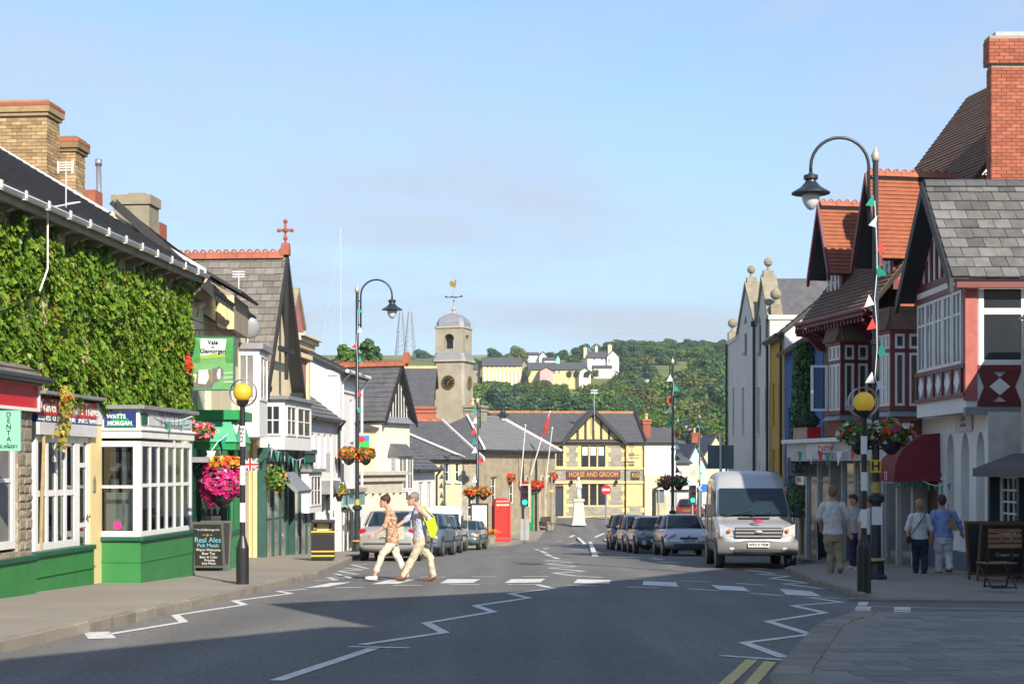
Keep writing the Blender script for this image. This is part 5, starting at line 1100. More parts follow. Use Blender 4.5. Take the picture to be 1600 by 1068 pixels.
def baywin(p0, p1, yb, pyt, pym, pyb):
    u0, u1 = b.u(p0, yb), b.u(p1, yb); zt, zm, z0 = b.z(pyt, u1, yb), b.z(pym, u1, yb), b.z(pyb, u1, yb)
    hung(t, TILEB, 'x', u1, yb, 0, zt + .02, zev - .06, .11, 1, 'tile_skirt', .12); hung(t, TILEB, 'y', yb, u0, u1, zt + .02, zev - .06, .11, -1, 'tile_skirt', .12); hung(t, TILEB, 'x', u0, yb, 0, zt + .02, zev - .06, .11, -1, 'tile_skirt', .12)
    MB().box(u0 - .05, u1 + .05, yb - .05, 0, zt - .06, zt + .02).box(u0 - .05, u1 + .05, yb - .05, 0, z0 - .1, z0).box(u1 - .06, u1 + .01, yb - .01, yb + .10, z0, zt - .06).box(u1 - .06, u1 + .01, yb / 2 - .05, yb / 2 + .05, z0, zt - .06).box(u1 - .06, u1 + .01, -.08, 0, z0, zt - .06).box(u0, u1, yb - .01, yb + .05, zm - .04, zm + .04).box(u1 - .06, u1 + .01, yb + .1, -.08, zm - .04, zm + .04).box(u0, u0 + .08, yb - .01, 0, z0, zt - .06).build('bay_frame', MAROON, t)
    for k in range(3):
        a, c = u0 + .08 + (u1 - .06 - u0 - .08) * k / 3, u0 + .08 + (u1 - .06 - u0 - .08) * (k + 1) / 3 - .03
        win(t, a, c, z0 + .01, zm - .05, yb + .0, 1, 1, fw=.06, gm=PALEGLASS, split=True); win(t, a, c, zm + .05, zt - .07, yb, 1, 1, fw=.05, gm=PALEGLASS)
    for a, c in ((yb + .11, yb / 2 - .055), (yb / 2 + .055, -.09)):
        win(t, a, c, z0 + .01, zm - .05, u1 - .01, 1, 1, axis='x', sgn=-1, fw=.06, gm=CLEAR, split=True)
        win(t, a, c, zm + .05, zt - .07, u1 - .01, 1, 1, axis='x', sgn=-1, fw=.06, gm=PALEGLASS)
        cy, cz = (a + c) / 2, (zm + zt) / 2; MB().box(u1 - .02, u1 - .012, cy - .09, cy + .09, cz - .10, cz + .10).build('stained_square', NAVD, t)
    room(t, u0 + .1, u1 - .1, yb + .1, 1.2, z0, zt - .05)
    MB().hexa([(u0 - .1, yb - .12, z0 - .25), (u1 + .1, yb - .12, z0 - .25), (u1 + .1, 0, z0 - .25), (u0 - .1, 0, z0 - .25)], [(u0, yb, z0 - .1), (u1, yb, z0 - .1), (u1, 0, z0 - .1), (u0, 0, z0 - .1)]).build('lead_apron', LEAD, t)
    hung(t, TILE, 'x', u1 - .04, yb + .05, 0, zfl, z0 - .25, .12, 1, 'tile_hanging'); hung(t, TILE, 'y', yb + .05, u0, u1 - .04, zfl, z0 - .25, .12, -1, 'tile_hanging')
    return u0, u1, z0, zm
yb_ = -.85
B1 = baywin(1293, 1314, yb_, 534, 564, 641); B2 = baywin(1370, 1392, yb_, 516, 547, 634)
o = win(t, -.45, 0, B1[2] + .02, B1[3] - .05, 0, 1, 1, axis='x', fw=.06, gm=CLEAR, split=True, name='open_casement'); o.location = (B1[0] - .02, yb_, 0); o.rotation_euler = (0, 0, R(-8))
PALEG = mat('grey_cream_paint', (.50, .50, .46), .6, .12, 3)
uf0, uf1 = b.u(1232, -1.0), b.u(1398, -1.0)
MB().box(uf0, uf1, -1.05, .02, zfl - .55, zfl - .05).build('shop_fascia', PALEG, t); MB().box(uf0 - .06, uf1 + .06, -1.2, .02, zfl - .05, zfl + .06).build('fascia_cornice', WHITEW, t, bevel=.01)
fs = box('fascia_panel', WHITEF, t, uf0 + 1.6, uf0 + 3.3, -1.085, -1.055, zfl - .50, zfl - .08); text('lettering', 'TASTY', RED, fs, (uf0 + 2.9, -1.09, zfl - .28), .32, bold=.008)
for k in range(9): box('shop_post', PALEG, t, uf0 + .1 + k * .85, uf0 + .22 + k * .85, -.53, 0, -1.4, zfl - .56)
for k in range(8):
    a = uf0 + .27 + k * .85
    if k in (2, 5): box('door', mat('grey_door', (.35, .35, .34), .6), t, a, a + .68, -.1, -.05, -1.3, zfl - .75); continue
    win(t, a, a + .68, -.45, zfl - .58, -.5, 1, 1, fm=PALEG, gm=PALEGLASS, zsplit=[zfl - 1.1], fw=.04); box('stall_riser', CREAM if k % 2 else PALEG, t, a, a + .68, -.5, -.1, -1.5, -.46)
rs = box('shop_sign', RED, t, uf1 - .55, uf1 + .1, -.75, -.70, zfl - .95, zfl - .52); text('lettering', 'ill', WHITE, rs, (uf1 - .2, -.755, zfl - .7), .3, shear=.3)
gs = box('shop_sign', mat('teal_sign', (.01, .22, .16), .5), t, uf1 - .5, uf1 + .1, -.80, -.77, zfl - 1.2, zfl - .93); text('lettering', 'Country\nCrafts', WHITE, gs, (uf1 - .2, -.81, zfl - 1.06), .12)
pl = box('planter_box', mat('planter_wood', (.42, .28, .22), .8, .2, 5), t, uf0 + .75, uf0 + 1.75, -1.15, -.75, zfl + .07, zfl + .38); box('planter_end', RED, pl, uf0 + 1.751, uf0 + 1.8, -1.15, -.75, zfl + .07, zfl + .38)
pts = [(Vector((uf0 + 1.25, -.95, zfl + .56)) + Vector((v.x * .62, v.y * .3, v.z * .2)), v) for v in [Vector((random.gauss(0, 1), random.gauss(0, 1), random.gauss(0, 1))).normalized() * random.uniform(.8, 1) for _ in range(900)]]
lb = MB(); leaf_cloud(lb, pts, .07); lb.build('clipped_box', leaf_mat('box_leaf', (.012, .045, .015), (.03, .09, .025)), pl, fix=False, kind='stuff')
sg, (y0, y1, z0, z1) = proj_sign(b, uf0 + .2, 1229, 1262, 716, 742, mat('grey_sign', (.30, .31, .32), .5, .1, 4), 'projecting_sign', 'grey square sign with two interlocked C letters over the pavement', LEAD)
rotr = (R(90), 0, R(90))
for dy, m_ in ((.08, 0), (-.08, PI)):
    q = MB(); q.tube([(uf0 + .275, (y0 + y1) / 2 + dy + .14 * math.cos(a) * (1 if m_ else -1) * -1, (z0 + z1) / 2 + .15 * math.sin(a)) for a in [R(45) + R(270) * j / 14 for j in range(15)]], .018, 6); q.build('letter', BLACK, sg)
# ---------------------------------------------------------------- blue, mustard and white double-gabled houses
b = Bld('blue_house', 'bright blue rendered house with slate roof and climbing ivy', (9.32, 52.5), (8.93, 43.95), 'house'); t = b.t; W = b.W
BLUE = mat('blue_render', (.012, .085, .27), .8, .1, 2); ze = b.z(543, 2)
wall(t, BLUE, 0, W, -1.5, ze, [(1.0, 1.7, 3.6, 5.0), (3.6, 4.3, 3.6, 5.0)], name='front_wall'); shell(t, BLUE, W, 6, -1.5, ze, 'x', ze + 2)
win(t, 1.0, 1.7, 3.6, 5.0, .08, 2, 2); win(t, 3.6, 4.3, 3.6, 5.0, .08, 2, 2)
roof(t, SLATEB, (-.1, -.3, ze - .1), (W, -.3, ze - .1), (W, 3, ze + 2), (-.1, 3, ze + 2), .25, .03)
box('shop_fascia', BLACK, t, 0, W, -.15, 0, 1.9, 2.4); 
for k in range(5): win(t, .1 + k * 1.3, 1.3 + k * 1.3, -.6, 1.9, -.08, 2, 1, gm=PALEGLASS, fm=PALEG)
es = box('shop_sign', WHITE, t, 5.0, 7.0, -.35, -.16, 2.5, 2.85); text('lettering', 'express', mat('orange_print', (.6, .15, .05), .5), es, (6.0, -.355, 2.67), .28)
iv = thing('ivy', 'dark green ivy column climbing the blue house', 'ivy', (b.A.x, b.A.y, b.z0), t.rotation_euler[2])
u0, u1 = b.u(1234, -.15), b.u(1266, -.15); pts = []
for k in range(5200):
    z = random.uniform(1.5, ze - .15); f = (z - 1.5) / (ze - 1.65); lo, hi = u0 + 2.3 * f ** 1.3, u1 - .2 * f
    u = random.uniform(lo, hi) + random.gauss(0, .08); pts.append(((u, -.06 - random.random() * .42 * math.sin(PI * min(1, max(0, (u - lo) / max(.1, hi - lo)))), z), (0, -1, .2)))
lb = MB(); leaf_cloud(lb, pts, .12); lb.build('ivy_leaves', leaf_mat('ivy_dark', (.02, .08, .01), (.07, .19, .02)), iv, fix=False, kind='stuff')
MB().tube([((u0 + u1) / 2, -.1, -.5), ((u0 + u1) / 2, -.1, 2.5), ((u0 + u1) / 2 + .4, -.08, ze - .6)], [.06, .05, .02], 7).build('ivy_stem', MATS['ivy_bark'], iv)
b = Bld('mustard_house', 'narrow mustard yellow house squeezed between white and blue houses', (9.46, 56.3), (9.32, 52.55), 'house'); t = b.t; W = b.W
MUST = mat('mustard_render', (.42, .27, .035), .85, .1, 2); ze = b.z(527, 2)
ops = [(.7, 1.2, a, c) for a, c in ((2.2, 3.8), (4.8, 6.2))] + [(2.3, 2.8, a, c) for a, c in ((2.2, 3.8), (4.8, 6.2))]
wall(t, MUST, 0, W, -1.5, ze, ops, name='front_wall'); shell(t, WHITEW, W, 6, -1.5, ze, 'x', ze + 2.6)
for a, c, e, f in ops: win(t, a, c, e, f, .1, 1, 2, sill=MUST)
roof(t, SLATEB, (0, -.25, ze - .1), (W, -.25, ze - .1), (W, 3, ze + 2.6), (0, 3, ze + 2.6), .25, .03)
MB().tube([(0, -.3, ze - .05), (W, -.3, ze - .05)], .06).tube([(W - .06, -.12, ze - .1), (W - .06, -.12, 0)], .05).tube([(.06, -.12, ze - .1), (.06, -.12, 0)], .05).build('gutter', BLACK, t)
box('shop_fascia', BLACK, t, 0, W, -.12, 0, 1.5, 2.0); win(t, .2, W - .2, -.8, 1.5, -.05, 4, 1, gm=PALEGLASS)
b = Bld('double_gabled_house', 'tall off-white house with twin pointed gables topped by stone balls', (9.62, 68.4), (9.46, 56.4), 'house'); t = b.t; W = b.W
OFFW = mat('off_white_render', (.60, .585, .53), .9, .08, 1.2, .2, 25, stain=.25, stain_col=(.42, .40, .35)); ze = b.z(497, W)
wins = [(px, 605, 677) for px in (1146, 1161, 1185, 1197)]
ops = []
for px, a, c in wins:
    u = b.u(px); ops.append((u - .3, u + .3, b.z(677, u), b.z(605, u)))
ug = [b.u(1165), b.u(1187)]
for u in ug: ops.append((u - .35, u + .35, b.z(550, u), b.z(505, u)))
wall(t, OFFW, 0, W, -1.5, ze, ops, name='front_wall'); shell(t, OFFW, W, 9, -1.5, ze, 'x', ze + .01)
for a, c, e, f in ops[:4]: win(t, a, c, e, f, .1, 1, 2, sill=OFFW)
for a, c, e, f in ops[4:]:
    win(t, a, c, e, f, .06, 2, 2, fm=NAVD, sill=LEAD); MB().prism([(a, f), (c, f), ((a + c) / 2, f + .3)], 'y', -.02, .05).build('window_head', NAVD, t)
g0, g1, g2_ = b.u(1203), b.u(1182), b.u(1160)
for (a, c, apx, apy) in ((g1 + .05, W - .05, 1192, 427), (b.u(1152), g1 - .05, 1170.5, 437)):
    m_ = (a + c) / 2; zp = b.z(apy + 8, m_)
    MB().prism([(a, ze - .01), (c, ze - .01), (m_, zp)], 'y', -.001, .4).build('gable', OFFW, t)
    for s in (a, c):
        q = MB(); quad_slab(q, [(s, -.08, ze + .12), (s, .5, ze + .12), (m_, .5, zp + .15), (m_, -.08, zp + .15)], .14); q.build('coping', GREYSTONE, t)
    MB().box(m_ - .14, m_ + .14, .0, .4, zp, zp + .3).lathe([(.1, zp + .3), (.06, zp + .36), (.05, zp + .45), (.14, zp + .52), (.17, zp + .62), (.12, zp + .74), (.01, zp + .8)], (m_, .2, 0), 12).build('ball_finial', GREYSTONE, t)
    q = MB(); quad_slab(q, [(a, .4, ze), (a, 6, ze), (m_, 6, zp), (m_, .4, zp)], .1); quad_slab(q, [(c, .4, ze), (c, 6, ze), (m_, 6, zp), (m_, .4, zp)], .1); q.build('roof', SLATEB, t)
zr = b.z(434, W, 4); roof(t, SLATEB, (W - .3, .4, ze), (W - .3, 8, ze), (W - 4, 8, zr), (W - 4, .4, zr), .25, .03, 'main_roof'); ridge(t, TERRA, (W - 4, .4, zr + .08), (W - 4, 8, zr + .08), None, .14)
q = MB(); q.box(W - .3, W + .05, -.05, 9, ze - .05, ze + .12); q.build('parapet', OFFW, t); MB().box(-.05, g2_ - 1, -.05, .3, ze - .05, ze + .12).build('parapet', OFFW, t)
for u in (W - .15, .4):
    y_ = .25 if u > 1 else .15
    MB().box(u - .2, u + .2, y_ - .2, y_ + .2, ze + .12, ze + .5).lathe([(.16, ze + .5), (.12, ze + .56), (.07, ze + .62), (.07, ze + .7)], (u, y_, 0), 12).ball((u, y_, ze + .9), .21).build('ball_finial', GREYSTONE, t, smooth=False)
MB().tube([(g1, -.1, ze + .1), (g1, -.1, 1.5)], .06).tube([(W - .1, -.08, ze), (W - .1, -.08, 0)], .05).tube([(.06, -.08, ze), (.06, -.08, 0)], .05).build('downpipe', BLACK, t); MB().box(g1 - .12, g1 + .12, -.22, 0, ze, ze + .2).build('hopper', BLACK, t)
box('shop_fascia', BLACK, t, 0, W, -.15, 0, 1.2, 1.8)
for k in range(7): win(t, .2 + k * 1.65, 1.6 + k * 1.65, -1.0, 1.2, -.05, 2, 1, gm=PALEGLASS)
# ================================================================== THE SQUARE, THE INN, THE TOWN HALL, THE HILL
b = Bld('town_hall', 'old stone town hall range with hipped slate roof and green door', (-1.86, 93), (2.95, 104.5), 'building'); t = b.t; W = b.W
ze = b.z(704, W * .6); OLDST = mat('town_hall_stone', (.38, .31, .20), .95, .2, 1.2, .5, 16, tex='stone', col2=(.28, .235, .165), ts=(.5, .28), stain_col=(.34, .29, .2))
ud = b.u(832); a0 = [b.u(p) for p in (772, 800, 822, 846, 856)]
ops = [(ud - .5, ud + .5, -1.5, b.z(762, ud))] + [(u - .5, u + .5, 2.2, 3.9) for u in a0[:2]]
wall(t, OLDST, 0, W, -1.5, ze, ops, name='front_wall', dep=.25); shell(t, OLDST, W, 6, -1.5, ze, 'x', ze + .01)
box('green_door', GREENB, t, ud - .48, ud + .48, .12, .2, -1.2, b.z(762, ud)); 
for u in a0[:2]: win(t, u - .5, u + .5, 2.2, 3.9, .15, 2, 3)
for u in a0[2:]:
    q = MB(); pts = [(u + .5 * math.cos(a), 2.9 + 1.0 * math.sin(a)) for a in [PI * k / 10 for k in range(11)]]
    q.tube([(x_, -.06, z_) for x_, z_ in [(u + .5, .9)] + pts + [(u - .5, .9)]], .09, 6).build('blind_arch', ASHLAR, t)
zr = b.z(653, 9, 3); GSL = mat('pale_slate', (.19, .19, .185), .7, .2, 4, .2, 30, stain=.3, stain_col=(.13, .13, .13))
roof(t, GSL, (-.3, -.35, ze - .05), (W + .3, -.35, ze - .05), (W - 2.2, 3, zr), (4.5, 3, zr), .28, .03)
q = MB(); q.poly([(W + .3, -.35, ze), (W + .3, 6.3, ze), (W - 2.2, 3, zr)]); q.poly([(-.3, 6.3, ze), (W + .3, 6.3, ze), (W - 2.2, 3, zr), (4.5, 3, zr)]); q.poly([(-.3, -.35, ze), (-.3, 6.3, ze), (4.5, 3, zr)]); q.build('rear_roof', SLATEB, t); chimney(t, GREYSTONE, 5.2, 6.8, 2.6, 3.6, ze, b.z(634, 6, 3), 2, potm=MATS['buff_pot'])
MB().tube([(W + .3, -.35, ze + .06), (W - 2.2, 3, zr + .08)], .08, 6).build('lead_hip', WHITE, t); MB().tube([(-.3, -.35, ze + .06), (4.5, 3, zr + .08)], .08, 6).build('lead_hip', WHITE, t); MB().tube([(4.5, 3, zr + .05), (W - 2.2, 3, zr + .05)], .09, 6).build('lead_ridge', LEAD, t)
MB().tube([(-.3, -.42, ze - .05), (W + .3, -.42, ze - .05)], .08, 6).build('gutter', BLACK, t)
for px in (815, 836): u = b.u(px); MB().tube([(u, -.1, ze - .1), (u, -.1, -1)], .06).build('downpipe', BLACK, t)
# clock tower and hall roof behind
R_ = Bld('clock_tower', 'stone clock tower with lead dome and gilded weathercock above the roofs', (PX(709, 103) - 1.0, 103), (PX(709, 103) + 1.0, 103.0001), 'tower'); t = R_.t
cx = PX(709, 103); t.location = (cx, 103, 0); t.rotation_euler = (0, 0, -R(17)); Zt = lambda py: PZ(py, 103)
def octa(h, c):
    return [(h, -h + c), (h, h - c), (h - c, h), (-h + c, h), (-h, h - c), (-h, -h + c), (-h + c, -h), (h - c, -h)]
def stage(h, c, z0, z1, m, name, h2=None):
    h2 = h2 or h; return MB().hexa([(x, y, z0) for x, y in octa(h, c)], [(x, y, z1) for x, y in octa(h2, c * h2 / h)]).build(name, m, t)
TWS = mat('tower_stone', (.34, .305, .235), .9, .25, .8, .3, 20, stain=.6, stain_col=(.20, .175, .125))
stage(1.12, .16, -3, Zt(625), TWS, 'lower_stage'); stage(1.06, .16, Zt(625), Zt(566), TWS, 'clock_stage'); stage(1.2, .2, Zt(566), Zt(563), ASHLAR, 'string_course'); stage(1.18, .2, Zt(563), Zt(552), LEAD, 'lead_skirt', .98)
q = MB(); z0, z1 = Zt(552), Zt(514); h = .96; w_ = .36
for sx_ in (-1, 1):
    for sy_ in (-1, 1): q.box(min(sx_ * h, sx_ * w_), max(sx_ * h, sx_ * w_), min(sy_ * h, sy_ * w_), max(sy_ * h, sy_ * w_), z0, z1)
za_ = z1 - .75
for sg_ in (-1, 1):
    q.box(-w_, w_, min(sg_ * h, sg_ * .6), max(sg_ * h, sg_ * .6), z0, z0 + .25); q.box(min(sg_ * h, sg_ * .6), max(sg_ * h, sg_ * .6), -w_, w_, z0, z0 + .25)
    arc = [(w_ * math.cos(a), za_ + w_ * math.sin(a)) for a in [PI * k / 10 for k in range(11)]]
    for (x1, s1), (x2, s2) in zip(arc, arc[1:]):
        q.hexa([(x1, sg_ * h, s1), (x2, sg_ * h, s2), (x2, sg_ * .6, s2), (x1, sg_ * .6, s1)], [(x1, sg_ * h, z1), (x2, sg_ * h, z1), (x2, sg_ * .6, z1), (x1, sg_ * .6, z1)])
        q.hexa([(sg_ * h, x1, s1), (sg_ * h, x2, s2), (sg_ * .6, x2, s2), (sg_ * .6, x1, s1)], [(sg_ * h, x1, z1), (sg_ * h, x2, z1), (sg_ * .6, x2, z1), (sg_ * .6, x1, z1)])
q.build('belfry', TWS, t); stage(1.03, .12, z1, z1 + .12, ASHLAR, 'cornice')
dz = Zt(490) - z1 - .1
MB().rings([[(x * k, y * k, z1 + .12 + dz * s) for x, y in octa(1.0, .25)] for k, s in ((.98, 0), (.95, .3), (.8, .62), (.5, .87), (.18, 1))]).build('dome', LEAD, t)
MB().lathe([(.2, Zt(490) - .1), (.1, Zt(486)), (.16, Zt(483)), (.03, Zt(478))], (0, 0, 0), 10).cyl((0, 0, Zt(478)), (0, 0, Zt(446)), .035).build('spirelet', ASHLAR, t)
GOLD = mat('gilt', (.55, .38, .10), .35, .2, 6, metal=.7)
MB().cyl((-.55, 0, Zt(464)), (.55, 0, Zt(464)), .025).cyl((0, -.55, Zt(464)), (0, .55, Zt(464)), .025).ball((-.55, 0, Zt(463)), .07).ball((.55, 0, Zt(463)), .07).ball((0, 0, Zt(470)), .06).build('vane_arms', BLACK, t)
MB().prism([(-.22, .0), (.05, -.1), (.18, .05), (.14, .28), (.22, .42), (.10, .46), (.02, .22), (-.12, .38), (-.26, .34), (-.3, .15)], 'y', -.03, .03).build('weathercock', GOLD, t).location.z = Zt(447)
for rot_, off in ((0, (0, -1.07)), (R(90), (1.07, 0))):
    ck = MB().cyl((0, 0, 0), (0, -.06, 0), .43, n=28).build('clock_face', BLACK, t); ck.location = (off[0], off[1], Zt(598)); ck.rotation_euler = (0, 0, rot_)
    q = MB(); 
    for k in range(32):
        a, c = 2 * PI * k / 32, 2 * PI * (k + 1) / 32; q.hexa([(.43 * math.sin(a), -.075, .43 * math.cos(a)), (.47 * math.sin(a), -.075, .47 * math.cos(a)), (.47 * math.sin(c), -.075, .47 * math.cos(c)), (.43 * math.sin(c), -.075, .43 * math.cos(c))], [(.43 * math.sin(a), -.02, .43 * math.cos(a)), (.47 * math.sin(a), -.02, .47 * math.cos(a)), (.47 * math.sin(c), -.02, .47 * math.cos(c)), (.43 * math.sin(c), -.02, .43 * math.cos(c))])
    q.build('clock_ring', GOLD, ck)
    for k in range(12):
        a = 2 * PI * k / 12; o = MB().box(-.025, .025, -.075, -.055, .29, .40).build('numeral', GOLD, ck); o.rotation_euler = (0, a, 0)
    for ln, a in ((.33, R(50)), (.22, R(-170))): o = MB().box(-.02, .02, -.085, -.065, -.06, ln).build('clock_hand', GOLD, ck); o.rotation_euler = (0, a, 0)
b = Bld('hall_roof_house', 'hall with wide dark slate roof and pale ridge beside the clock tower', (PX(566, 94), 94), (PX(676, 94), 94.01), 'building'); t = b.t; W = b.W
ze, zr = b.z(648, 0), b.z(574, W, 6)
roof(t, SLATEB, (0, -.3, ze), (W, -.3, ze), (W, 6, zr), (0, 6, zr), .28, .03); ridge(t, mat('pale_ridge', (.50, .38, .18), .8, .15, 5, rnd=.1), (0, 6, zr + .05), (W, 6, zr + .05), 16, .13); box('wall', OLDST, t, 0, W, 0, 12, -1, ze - .02)
chimney(t, REDB, W - 1.0, W + .2, -1.6, -.7, 2, b.z(636, W, -1.2), 0); q = MB(); quad_slab(q, [(0, 12.3, ze), (W, 12.3, ze), (W, 6, zr), (0, 6, zr)], .1); q.build('rear_roof', SLATEB, t)
# ---------------------------------------------------------------- the inn
b = Bld('corner_inn', 'yellow and stone inn with black timbered gable at the head of the square', (PX(866, 120), 120), (PX(1005, 120), 120.6), 'pub'); t = b.t; W = b.W
YEL = mat('inn_yellow', (.66, .51, .22), .8, .05, 2); ze = b.z(690, 0); u_ = lambda px: b.u(px); zz_ = lambda py: b.z(py, 3.5)
INST = mat('inn_stone', (.33, .30, .24), .95, .15, 2, .5, 16, tex='brick', col2=(.22, .205, .17), ts=(.42, .17), stain_col=(.36, .34, .29))
ops = [(u_(908), u_(946), zz_(729), zz_(696)), (u_(869), u_(880), zz_(728), zz_(697)), (u_(908), u_(946), zz_(789), zz_(756)), (u_(867), u_(880.5), -2, zz_(760))]
wall(t, YEL, 0, W, -2, ze, ops, name='front_wall', dep=.2); shell(t, INST, W, 9, -2, ze, 'x', ze + .01)
for a, c, e, f in (ops[0], ops[2]):
    for k in range(3): win(t, a + (c - a) * k / 3 + .03, a + (c - a) * (k + 1) / 3 - .03, e, f, .1, 1, 2, fm=NAVD, gm=DARKGLASS, fw=.07)
    box('mullion', YEL, t, a + (c - a) / 3 - .05, a + (c - a) / 3 + .05, .02, .2, e, f); box('mullion', YEL, t, a + (c - a) * 2 / 3 - .05, a + (c - a) * 2 / 3 + .05, .02, .2, e, f)
for k in range(3):
    a, c, e, f = ops[0]; box('blind', WHITEF, t, a + (c - a) * k / 3 + .12, a + (c - a) * (k + 1) / 3 - .12, .105, .12, f - .75, f - .05)
win(t, *ops[1], .1, 2, 3, fm=MATS['dark_wood']); a, c, e, f = ops[3]; box('door', NAVD, t, a, c, .12, .2, e, f); MB().prism([(a, f), (c, f), ((a + c) / 2 + .28, f + .3), ((a + c) / 2 - .28, f + .3)], 'y', -.03, .0).build('door_head', mat('brown_paint', (.12, .06, .03), .6), t)
for p0, p1, y0, y1 in ((885.5, 903, 728, 696), (951, 974, 728, 696), (885.5, 902, 786, 757), (951, 974, 788, 757), (983, 991, 728, 692), (885, 975, 807, 791), (980, 1004, 807, 790)):
    a, c = u_(p0), u_(p1); o = box('stone_panel', INST, t, a, c, -.035, .0, zz_(y0), zz_(y1))
    for s, q0 in ((a, -1), (c, 1)):
        n = int((zz_(y1) - zz_(y0)) / .36)
        for k in range(n):
            if k % 2: box('quoin', YEL, o, s - (.12 if q0 < 0 else .16), s + (.16 if q0 < 0 else .12), -.05, -.034, zz_(y0) + k * .36, zz_(y0) + (k + 1) * .36)
box('stone_band', INST, t, 0, W, -.03, 0, zz_(751), zz_(733)); MB().box(-.05, W + .05, -.12, 0, zz_(755), zz_(751)).box(-.05, W + .05, -.10, 0, zz_(733), zz_(730)).box(-.02, W + .02, -.08, 0, zz_(808), zz_(806)).build('string_course', YEL, t)
sg = box('name_board', mat('maroon_sign', (.13, .012, .03), .5), t, u_(885), u_(969), -.16, -.04, zz_(747), zz_(735)); text('lettering', 'HORSE AND GROOM', GOLD, sg, ((u_(885) + u_(969)) / 2, -.165, zz_(741)), .52, sx=.78, bold=.012)
s2 = box('name_board', mat('brown_sign', (.06, .03, .02), .5), t, u_(986), u_(999), -.16, -.05, zz_(748), zz_(736)); text('lettering', 'KG', GOLD, s2, ((u_(986) + u_(999)) / 2, -.165, zz_(742)), .45, bold=.01)
zr = b.z(644, 3, 5); roof(t, SLATEB, (-3.2, -.35, ze - .02), (W + .2, -.35, ze - .02), (W + .1, 5, zr), (-4.8, 5, zr), .26, .03); ridge(t, mat('lichen_ridge', (.40, .17, .05), .85, .3, 5, rnd=.2), (-4.8, 5, zr + .06), (W + .1, 5, zr + .06), 32, .13)
box('side_wing', INST, t, -3, -.01, .1, 9, -2, ze - .02)
ga, gc, gm_ = u_(882), u_(973), u_(927); zp = b.z(643, 3, -.4); sl = (zp - ze) / (gm_ - ga)
MB().prism([(ga, ze), (gc, ze), (gm_, zp - .12)], 'y', -.04, .2).build('gable', YEL, t)
q = MB(); q.box(ga, gc, -.10, -.04, ze - .02, ze + .22)
for k in range(-2, 3): 
    h_ = (zp - ze) * (1 - abs(k) * .62 / (gm_ - ga)) - .12; q.box(gm_ + k * .62 - .09, gm_ + k * .62 + .09, -.09, -.04, ze + .22, ze + h_)
q.build('gable_timber', BLACKTIM, t)
for s in (ga - .25, gc + .25):
    MB().hexa([(s, -.55, ze - .25 * sl - .05), (s, -.4, ze - .25 * sl - .05), (gm_, -.4, zp - .1), (gm_, -.55, zp - .1)], [(s, -.55, ze - .25 * sl + .3), (s, -.4, ze - .25 * sl + .3), (gm_, -.4, zp + .3), (gm_, -.55, zp + .3)]).build('barge_board', BLACKTIM, t)
    roof(t, SLATEB, (s, -.5, ze - .25 * sl + .25), (s, 3.5, ze - .25 * sl + .25), (gm_, 3.5, zp + .22), (gm_, -.5, zp + .22), .26, .03, 'gable_roof')
MB().cyl((gm_, -.6, zz_(672)), (gm_, -.6, zz_(608)), .03).box(gm_ - .25, gm_ + .25, -.62, -.58, zz_(611), zz_(609)).box(gm_ - .3, gm_ + .3, -.62, -.58, zz_(615), zz_(613)).build('aerial', SILVERM, t)
MB().tube([(u_(977), -.1, ze), (u_(977), -.1, -1.5)], .06).build('downpipe', BLACK, t); MB().box(u_(979), u_(996), -.9, -.86, zz_(716), zz_(715)).box(u_(979), u_(996), -.9, -.86, zz_(711), zz_(710)).build('sign_bracket', BLACK, t)
MB().hexa([(W + .1, -.4, ze - .3), (W + .3, -.4, ze - .3), (W + .3, 5, zr - .3), (W + .1, 5, zr - .3)], [(W + .1, -.4, ze + .1), (W + .3, -.4, ze + .1), (W + .3, 5, zr + .15), (W + .1, 5, zr + .15)]).build('side_barge', BLACKTIM, t)
for px in (892, 962): MB().lathe([(.12, -.15), (.14, 0), (.05, .15)], (u_(px), -.3, zz_(752)), 8).build('wall_lamp', BLACK, t)
# ---------------------------------------------------------------- plainer houses beyond the inn
def plain_house(name, label, px0, px1, Y, py_b, py_e, py_r, m, rm=None, wins=(), gable='x', D=8, pots=0, skew=.2, chs=(), cat='house', rt=TERRA, split=False):
    b = Bld(name, label, (PX(px0, Y), Y), (PX(px1, Y), Y + skew), cat); t = b.t; W = b.W
    ze, zr, zb = b.z(py_e, 0), b.z(py_r, W / 2, D / 2 if gable == 'x' else 0), min(-.5, b.z(py_b, 0)) - 1
    ops = [(b.u(a), b.u(c), b.z(f, 0), b.z(e, 0)) for a, c, e, f in wins]
    wall(t, m, 0, W, zb, ze, ops, name='front_wall', dep=.12)
    for a, c, e, f in ops: win(t, a, c, e, f, .06, 2, 2, fw=.05, mw=.04)
    shell(t, m, W, D, zb, ze, gable, zr - .05)
    rm = rm or SLATEB
    if gable == 'x':
        roof(t, rm, (-.2, -.3, ze - .05), (W + .2, -.3, ze - .05), (W + .2, D / 2, zr), (-.2, D / 2, zr), .3, .03); q = MB(); quad_slab(q, [(-.2, D + .3, ze), (W + .2, D + .3, ze), (W + .2, D / 2, zr), (-.2, D / 2, zr)], .1); q.build('rear_roof', rm, t)
    else:
        MB().poly([(0, -.002, ze), (W, -.002, ze), (W / 2, -.002, zr)]).build('gable', m, t)
        for s, e in ((-.25, 1), (W + .25, -1)): roof(t, rm, (s, -.3, ze - .2), (s, D, ze - .2), (W / 2, D, zr + .05), (W / 2, -.3, zr + .05), .3, .03)
    for a, c, top, dy in chs: chimney(t, CREAM if pots < 0 else REDB, b.u(a), b.u(c), dy, dy + .7, ze, b.z(top, 0, dy), 2 if b.u(c) - b.u(a) > 1.1 else 1, potm=MATS['buff_pot'])
    return b
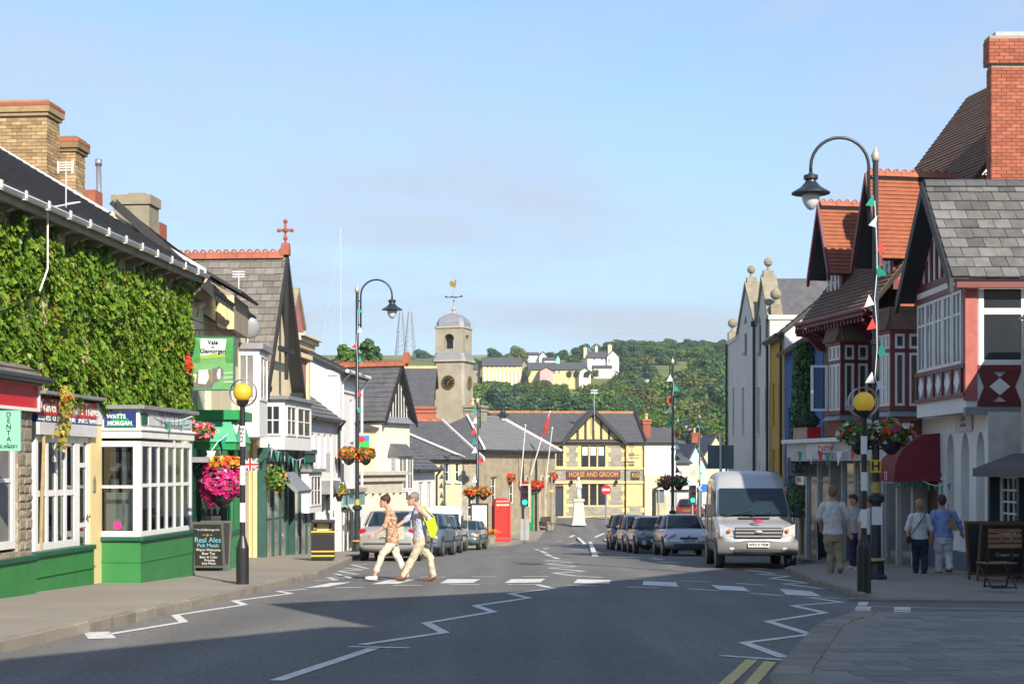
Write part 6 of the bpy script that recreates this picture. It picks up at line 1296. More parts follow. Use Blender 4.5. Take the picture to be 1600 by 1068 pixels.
PALEY = mat('pale_yellow_render', (.74, .62, .36), .85, .06, 1.5); MINTR = mat('mint_render', (.42, .64, .58), .85, .06, 1.5); PALEC = mat('pale_cream_render', (.74, .70, .58), .85, .06, 1.5)
bb = plain_house('cream_house', 'pale cream house with blank windows joined to the inn', 1007, 1056, 126, 808, 690, 668, PALEC, wins=[(1020, 1023, 710, 728), (1030, 1033, 710, 728), (1038, 1041, 710, 728), (1046, 1049, 710, 728)], chs=[(1008, 1020, 655, 1)])
box('yellow_ground_floor', PALEY, bb.t, .02, bb.W - .8, -.06, 0, -2, bb.z(742, 0))
plain_house('white_end_house', 'small white house with slate roof beyond the tall lamp post', 1057, 1078, 140, 800, 722, 706, WHITEW, wins=[(1062, 1067, 735, 748)])
plain_house('mint_house', 'pale mint gabled house far down the street', 1072, 1104, 152, 800, 728, 692, MINTR, gable='y', wins=[(1082, 1086, 738, 748)], chs=[(1088, 1098, 676, 2)])
plain_house('buff_gable_house', 'cream gabled house peeping over the parked van', 1100, 1140, 158, 800, 712, 678, PALEY, gable='y')
plain_house('chimneyed_house', 'slate-roofed house with tall buff chimney pots beyond the inn', 1028, 1076, 165, 800, 702, 688, PALEC, chs=[(1034, 1046, 676, 1)])
# ---------------------------------------------------------------- houses on the hill
def hill_house(name, label, px0, px1, Y, *a, **k): return plain_house(name, label, px0, px1, Y, *a, **k)
PY2 = mat('primrose_render', (.60, .50, .26), .85, .06, 1)
bb = hill_house('long_yellow_house', 'long primrose house with grey roof on the hillside', 754, 815, 392, 588, 571, 558, PY2, wins=[(760 + 7 * k, 763 + 7 * k, 571.5, 574.5) for k in range(7)], D=10); 
for k in range(10): box('white_pier', WHITE, bb.t, .3 + k, .7 + k, -.3, 0, -1.5, bb.z(579, 0))
hill_house('yellow_house_wing', 'stone gabled wing at the end of the long primrose house', 813, 826, 394, 588, 572, 562, GREYSTONE, gable='y', D=10)
bb = hill_house('school_hall', 'low slate-roofed hall with green cupola on the hillside', 826, 918, 386, 588, 577, 566, PY2, wins=[(864, 868, 578.5, 584), (872, 875, 578.5, 584), (893, 896, 578.5, 583), (908, 911, 578.5, 583)], D=12)
u = bb.u(873); MB().box(u - .5, u + .5, 5, 6, bb.z(566, 0), bb.z(560, 0)).lathe([(.6, bb.z(560, 0)), (.4, bb.z(557, 0)), (.02, bb.z(553, 0))], (u, 5.5, 0), 8).build('cupola', MINT, bb.t)
hill_house('pink_gable_hall', 'small white gable with pink front below the hall roof', 844, 864, 380, 586, 578, 573, mat('pale_pink', (.6, .35, .35), .8), gable='y', D=6)
bb = hill_house('white_farmhouse', 'large white farmhouse with slate roof and chimneys on the hill', 918, 950, 408, 580, 558.5, 548.5, WHITEW, wins=[(927, 930, 560, 564), (939, 942, 560, 564)], chs=[(913, 918, 543, 2), (932, 936, 541, 4)], pots=-1, D=9)
hill_house('farmhouse_gable', 'white gable end of the farmhouse with one tall chimney', 949, 967, 407, 580, 556, 547, WHITEW, gable='y', D=9, wins=[(950, 953, 560, 566)], chs=[(953, 959, 539, 4)], pots=-1)
hill_house('conservatory', 'small white glazed porch in front of the farmhouse', 928, 956, 402, 581, 574, 570, PALEC, D=5)
hill_house('white_bungalow', 'white bungalow with low grey roof near the hill crest', 824, 842, 440, 560, 554, 550, WHITEW, D=8); hill_house('bungalow_gable', 'tiny white gable near the hill crest', 843, 854, 438, 560, 555, 549, WHITEW, gable='y')
hill_house('white_lodge', 'little white lodge with dark roof above the hall', 851, 868, 425, 566, 562, 558, WHITEW); hill_house('grey_barn', 'grey barn at the edge of the clock tower on the hill', 736, 750, 395, 585, 576, 570, GREYSTONE)
hill_house('hall_annex', 'low cream annex with hipped roof under the white farmhouse', 905, 923, 384, 586, 579, 574, PALEC, gable='y', wins=[(914, 918, 580, 584)])
# ---------------------------------------------------------------- trees
def crown_mesh(name, seed, m, n=1500, tall=1.0, leaf=.07, lobes=9, conif=False):
    rs = random.Random(seed); L = []
    for k in range(lobes):
        if conif: z = .1 + .85 * k / lobes; r = .34 * (1 - z) + .05; L.append((Vector((rs.gauss(0, .04), rs.gauss(0, .04), z * tall)), r))
        else:
            a = rs.uniform(0, 2 * PI); rr = rs.uniform(0, .30); z = rs.uniform(.22, .80); L.append((Vector((rr * math.cos(a), rr * math.sin(a), z * tall)), rs.uniform(.15, .25) * (1.15 - abs(z - .5) * .7)))
    b = MB(); st = random.getstate(); random.seed(seed); pts = []
    for k in range(n):
        c, r = rs.choice(L); d = Vector((rs.gauss(0, 1), rs.gauss(0, 1), rs.gauss(0, 1) + .25)).normalized(); p = c + Vector((d.x, d.y, d.z * .85)) * r * (rs.random() ** .25)
        pts.append((p, d))
    leaf_cloud(b, pts, leaf, .3); random.setstate(st); return b.mesh(name, m)
LG = [leaf_mat('leaf_mid', (.06, .13, .022), (.14, .24, .045)), leaf_mat('leaf_dark', (.035, .09, .026), (.08, .155, .042)), leaf_mat('leaf_olive', (.085, .125, .022), (.17, .21, .045)), leaf_mat('leaf_blue', (.035, .085, .04), (.075, .145, .065)), leaf_mat('leaf_rust', (.075, .095, .025), (.13, .15, .04))]
for m_ in LG: m_.node_tree.nodes['Principled BSDF'].inputs['Specular IOR Level'].default_value = .25
CR = [crown_mesh('crown', 11 + k, LG[k % 5], 2300, .95, .062, 12 + k % 4) for k in range(10)] + [crown_mesh('crown', 40 + k, LG[(1, 0, 3)[k]], 2000, 1.0, .06, 16, True) for k in range(3)]
BARK = mat('bark', (.10, .075, .05), .95, .2, 4)
tm = MB(); tm.tube([(0, 0, -.08), (.01, 0, .15), (0, .01, .32), (.02, 0, .6)], [.035, .028, .022, .006], 7)
for a in (0, 2.1, 4.2): tm.tube([(0, 0, .26), (.10 * math.cos(a), .10 * math.sin(a), .42), (.2 * math.cos(a), .2 * math.sin(a), .55)], [.014, .010, .004], 5)
TRUNK = tm.mesh('trunk', BARK)
def tree(X, Y, z, h, wd, k, label, group=None, rz=None):
    if group: label = ('mid-green ', 'dark green ', 'olive green ', 'blue-green ', 'bronze-green ')[k % 5] + label
    o = thing('tree', label, 'tree', (X, Y, z), rz if rz is not None else random.uniform(0, 6.28), group)
    c = piece('crown', CR[k], o, (0, 0, 0), None, (h * wd, h * wd, h)); tr = piece('trunk', TRUNK, o, (0, 0, 0), None, (h, h, h)); return o
def ptree(px, py_t, Y, hpx, wd, k, label, group=None):
    z = PZ(py_t, Y); h = hpx * Y / F; zb = min(z - h, T(PX(px, Y), Y) + .3); return tree(PX(px, Y), Y, z - h * 1.02, h, wd, k, label, group)
# tall dark trees behind the timbered house
ptree(545, 533, 150, 100, 1.1, 11, 'dark bushy tree behind the roofs beside the lamp post'); ptree(578, 524, 152, 110, 1.0, 10, 'tall pointed dark green tree rising behind the timbered gable'); ptree(600, 548, 155, 90, 1.0, 1, 'lower dark tree to the right of the pointed tree'); ptree(525, 545, 160, 80, 1.0, 3, 'small dark tree showing between the roofs and lamp post')
# trees close behind the town hall
for i, (px, py, hp, wd, k) in enumerate(((752, 588, 75, 1.2, 0), (775, 592, 80, 1.1, 3), (735, 600, 70, 1.1, 0), (795, 612, 60, 1.1, 8), (828, 598, 75, 1.0, 1), (846, 604, 70, 1.1, 3), (870, 606, 66, 1.2, 1), (898, 606, 70, 1.3, 3), (925, 598, 75, .9, 5), (944, 598, 70, .9, 0), (962, 610, 66, 1.1, 6), (985, 606, 60, 1.1, 1), (1020, 640, 50, 1.2, 0), (1060, 612, 70, 1.2, 2), (1095, 608, 85, 1.2, 4), (1120, 620, 80, 1.2, 1), (1035, 655, 50, 1.1, 5), (1085, 650, 60, 1.2, 7), (1130, 575, 90, 1.1, 3), (1110, 585, 80, 1.1, 6), (1005, 590, 70, 1.2, 4), (1030, 585, 70, 1.2, 0), (1055, 580, 75, 1.2, 1), (990, 570, 60, 1.2, 4), (1080, 570, 75, 1.2, 9))):
    Y = 230 + (640 - py) * 1.9 if py < 640 else 215
    ptree(px, py, Y, hp, wd, k, 'leafy tree in the thick belt of woodland between inn roof and hillside houses', 'woodland belt trees')
named = ((770, 540, 470, 30, 1.3, 3, 'round dark tree on the skyline above the primrose house'), (811, 534, 400, 50, .8, 2, 'upright olive tree beside the long primrose house'), (909, 533, 460, 34, 1.3, 3, 'round skyline tree just behind the farmhouse chimney'), (935, 534, 470, 26, 1.2, 3, 'smaller skyline tree between two round ones'), (960, 525, 460, 44, 1.35, 8, 'largest domed tree on the skyline over the farmhouse'), (1000, 532, 480, 34, 1.3, 1, 'domed dark tree on the skyline east of the farmhouse'), (1077, 528, 520, 34, 1.2, 1, 'last domed tree on the skyline near the white gables'), (898, 545, 400, 44, 1.0, 1, 'dark tree standing against the farmhouse wall'), (862, 545, 450, 24, 1.6, 1, 'dark hedge-like tree behind the white lodge'), (880, 543, 455, 24, 1.4, 3, 'blue-green tree behind the lodge roof'), (661, 541, 480, 40, 1.3, 3, 'round tree on the skyline beside the pylons'), (690, 545, 480, 36, 1.3, 1, 'dark tree on the skyline touching the clock tower'), (640, 553, 470, 34, 1.2, 3, 'low tree at the foot of the pylons'), (740, 553, 440, 28, 1.3, 1, 'dark tree just to the right of the clock tower'), (757, 556, 430, 26, 1.2, 3, 'tree behind the grey barn'), (790, 552, 470, 24, 1.3, 6, 'low tree between primrose house and round skyline tree'))
for px, py, Y, hp, wd, k, lb_ in named: ptree(px, py, Y, hp, wd, k, lb_)
def htree(px, Y, h, wd, k, label, group): X = PX(px, Y); tree(X, Y, T(X, Y) - .2, h, wd, k, label, group)
for i in range(190):
    px = 972 + 175 * random.random(); Y = random.uniform(330, 520)
    if 1010 < px < 1060 and 345 < Y < 362: continue
    Xh = PX(px, Y); hh_ = random.uniform(6, 10.5); yt_ = HZ - (T(Xh, Y) + hh_ - HC) * F / Y
    if yt_ < 549 or (1015 < px < 1075 and 372 < Y < 400): continue
    htree(px, Y, hh_, random.uniform(1.1, 1.4), random.choice((0, 1, 2, 3, 5, 6, 8, 7)), 'leafy tree in the wood covering the slope below the skyline', 'hillside wood trees')
for i in range(90):
    px = 968 + 178 * random.random(); Y = random.uniform(425, 560); htree(px, Y, random.uniform(3.5, 6), random.uniform(1.3, 1.7), random.choice((0, 1, 3, 6, 8)), 'leafy tree in the wood covering the slope below the skyline', 'hillside wood trees')
for i in range(26):
    px = 975 + i * 6.6 + random.uniform(-3, 3); ptree(px, 546 - 1.0 * (i % 5) + random.uniform(-3, 3), 540, random.uniform(22, 30), 1.5, random.choice((1, 3, 8)), 'small tree in the row along the hill crest', 'hill crest trees')
for i in range(22):
    px = 735 + i * 11 + random.uniform(-4, 4); ptree(px, 551 + random.uniform(-3, 3), 520, random.uniform(16, 22), 1.6, random.choice((1, 3)), 'low tree in the hedgerow behind the hillside houses', 'hedgerow trees')
for i in range(46):
    px = 738 + 250 * random.random(); py = 588 + 14 * random.random()
    if 786 < px < 806 or 885 < px < 915: continue
    ptree(px, py, 350 - (py - 588) * 2, random.uniform(26, 42), random.uniform(1.0, 1.4), random.choice((0, 1, 3, 4, 5, 6, 7)), 'bushy tree in front of the hillside houses', 'trees below the hillside houses')
for i, px in enumerate((824, 889, 901, 918, 931)): ptree(px, 575 + i % 2, 378, 15, 1.0, (2, 1, 1, 1, 2)[i], 'small round garden tree in front of the low hall', 'garden trees at the hall')
for i in range(70):
    px = 600 + 540 * random.random(); py = 628 + 40 * random.random()
    ptree(px, py, 240 - (py - 628) * 1.3, random.uniform(40, 60), 1.2, random.choice((0, 1, 2, 3, 5, 7)), 'leafy tree in the lower wood behind the town roofs', 'lower wood trees')
# pylons and mast
def pylon(px, pyt, pyb, Y, label, w0, w1):
    X = PX(px, Y); z0, z1 = PZ(pyb, Y), PZ(pyt, Y); t = thing('pylon', label, 'pylon', (X, Y, z0), R(20), 'lattice pylons'); H = z1 - z0; m = mat('pylon_steel', (.30, .33, .36), .6, .1, 2)
    wd = lambda s: w0 + (w1 - w0) * s
    for sx_ in (-1, 1):
        for sy_ in (-1, 1): MB().cyl((sx_ * w0, sy_ * w0, 0), (sx_ * w1, sy_ * w1, H * .94), .22, .16, 6).build('leg', m, t)
    for s in (-1, 1):
        for f in ('a', 'c'):
            q = MB(); n = 12
            for k in range(n):
                s0, s1 = k / n * .94, (k + 1) / n * .94; a, c = wd(s0), wd(s1)
                P0, P1 = ((-a, s * a), (c, s * c)) if f == 'a' else ((s * a, -a), (s * c, c)); P2, P3 = ((a, s * a), (-c, s * c)) if f == 'a' else ((s * a, a), (s * c, -c))
                q.cyl((*P0, s0 * H), (*P1, s1 * H), .09, n=4).cyl((*P2, s0 * H), (*P3, s1 * H), .09, n=4)
            q.build('lattice', m, t)
    for k in (.94,): MB().cyl((-w1, 0, H * k), (0, 0, H), .15, n=5).cyl((w1, 0, H * k), (0, 0, H), .15, n=5).build('peak', m, t)
pylon(627, 482, 572, 900, 'lattice pylon partly behind the street lamp lantern', 3.4, .9); pylon(641, 482, 572, 880, 'lattice pylon standing clear of the lantern, nearer the tower', 3.4, .9)
t = thing('radio_mast', 'thin guyed radio mast on the skyline', 'mast', (PX(532, 1500), 1500, PZ(570, 1500))); m = mat('mast_grey', (.42, .48, .54), .7)
H = PZ(354, 1500) - PZ(570, 1500); MB().cyl((0, 0, 0), (0, 0, H), .75, .6, 6).build('mast_column', m, t)
for a in (20, 140, 260):
    for f in (.5, .95): MB().cyl((0, 0, H * f), (70 * math.cos(R(a)), 70 * math.sin(R(a)), 0), .10, n=4).build('guy_wire', m, t)
for i, py in enumerate((498, 513, 527)):
    pa, pb = P(1700, py - 14, 850), P(560, py + 3, 950); q = MB(); q.tube([pa.lerp(pb, k / 16) + Vector((0, 0, -9 * math.sin(PI * k / 16))) for k in range(17)], .07, 4)
    tag(q.build('power_line', m), ('topmost', 'middle', 'lowest')[i] + ' of the faint power cables crossing the sky', 'cable', 'power lines')
# ================================================================== STREET FURNITURE
pav = lambda px, py: gp(px, py, .115)
GOLDP = mat('gold_paint', (.50, .34, .08), .45, .1, 5); BOWL = mat('lamp_bowl', (.62, .64, .64), .15, .05, 4, spec=.6)
def lamp_post(px, py, pyt, dirx, label, full=True, gy=None):
    p = pav(px, py) if gy is None else Vector((PX(px, gy), gy, G(gy) + .115)); H = PZ(pyt, p.y) - p.z
    t = thing('street_lamp', label, 'street lamp', p, 0, 'swan-neck street lamps')
    MB().lathe([(.22, 0), (.22, .06), (.17, .1), (.16, .3), (.19, .34), (.11, .4)], n=12).build('plinth', IRON, t); MB().lathe([(.165, .345), (.2, .36), (.2, .385), (.13, .41)], n=12).build('gold_ring', GOLDP, t)
    MB().lathe([(.105, .4), (.10, 1.45), (.17, 1.52), (.17, 1.6), (.10, 1.66)], n=12).build('lower_column', IRON, t, smooth=False); MB().lathe([(.085, 1.66), (.085, 1.86), (.10, 1.88)], n=12).build('gold_collar', GOLDP, t)
    MB().lathe([(.075, 1.88), (.07, 4.5), (.09, 4.52), (.09, 4.6), (.062, 4.62), (.055, H - .25)], n=12).build('column', IRON, t); MB().lathe([(.07, H - .25), (.075, H - .2), (.09, H - .13), (.05, H - .06), (.02, H), (.005, H + .08)], n=10).build('finial', mat('finial_silver', (.5, .46, .36), .4, metal=.4), t, smooth=True)
    r = .56; x0 = .13 * dirx; zc = H - .35
    path = [(x0, 0, H - 1.5), (x0, 0, zc)] + [(x0 + dirx * (r - r * math.cos(a)), 0, zc + r * math.sin(a)) for a in [PI * k / 14 for k in range(1, 15)]] + [(x0 + dirx * 2 * r, 0, zc - .12)]
    q = MB(); q.tube(path, .032, 8)
    for z in (H - 1.4, H - .95, H - .55): q.cyl((0, 0, z), (x0, 0, z), .025)
    q.build('swan_neck_arm', IRON, t, smooth=True); xl, zl = x0 + dirx * 2 * r, zc - .1
    ln = MB().lathe([(.03, .0), (.05, -.04), (.14, -.07), (.14, -.14), (.10, -.16), (.11, -.2), (.2, -.3), (.37, -.4), (.37, -.425), (.18, -.42)], (xl, 0, zl), 20).build('lantern', IRON, t); MB().lathe([(.17, -.42), (.175, -.5), (.14, -.62), (.06, -.72), (.005, -.74)], (xl, 0, zl), 16).build('lantern_bowl', BOWL, ln, smooth=True)
    return t, p, H
L1 = lamp_post(1368, 904, 232, -1, 'tall swan-neck lamp nearest the burgundy canopy with yellow H plate')
L2 = lamp_post(558, 861, 446, 1, 'tall swan-neck lamp behind the silver saloon with flag banner')
L3_ = lamp_post(1051, 0, 560, -1, 'slender lamp rising behind the parked silver hatchback', gy=73)
L4_ = lamp_post(746, 0, 622, 1, 'distant lamp beside the map board with flower basket', gy=76)
L5_ = lamp_post(1093, 0, 648, -1, 'farthest lamp in front of the mint house', gy=140)
L6_ = lamp_post(1059, 0, 655, 1, 'small far lamp between cream house and mint house', gy=165)
t, p, H = L1; s_ = box('height_plate', mat('yellow_plate', (.75, .52, .02), .5), t, -.13, .08, -.12, -.1, 2.05, 2.3); text('letter', 'H', BLACK, s_, (-.025, -.122, 2.17), .24, bold=.006); box('notice', WHITEF, t, -.10, .10, -.125, -.112, 1.05, 1.4)
# flags tied down the posts
def pennants(P_, post, flags, label):
    t, p, H = P_; o = thing('bunting', label, 'bunting', p, 0, 'bunting'); zs = []
    for k, (px, py, c) in enumerate(flags):
        z = PZ(py, p.y) - p.z; x = PX(px, p.y) - p.x; s = .15 if p.y < 60 else .22; sg = 1 if x >= 0 else -1; zs.append((x * .3, -.11, z))
        b = MB(); b.hexa([(0, 0, 0), (0, 0, s * 1.5), (sg * s * 1.25, -.03, s * .25)], [(0, .008, 0), (0, .008, s * 1.5), (sg * s * 1.25, -.022, s * .25)]); f = b.build('flag', {'w': WHITEF, 'r': REDF, 'g': TEALF}[c], o); f.location = (x * .35, -.12, z - s * .7); f.rotation_euler = (random.uniform(-.3, .3), random.uniform(0, .5) * sg, random.uniform(-.5, .5))
    if len(zs) > 1: MB().tube(zs, .008, 4).build('cord', WHITEF, o)
pennants(L1, 0, ((1357, 315, 'g'), (1362, 348, 'w'), (1368, 385, 'r'), (1369, 425, 'g'), (1356, 468, 'w'), (1367, 505, 'r'), (1369, 545, 'g'), (1358, 590, 'w'), (1370, 600, 'w'), (1358, 635, 'r')), 'white red and green pennants tied down the nearest lamp post')
pennants(L2, 0, ((564, 485, 'g'), (561, 515, 'w'), (556, 540, 'r'), (561, 560, 'g'), (561, 614, 'r'), (561, 640, 'g')), 'white red and green pennants tied down the lamp behind the saloon')
pennants(L3_, 0, ((1049, 590, 'w'), (1055, 606, 'g'), (1048, 623, 'r'), (1046, 640, 'w'), (1048, 660, 'g'), (1060, 677, 'r'), (1060, 697, 'w'), (1060, 714, 'g'), (1060, 733, 'r')), 'pennants tied down the slender lamp behind the hatchback')
pennants(L4_, 0, ((743, 640, 'g'), (744, 656, 'w'), (743, 672, 'r'), (744, 688, 'g'), (744, 702, 'w'), (748, 717, 'r'), (744, 748, 'w')), 'pennants tied down the lamp by the map board')
pennants(L5_, 0, ((1090, 665, 'g'), (1094, 680, 'r'), (1092, 700, 'g'), (1094, 716, 'r'), (1094, 738, 'g'), (1092, 750, 'r')), 'pennants tied down the farthest lamp')
def garland(pts, cols, label, size=.2):
    W_ = [P(*q) for q in pts]; o = thing('bunting', label, 'bunting', W_[0], 0, 'bunting'); line = []
    for a, c in zip(W_, W_[1:]):
        for k in range(8): q = a.lerp(c, k / 8); q.z -= .18 * math.sin(PI * k / 8) * (c - a).length / 3; line.append(q - W_[0])
    line.append(W_[-1] - W_[0]); MB().tube(line, .01, 4).build('cord', WHITEF, o); L = sum((b - a).length for a, b in zip(line, line[1:])); n = max(2, int(L / (size * 1.9)))
    for k in range(n):
        s = (k + .5) / n * (len(line) - 1); i = int(s); q = line[i].lerp(line[min(i + 1, len(line) - 1)], s - i); d = (line[min(i + 1, len(line) - 1)] - line[i]).normalized(); d.z = 0; d.normalize() if d.length > .01 else None
        b = MB(); h = size * .5; nn = Vector((-d.y, d.x, 0)) * .006; tip = Vector((random.uniform(-.05, .05), random.uniform(-.05, .05), -size * 1.25))
        b.hexa([-d * h, d * h, tip], [-d * h + nn, d * h + nn, tip + nn]); f = b.build('flag', cols[k % len(cols)], o); f.location = q
GW = [TEALF, WHITEF, TEALF, mat('mint_cloth', (.25, .55, .45), .8)]
garland([(85, 622, 27.2), (140, 622, 28.0), (155, 640, 28.2), (222, 640, 28.2), (300, 650, 30.8)], GW, 'green and white bunting strung along the two shop fascias'); garland([(300, 735, 34), (340, 690, 34.3), (378, 650, 35)], [TEALF, WHITEF], 'green bunting hung in front of the green bay', .22)
garland([(418, 690, 43), (445, 705, 45), (478, 712, 48)], GW, 'bunting sagging over the bottle-green shop', .24); garland([(1242, 702, 42), (1275, 700, 40.8), (1300, 705, 40), (1345, 690, 38.6)], [TEALF, WHITEF, REDF], 'red white and green bunting on the pale shop fascia', .3)
garland([(1415, 745, 37), (1440, 750, 36), (1488, 752, 34.3)], [TEALF], 'small green bunting across the white arches', .16)
# belisha beacons
def beacon(px, py, pyg, bands, label, txt=False):
    p = pav(px, py); k = p.y / F; t = thing('belisha_beacon', label, 'beacon', p, 0, 'belisha beacons'); zz = lambda y: (py - y) * k; zg = zz(pyg)
    MB().lathe([(.115, -.12), (.115, zz(855)), (.055, zz(838)), (.05, zz(836))], n=18).build('sleeve', BLACK, t, smooth=False)
    MB().cyl((0, 0, zz(840)), (0, 0, zg - .14), .048, n=14).build('pole', BLACK, t)
    for a, c in bands: MB().cyl((0, 0, zz(c)), (0, 0, zz(a)), .052, n=14).build('white_band', WHITE, t)
    MB().lathe([(.05, zg - .26), (.10, zg - .2), (.12, zg - .14), (.08, zg - .13)], n=14).build('globe_holder', BLACK, t); MB().ball((0, 0, zg), .17, n=20, m=12).build('globe', mat('amber_globe', (.62, .40, .035), .3, .08, 3, emit=.12), t, smooth=True)
    q = MB(); R0, R1 = .235, .25
    q.rings([[(R_ * math.cos(a), y_, zg + R_ * math.sin(a)) for R_, y_ in ((R0, -.03), (R1, -.03), (R1, .12), (R0, .12))] for a in [2 * PI * j / 28 for j in range(29)]], cap=False); q.build('shroud_ring', LEAD, t)
    if txt: text('lettering', 'Z\n2', BLACK, t, (0, -.056, zz(680)), .14)
beacon(379, 912, 613, ((665, 697), (727, 757), (785, 815)), 'black and white banded beacon with amber globe on the ivy side', True); beacon(1350, 923, 628, ((681, 709), (737, 766), (795, 824)), 'banded beacon with amber globe in front of the walkers')
# litter bin
p = pav(505, 875); t = thing('litter_bin', 'black litter bin with yellow bands beside the kerb', 'bin', p, R(4)); w_, h_ = .30, 1.05
MB().box(-w_, w_, -.26, .26, .03, .74).build('body', BLACK, t, bevel=.02); MB().box(-w_, -w_ + .07, -.26, .26, .74, h_).box(w_ - .07, w_, -.26, .26, .74, h_).box(-w_ + .07, w_ - .07, .0, .26, .74, h_ - .05).build('hood_side', BLACK, t); MB().box(-w_ - .01, w_ + .01, -.27, .27, h_ - .06, h_ + .04).build('lid', BLACK, t, bevel=.03)
for z in (.12, .24, .76): box('band', mat('bin_yellow', (.75, .5, .03), .5), t, -w_ - .004, w_ + .004, -.266, .266, z, z + .035)
text('lettering', 'Please use', GOLDP, t, (0, -.272, .84), .12); box('opening', mat('pale_liner', (.6, .6, .56), .7), t, -.16, .16, -.02, .0, .80, .98)
# chalk boards
def a_board(px, py, w, h, lines, label, fm, rz=0, tilt=.16):
    p = pav(px, py); t = thing('chalk_board', label, 'a-board', p, rz, 'chalk boards on the pavement')
    for s, nm in ((-1, 'front_panel'), (1, 'back_panel')):
        o = MB().box(-w / 2 + .04, w / 2 - .04, -.012, .012, .12, h - .04).build(nm, BOARDB, t); o.rotation_euler = (-s * tilt, 0, 0); o.location = (0, s * tilt * h * .98, 0)
        f = MB().box(-w / 2, -w / 2 + .045, -.02, .02, 0, h).box(w / 2 - .045, w / 2, -.02, .02, 0, h).box(-w / 2 + .045, w / 2 - .045, -.02, .02, h - .05, h).box(-w / 2 + .045, w / 2 - .045, -.02, .02, .08, .13).build('frame', fm, o)
        if s < 0:
            for x, z, sz, c, tx in lines: text('lettering', tx, c, o, (x, -.0145, z), sz)
    return t
CH = mat('chalk_white', (.7, .7, .66), .9); CB = mat('chalk_blue', (.2, .5, .62), .9); CY = mat('chalk_yellow', (.65, .5, .15), .9)
ab = a_board(331, 891, .72, 1.10, [(0, .93, .062, CH, 'Vale of Glamorgan Inn'), (0, .82, .10, CY, '~ o ~'), (0, .70, .16, CB, 'Real Ales'), (0, .58, .12, CB, 'Pub Meals'), (0, .48, .08, CH, 'Warm Welcome'), (0, .40, .08, CH, 'Beer Tea'), (0, .32, .075, CH, 'Beer & Cider'), (.02, .25, .075, CH, 'Fireside'), (0, .18, .075, CH, 'Live Music')], 'chalk board advertising real ales in front of the green bay', mat('grey_frame', (.10, .11, .10), .6), R(-6))
a_board(1556, 905, .95, 1.12, [(.1, .94, .15, CH, 'course'), (.1, .78, .1, CH, '& coffee'), (.1, .5, .1, CY, 'Cream teas')], 'wooden framed chalk board behind the slatted chair', mat('oak_frame', (.16, .075, .03), .6, .2, 6), R(8)); a_board(1612, 904, .8, 1.12, [(-.22, .95, .16, CY, 'S'), (-.2, .80, .16, CY, 'pe'), (-.2, .60, .13, CH, 'Real\nfood')], 'chalk board cut off by the photo edge with yellow letters', mat('oak_frame'), R(6))
a_board(1300, 874, .7, 1.05, [(0, .8, .12, CH, 'Lunch'), (0, .6, .1, CH, 'Hot food')], 'dark chalk board half hidden by the man in the white shirt', BLACK, R(-20))
# folding chair
p = pav(1556, 918); t = thing('folding_chair', 'brown slatted folding chair with black iron legs', 'chair', p, R(190)); OAK = mat('oak_slat', (.24, .115, .05), .6, .25, 7, rnd=.15)
for k in range(4): MB().box(-.30, .30, .30, .325, .98 - k * .085 - .03, .98 - k * .085 + .035).build('back_slat', OAK, t, bevel=.006)
for k in range(5): MB().box(-.28, .28, -.18 + k * .085, -.11 + k * .085, .42, .44).build('seat_slat', OAK, t, bevel=.006)
for sx_ in (-1, 1):
    MB().cyl((sx_ * .24, .29, 1.02), (sx_ * .2, -.02, .02), .018, n=6).build('leg', IRON, t); MB().cyl((sx_ * .24, -.2, .44), (sx_ * .22, .3, .02), .018, n=6).build('leg', IRON, t)
MB().cyl((-.22, .3, .03), (.22, .3, .03), .014).cyl((-.2, -.02, .03), (.2, -.02, .03), .014).build('foot_bar', IRON, t)
# flower baskets
def flowers(name, label, c, r, sz, cols, bowl=True, group='hanging flower baskets', n=(700, 420), tag_parent=None, chain=0):
    t = thing(name, label, 'flower basket', c, 0, group); ptsg, ptsf = [], {k: [] for k in range(len(cols))}
    for k in range(n[0] + n[1]):
        d = Vector((random.gauss(0, 1), random.gauss(0, 1), random.gauss(0, 1))).normalized(); lump = 1 + .45 * noise.noise(d * 2.3 + Vector(c)); p = Vector((d.x * r[0], d.y * r[1], d.z * r[2])) * lump * (random.uniform(.75, 1) if k < n[0] else random.uniform(.95, 1.08))
        if k < n[0]: ptsg.append((p, d))
        else: ptsf[int((noise.noise(d * 1.7 + Vector(c) * 3) * .5 + .5) * len(cols) + random.uniform(-.6, .6)) % len(cols)].append((p, d))
    lb = MB(); leaf_cloud(lb, ptsg, sz * 1.1, .4); lb.build('foliage', LEAFB, t, fix=False, kind='stuff')
    for k, m_ in enumerate(cols):
        if ptsf[k]: lb = MB(); leaf_cloud(lb, ptsf[k], sz * 1.25, .2); lb.build('blossom', m_, t, fix=False, kind='stuff')
    if bowl: MB().lathe([(.06, -r[2] * .9 - .2), (r[0] * .5, -r[2] * .8 - .08), (r[0] * .62, -r[2] * .5)], n=14).build('bowl', BLACK, t)
    if chain: MB().cyl((0, 0, r[2] * .5), (0, 0, r[2] + chain), .012).cyl((0, 0, r[2] + chain), (-chain * 1.6, 0, r[2] + chain), .015).build('bracket', BLACK, t)
    return t
LEAFB = leaf_mat('basket_leaf', (.05, .13, .015), (.14, .27, .035)); FR = leaf_mat('flower_red', (.55, .015, .01), (.75, .06, .02), trans=.15); FM = leaf_mat('flower_magenta', (.42, .006, .12), (.62, .02, .22), trans=.15); FO = leaf_mat('flower_orange', (.65, .16, .01), (.75, .40, .02), trans=.15); FP = leaf_mat('flower_pink', (.65, .15, .32), (.75, .45, .55), trans=.15); FW = leaf_mat('flower_white', (.65, .62, .58), (.8, .78, .74), trans=.15)
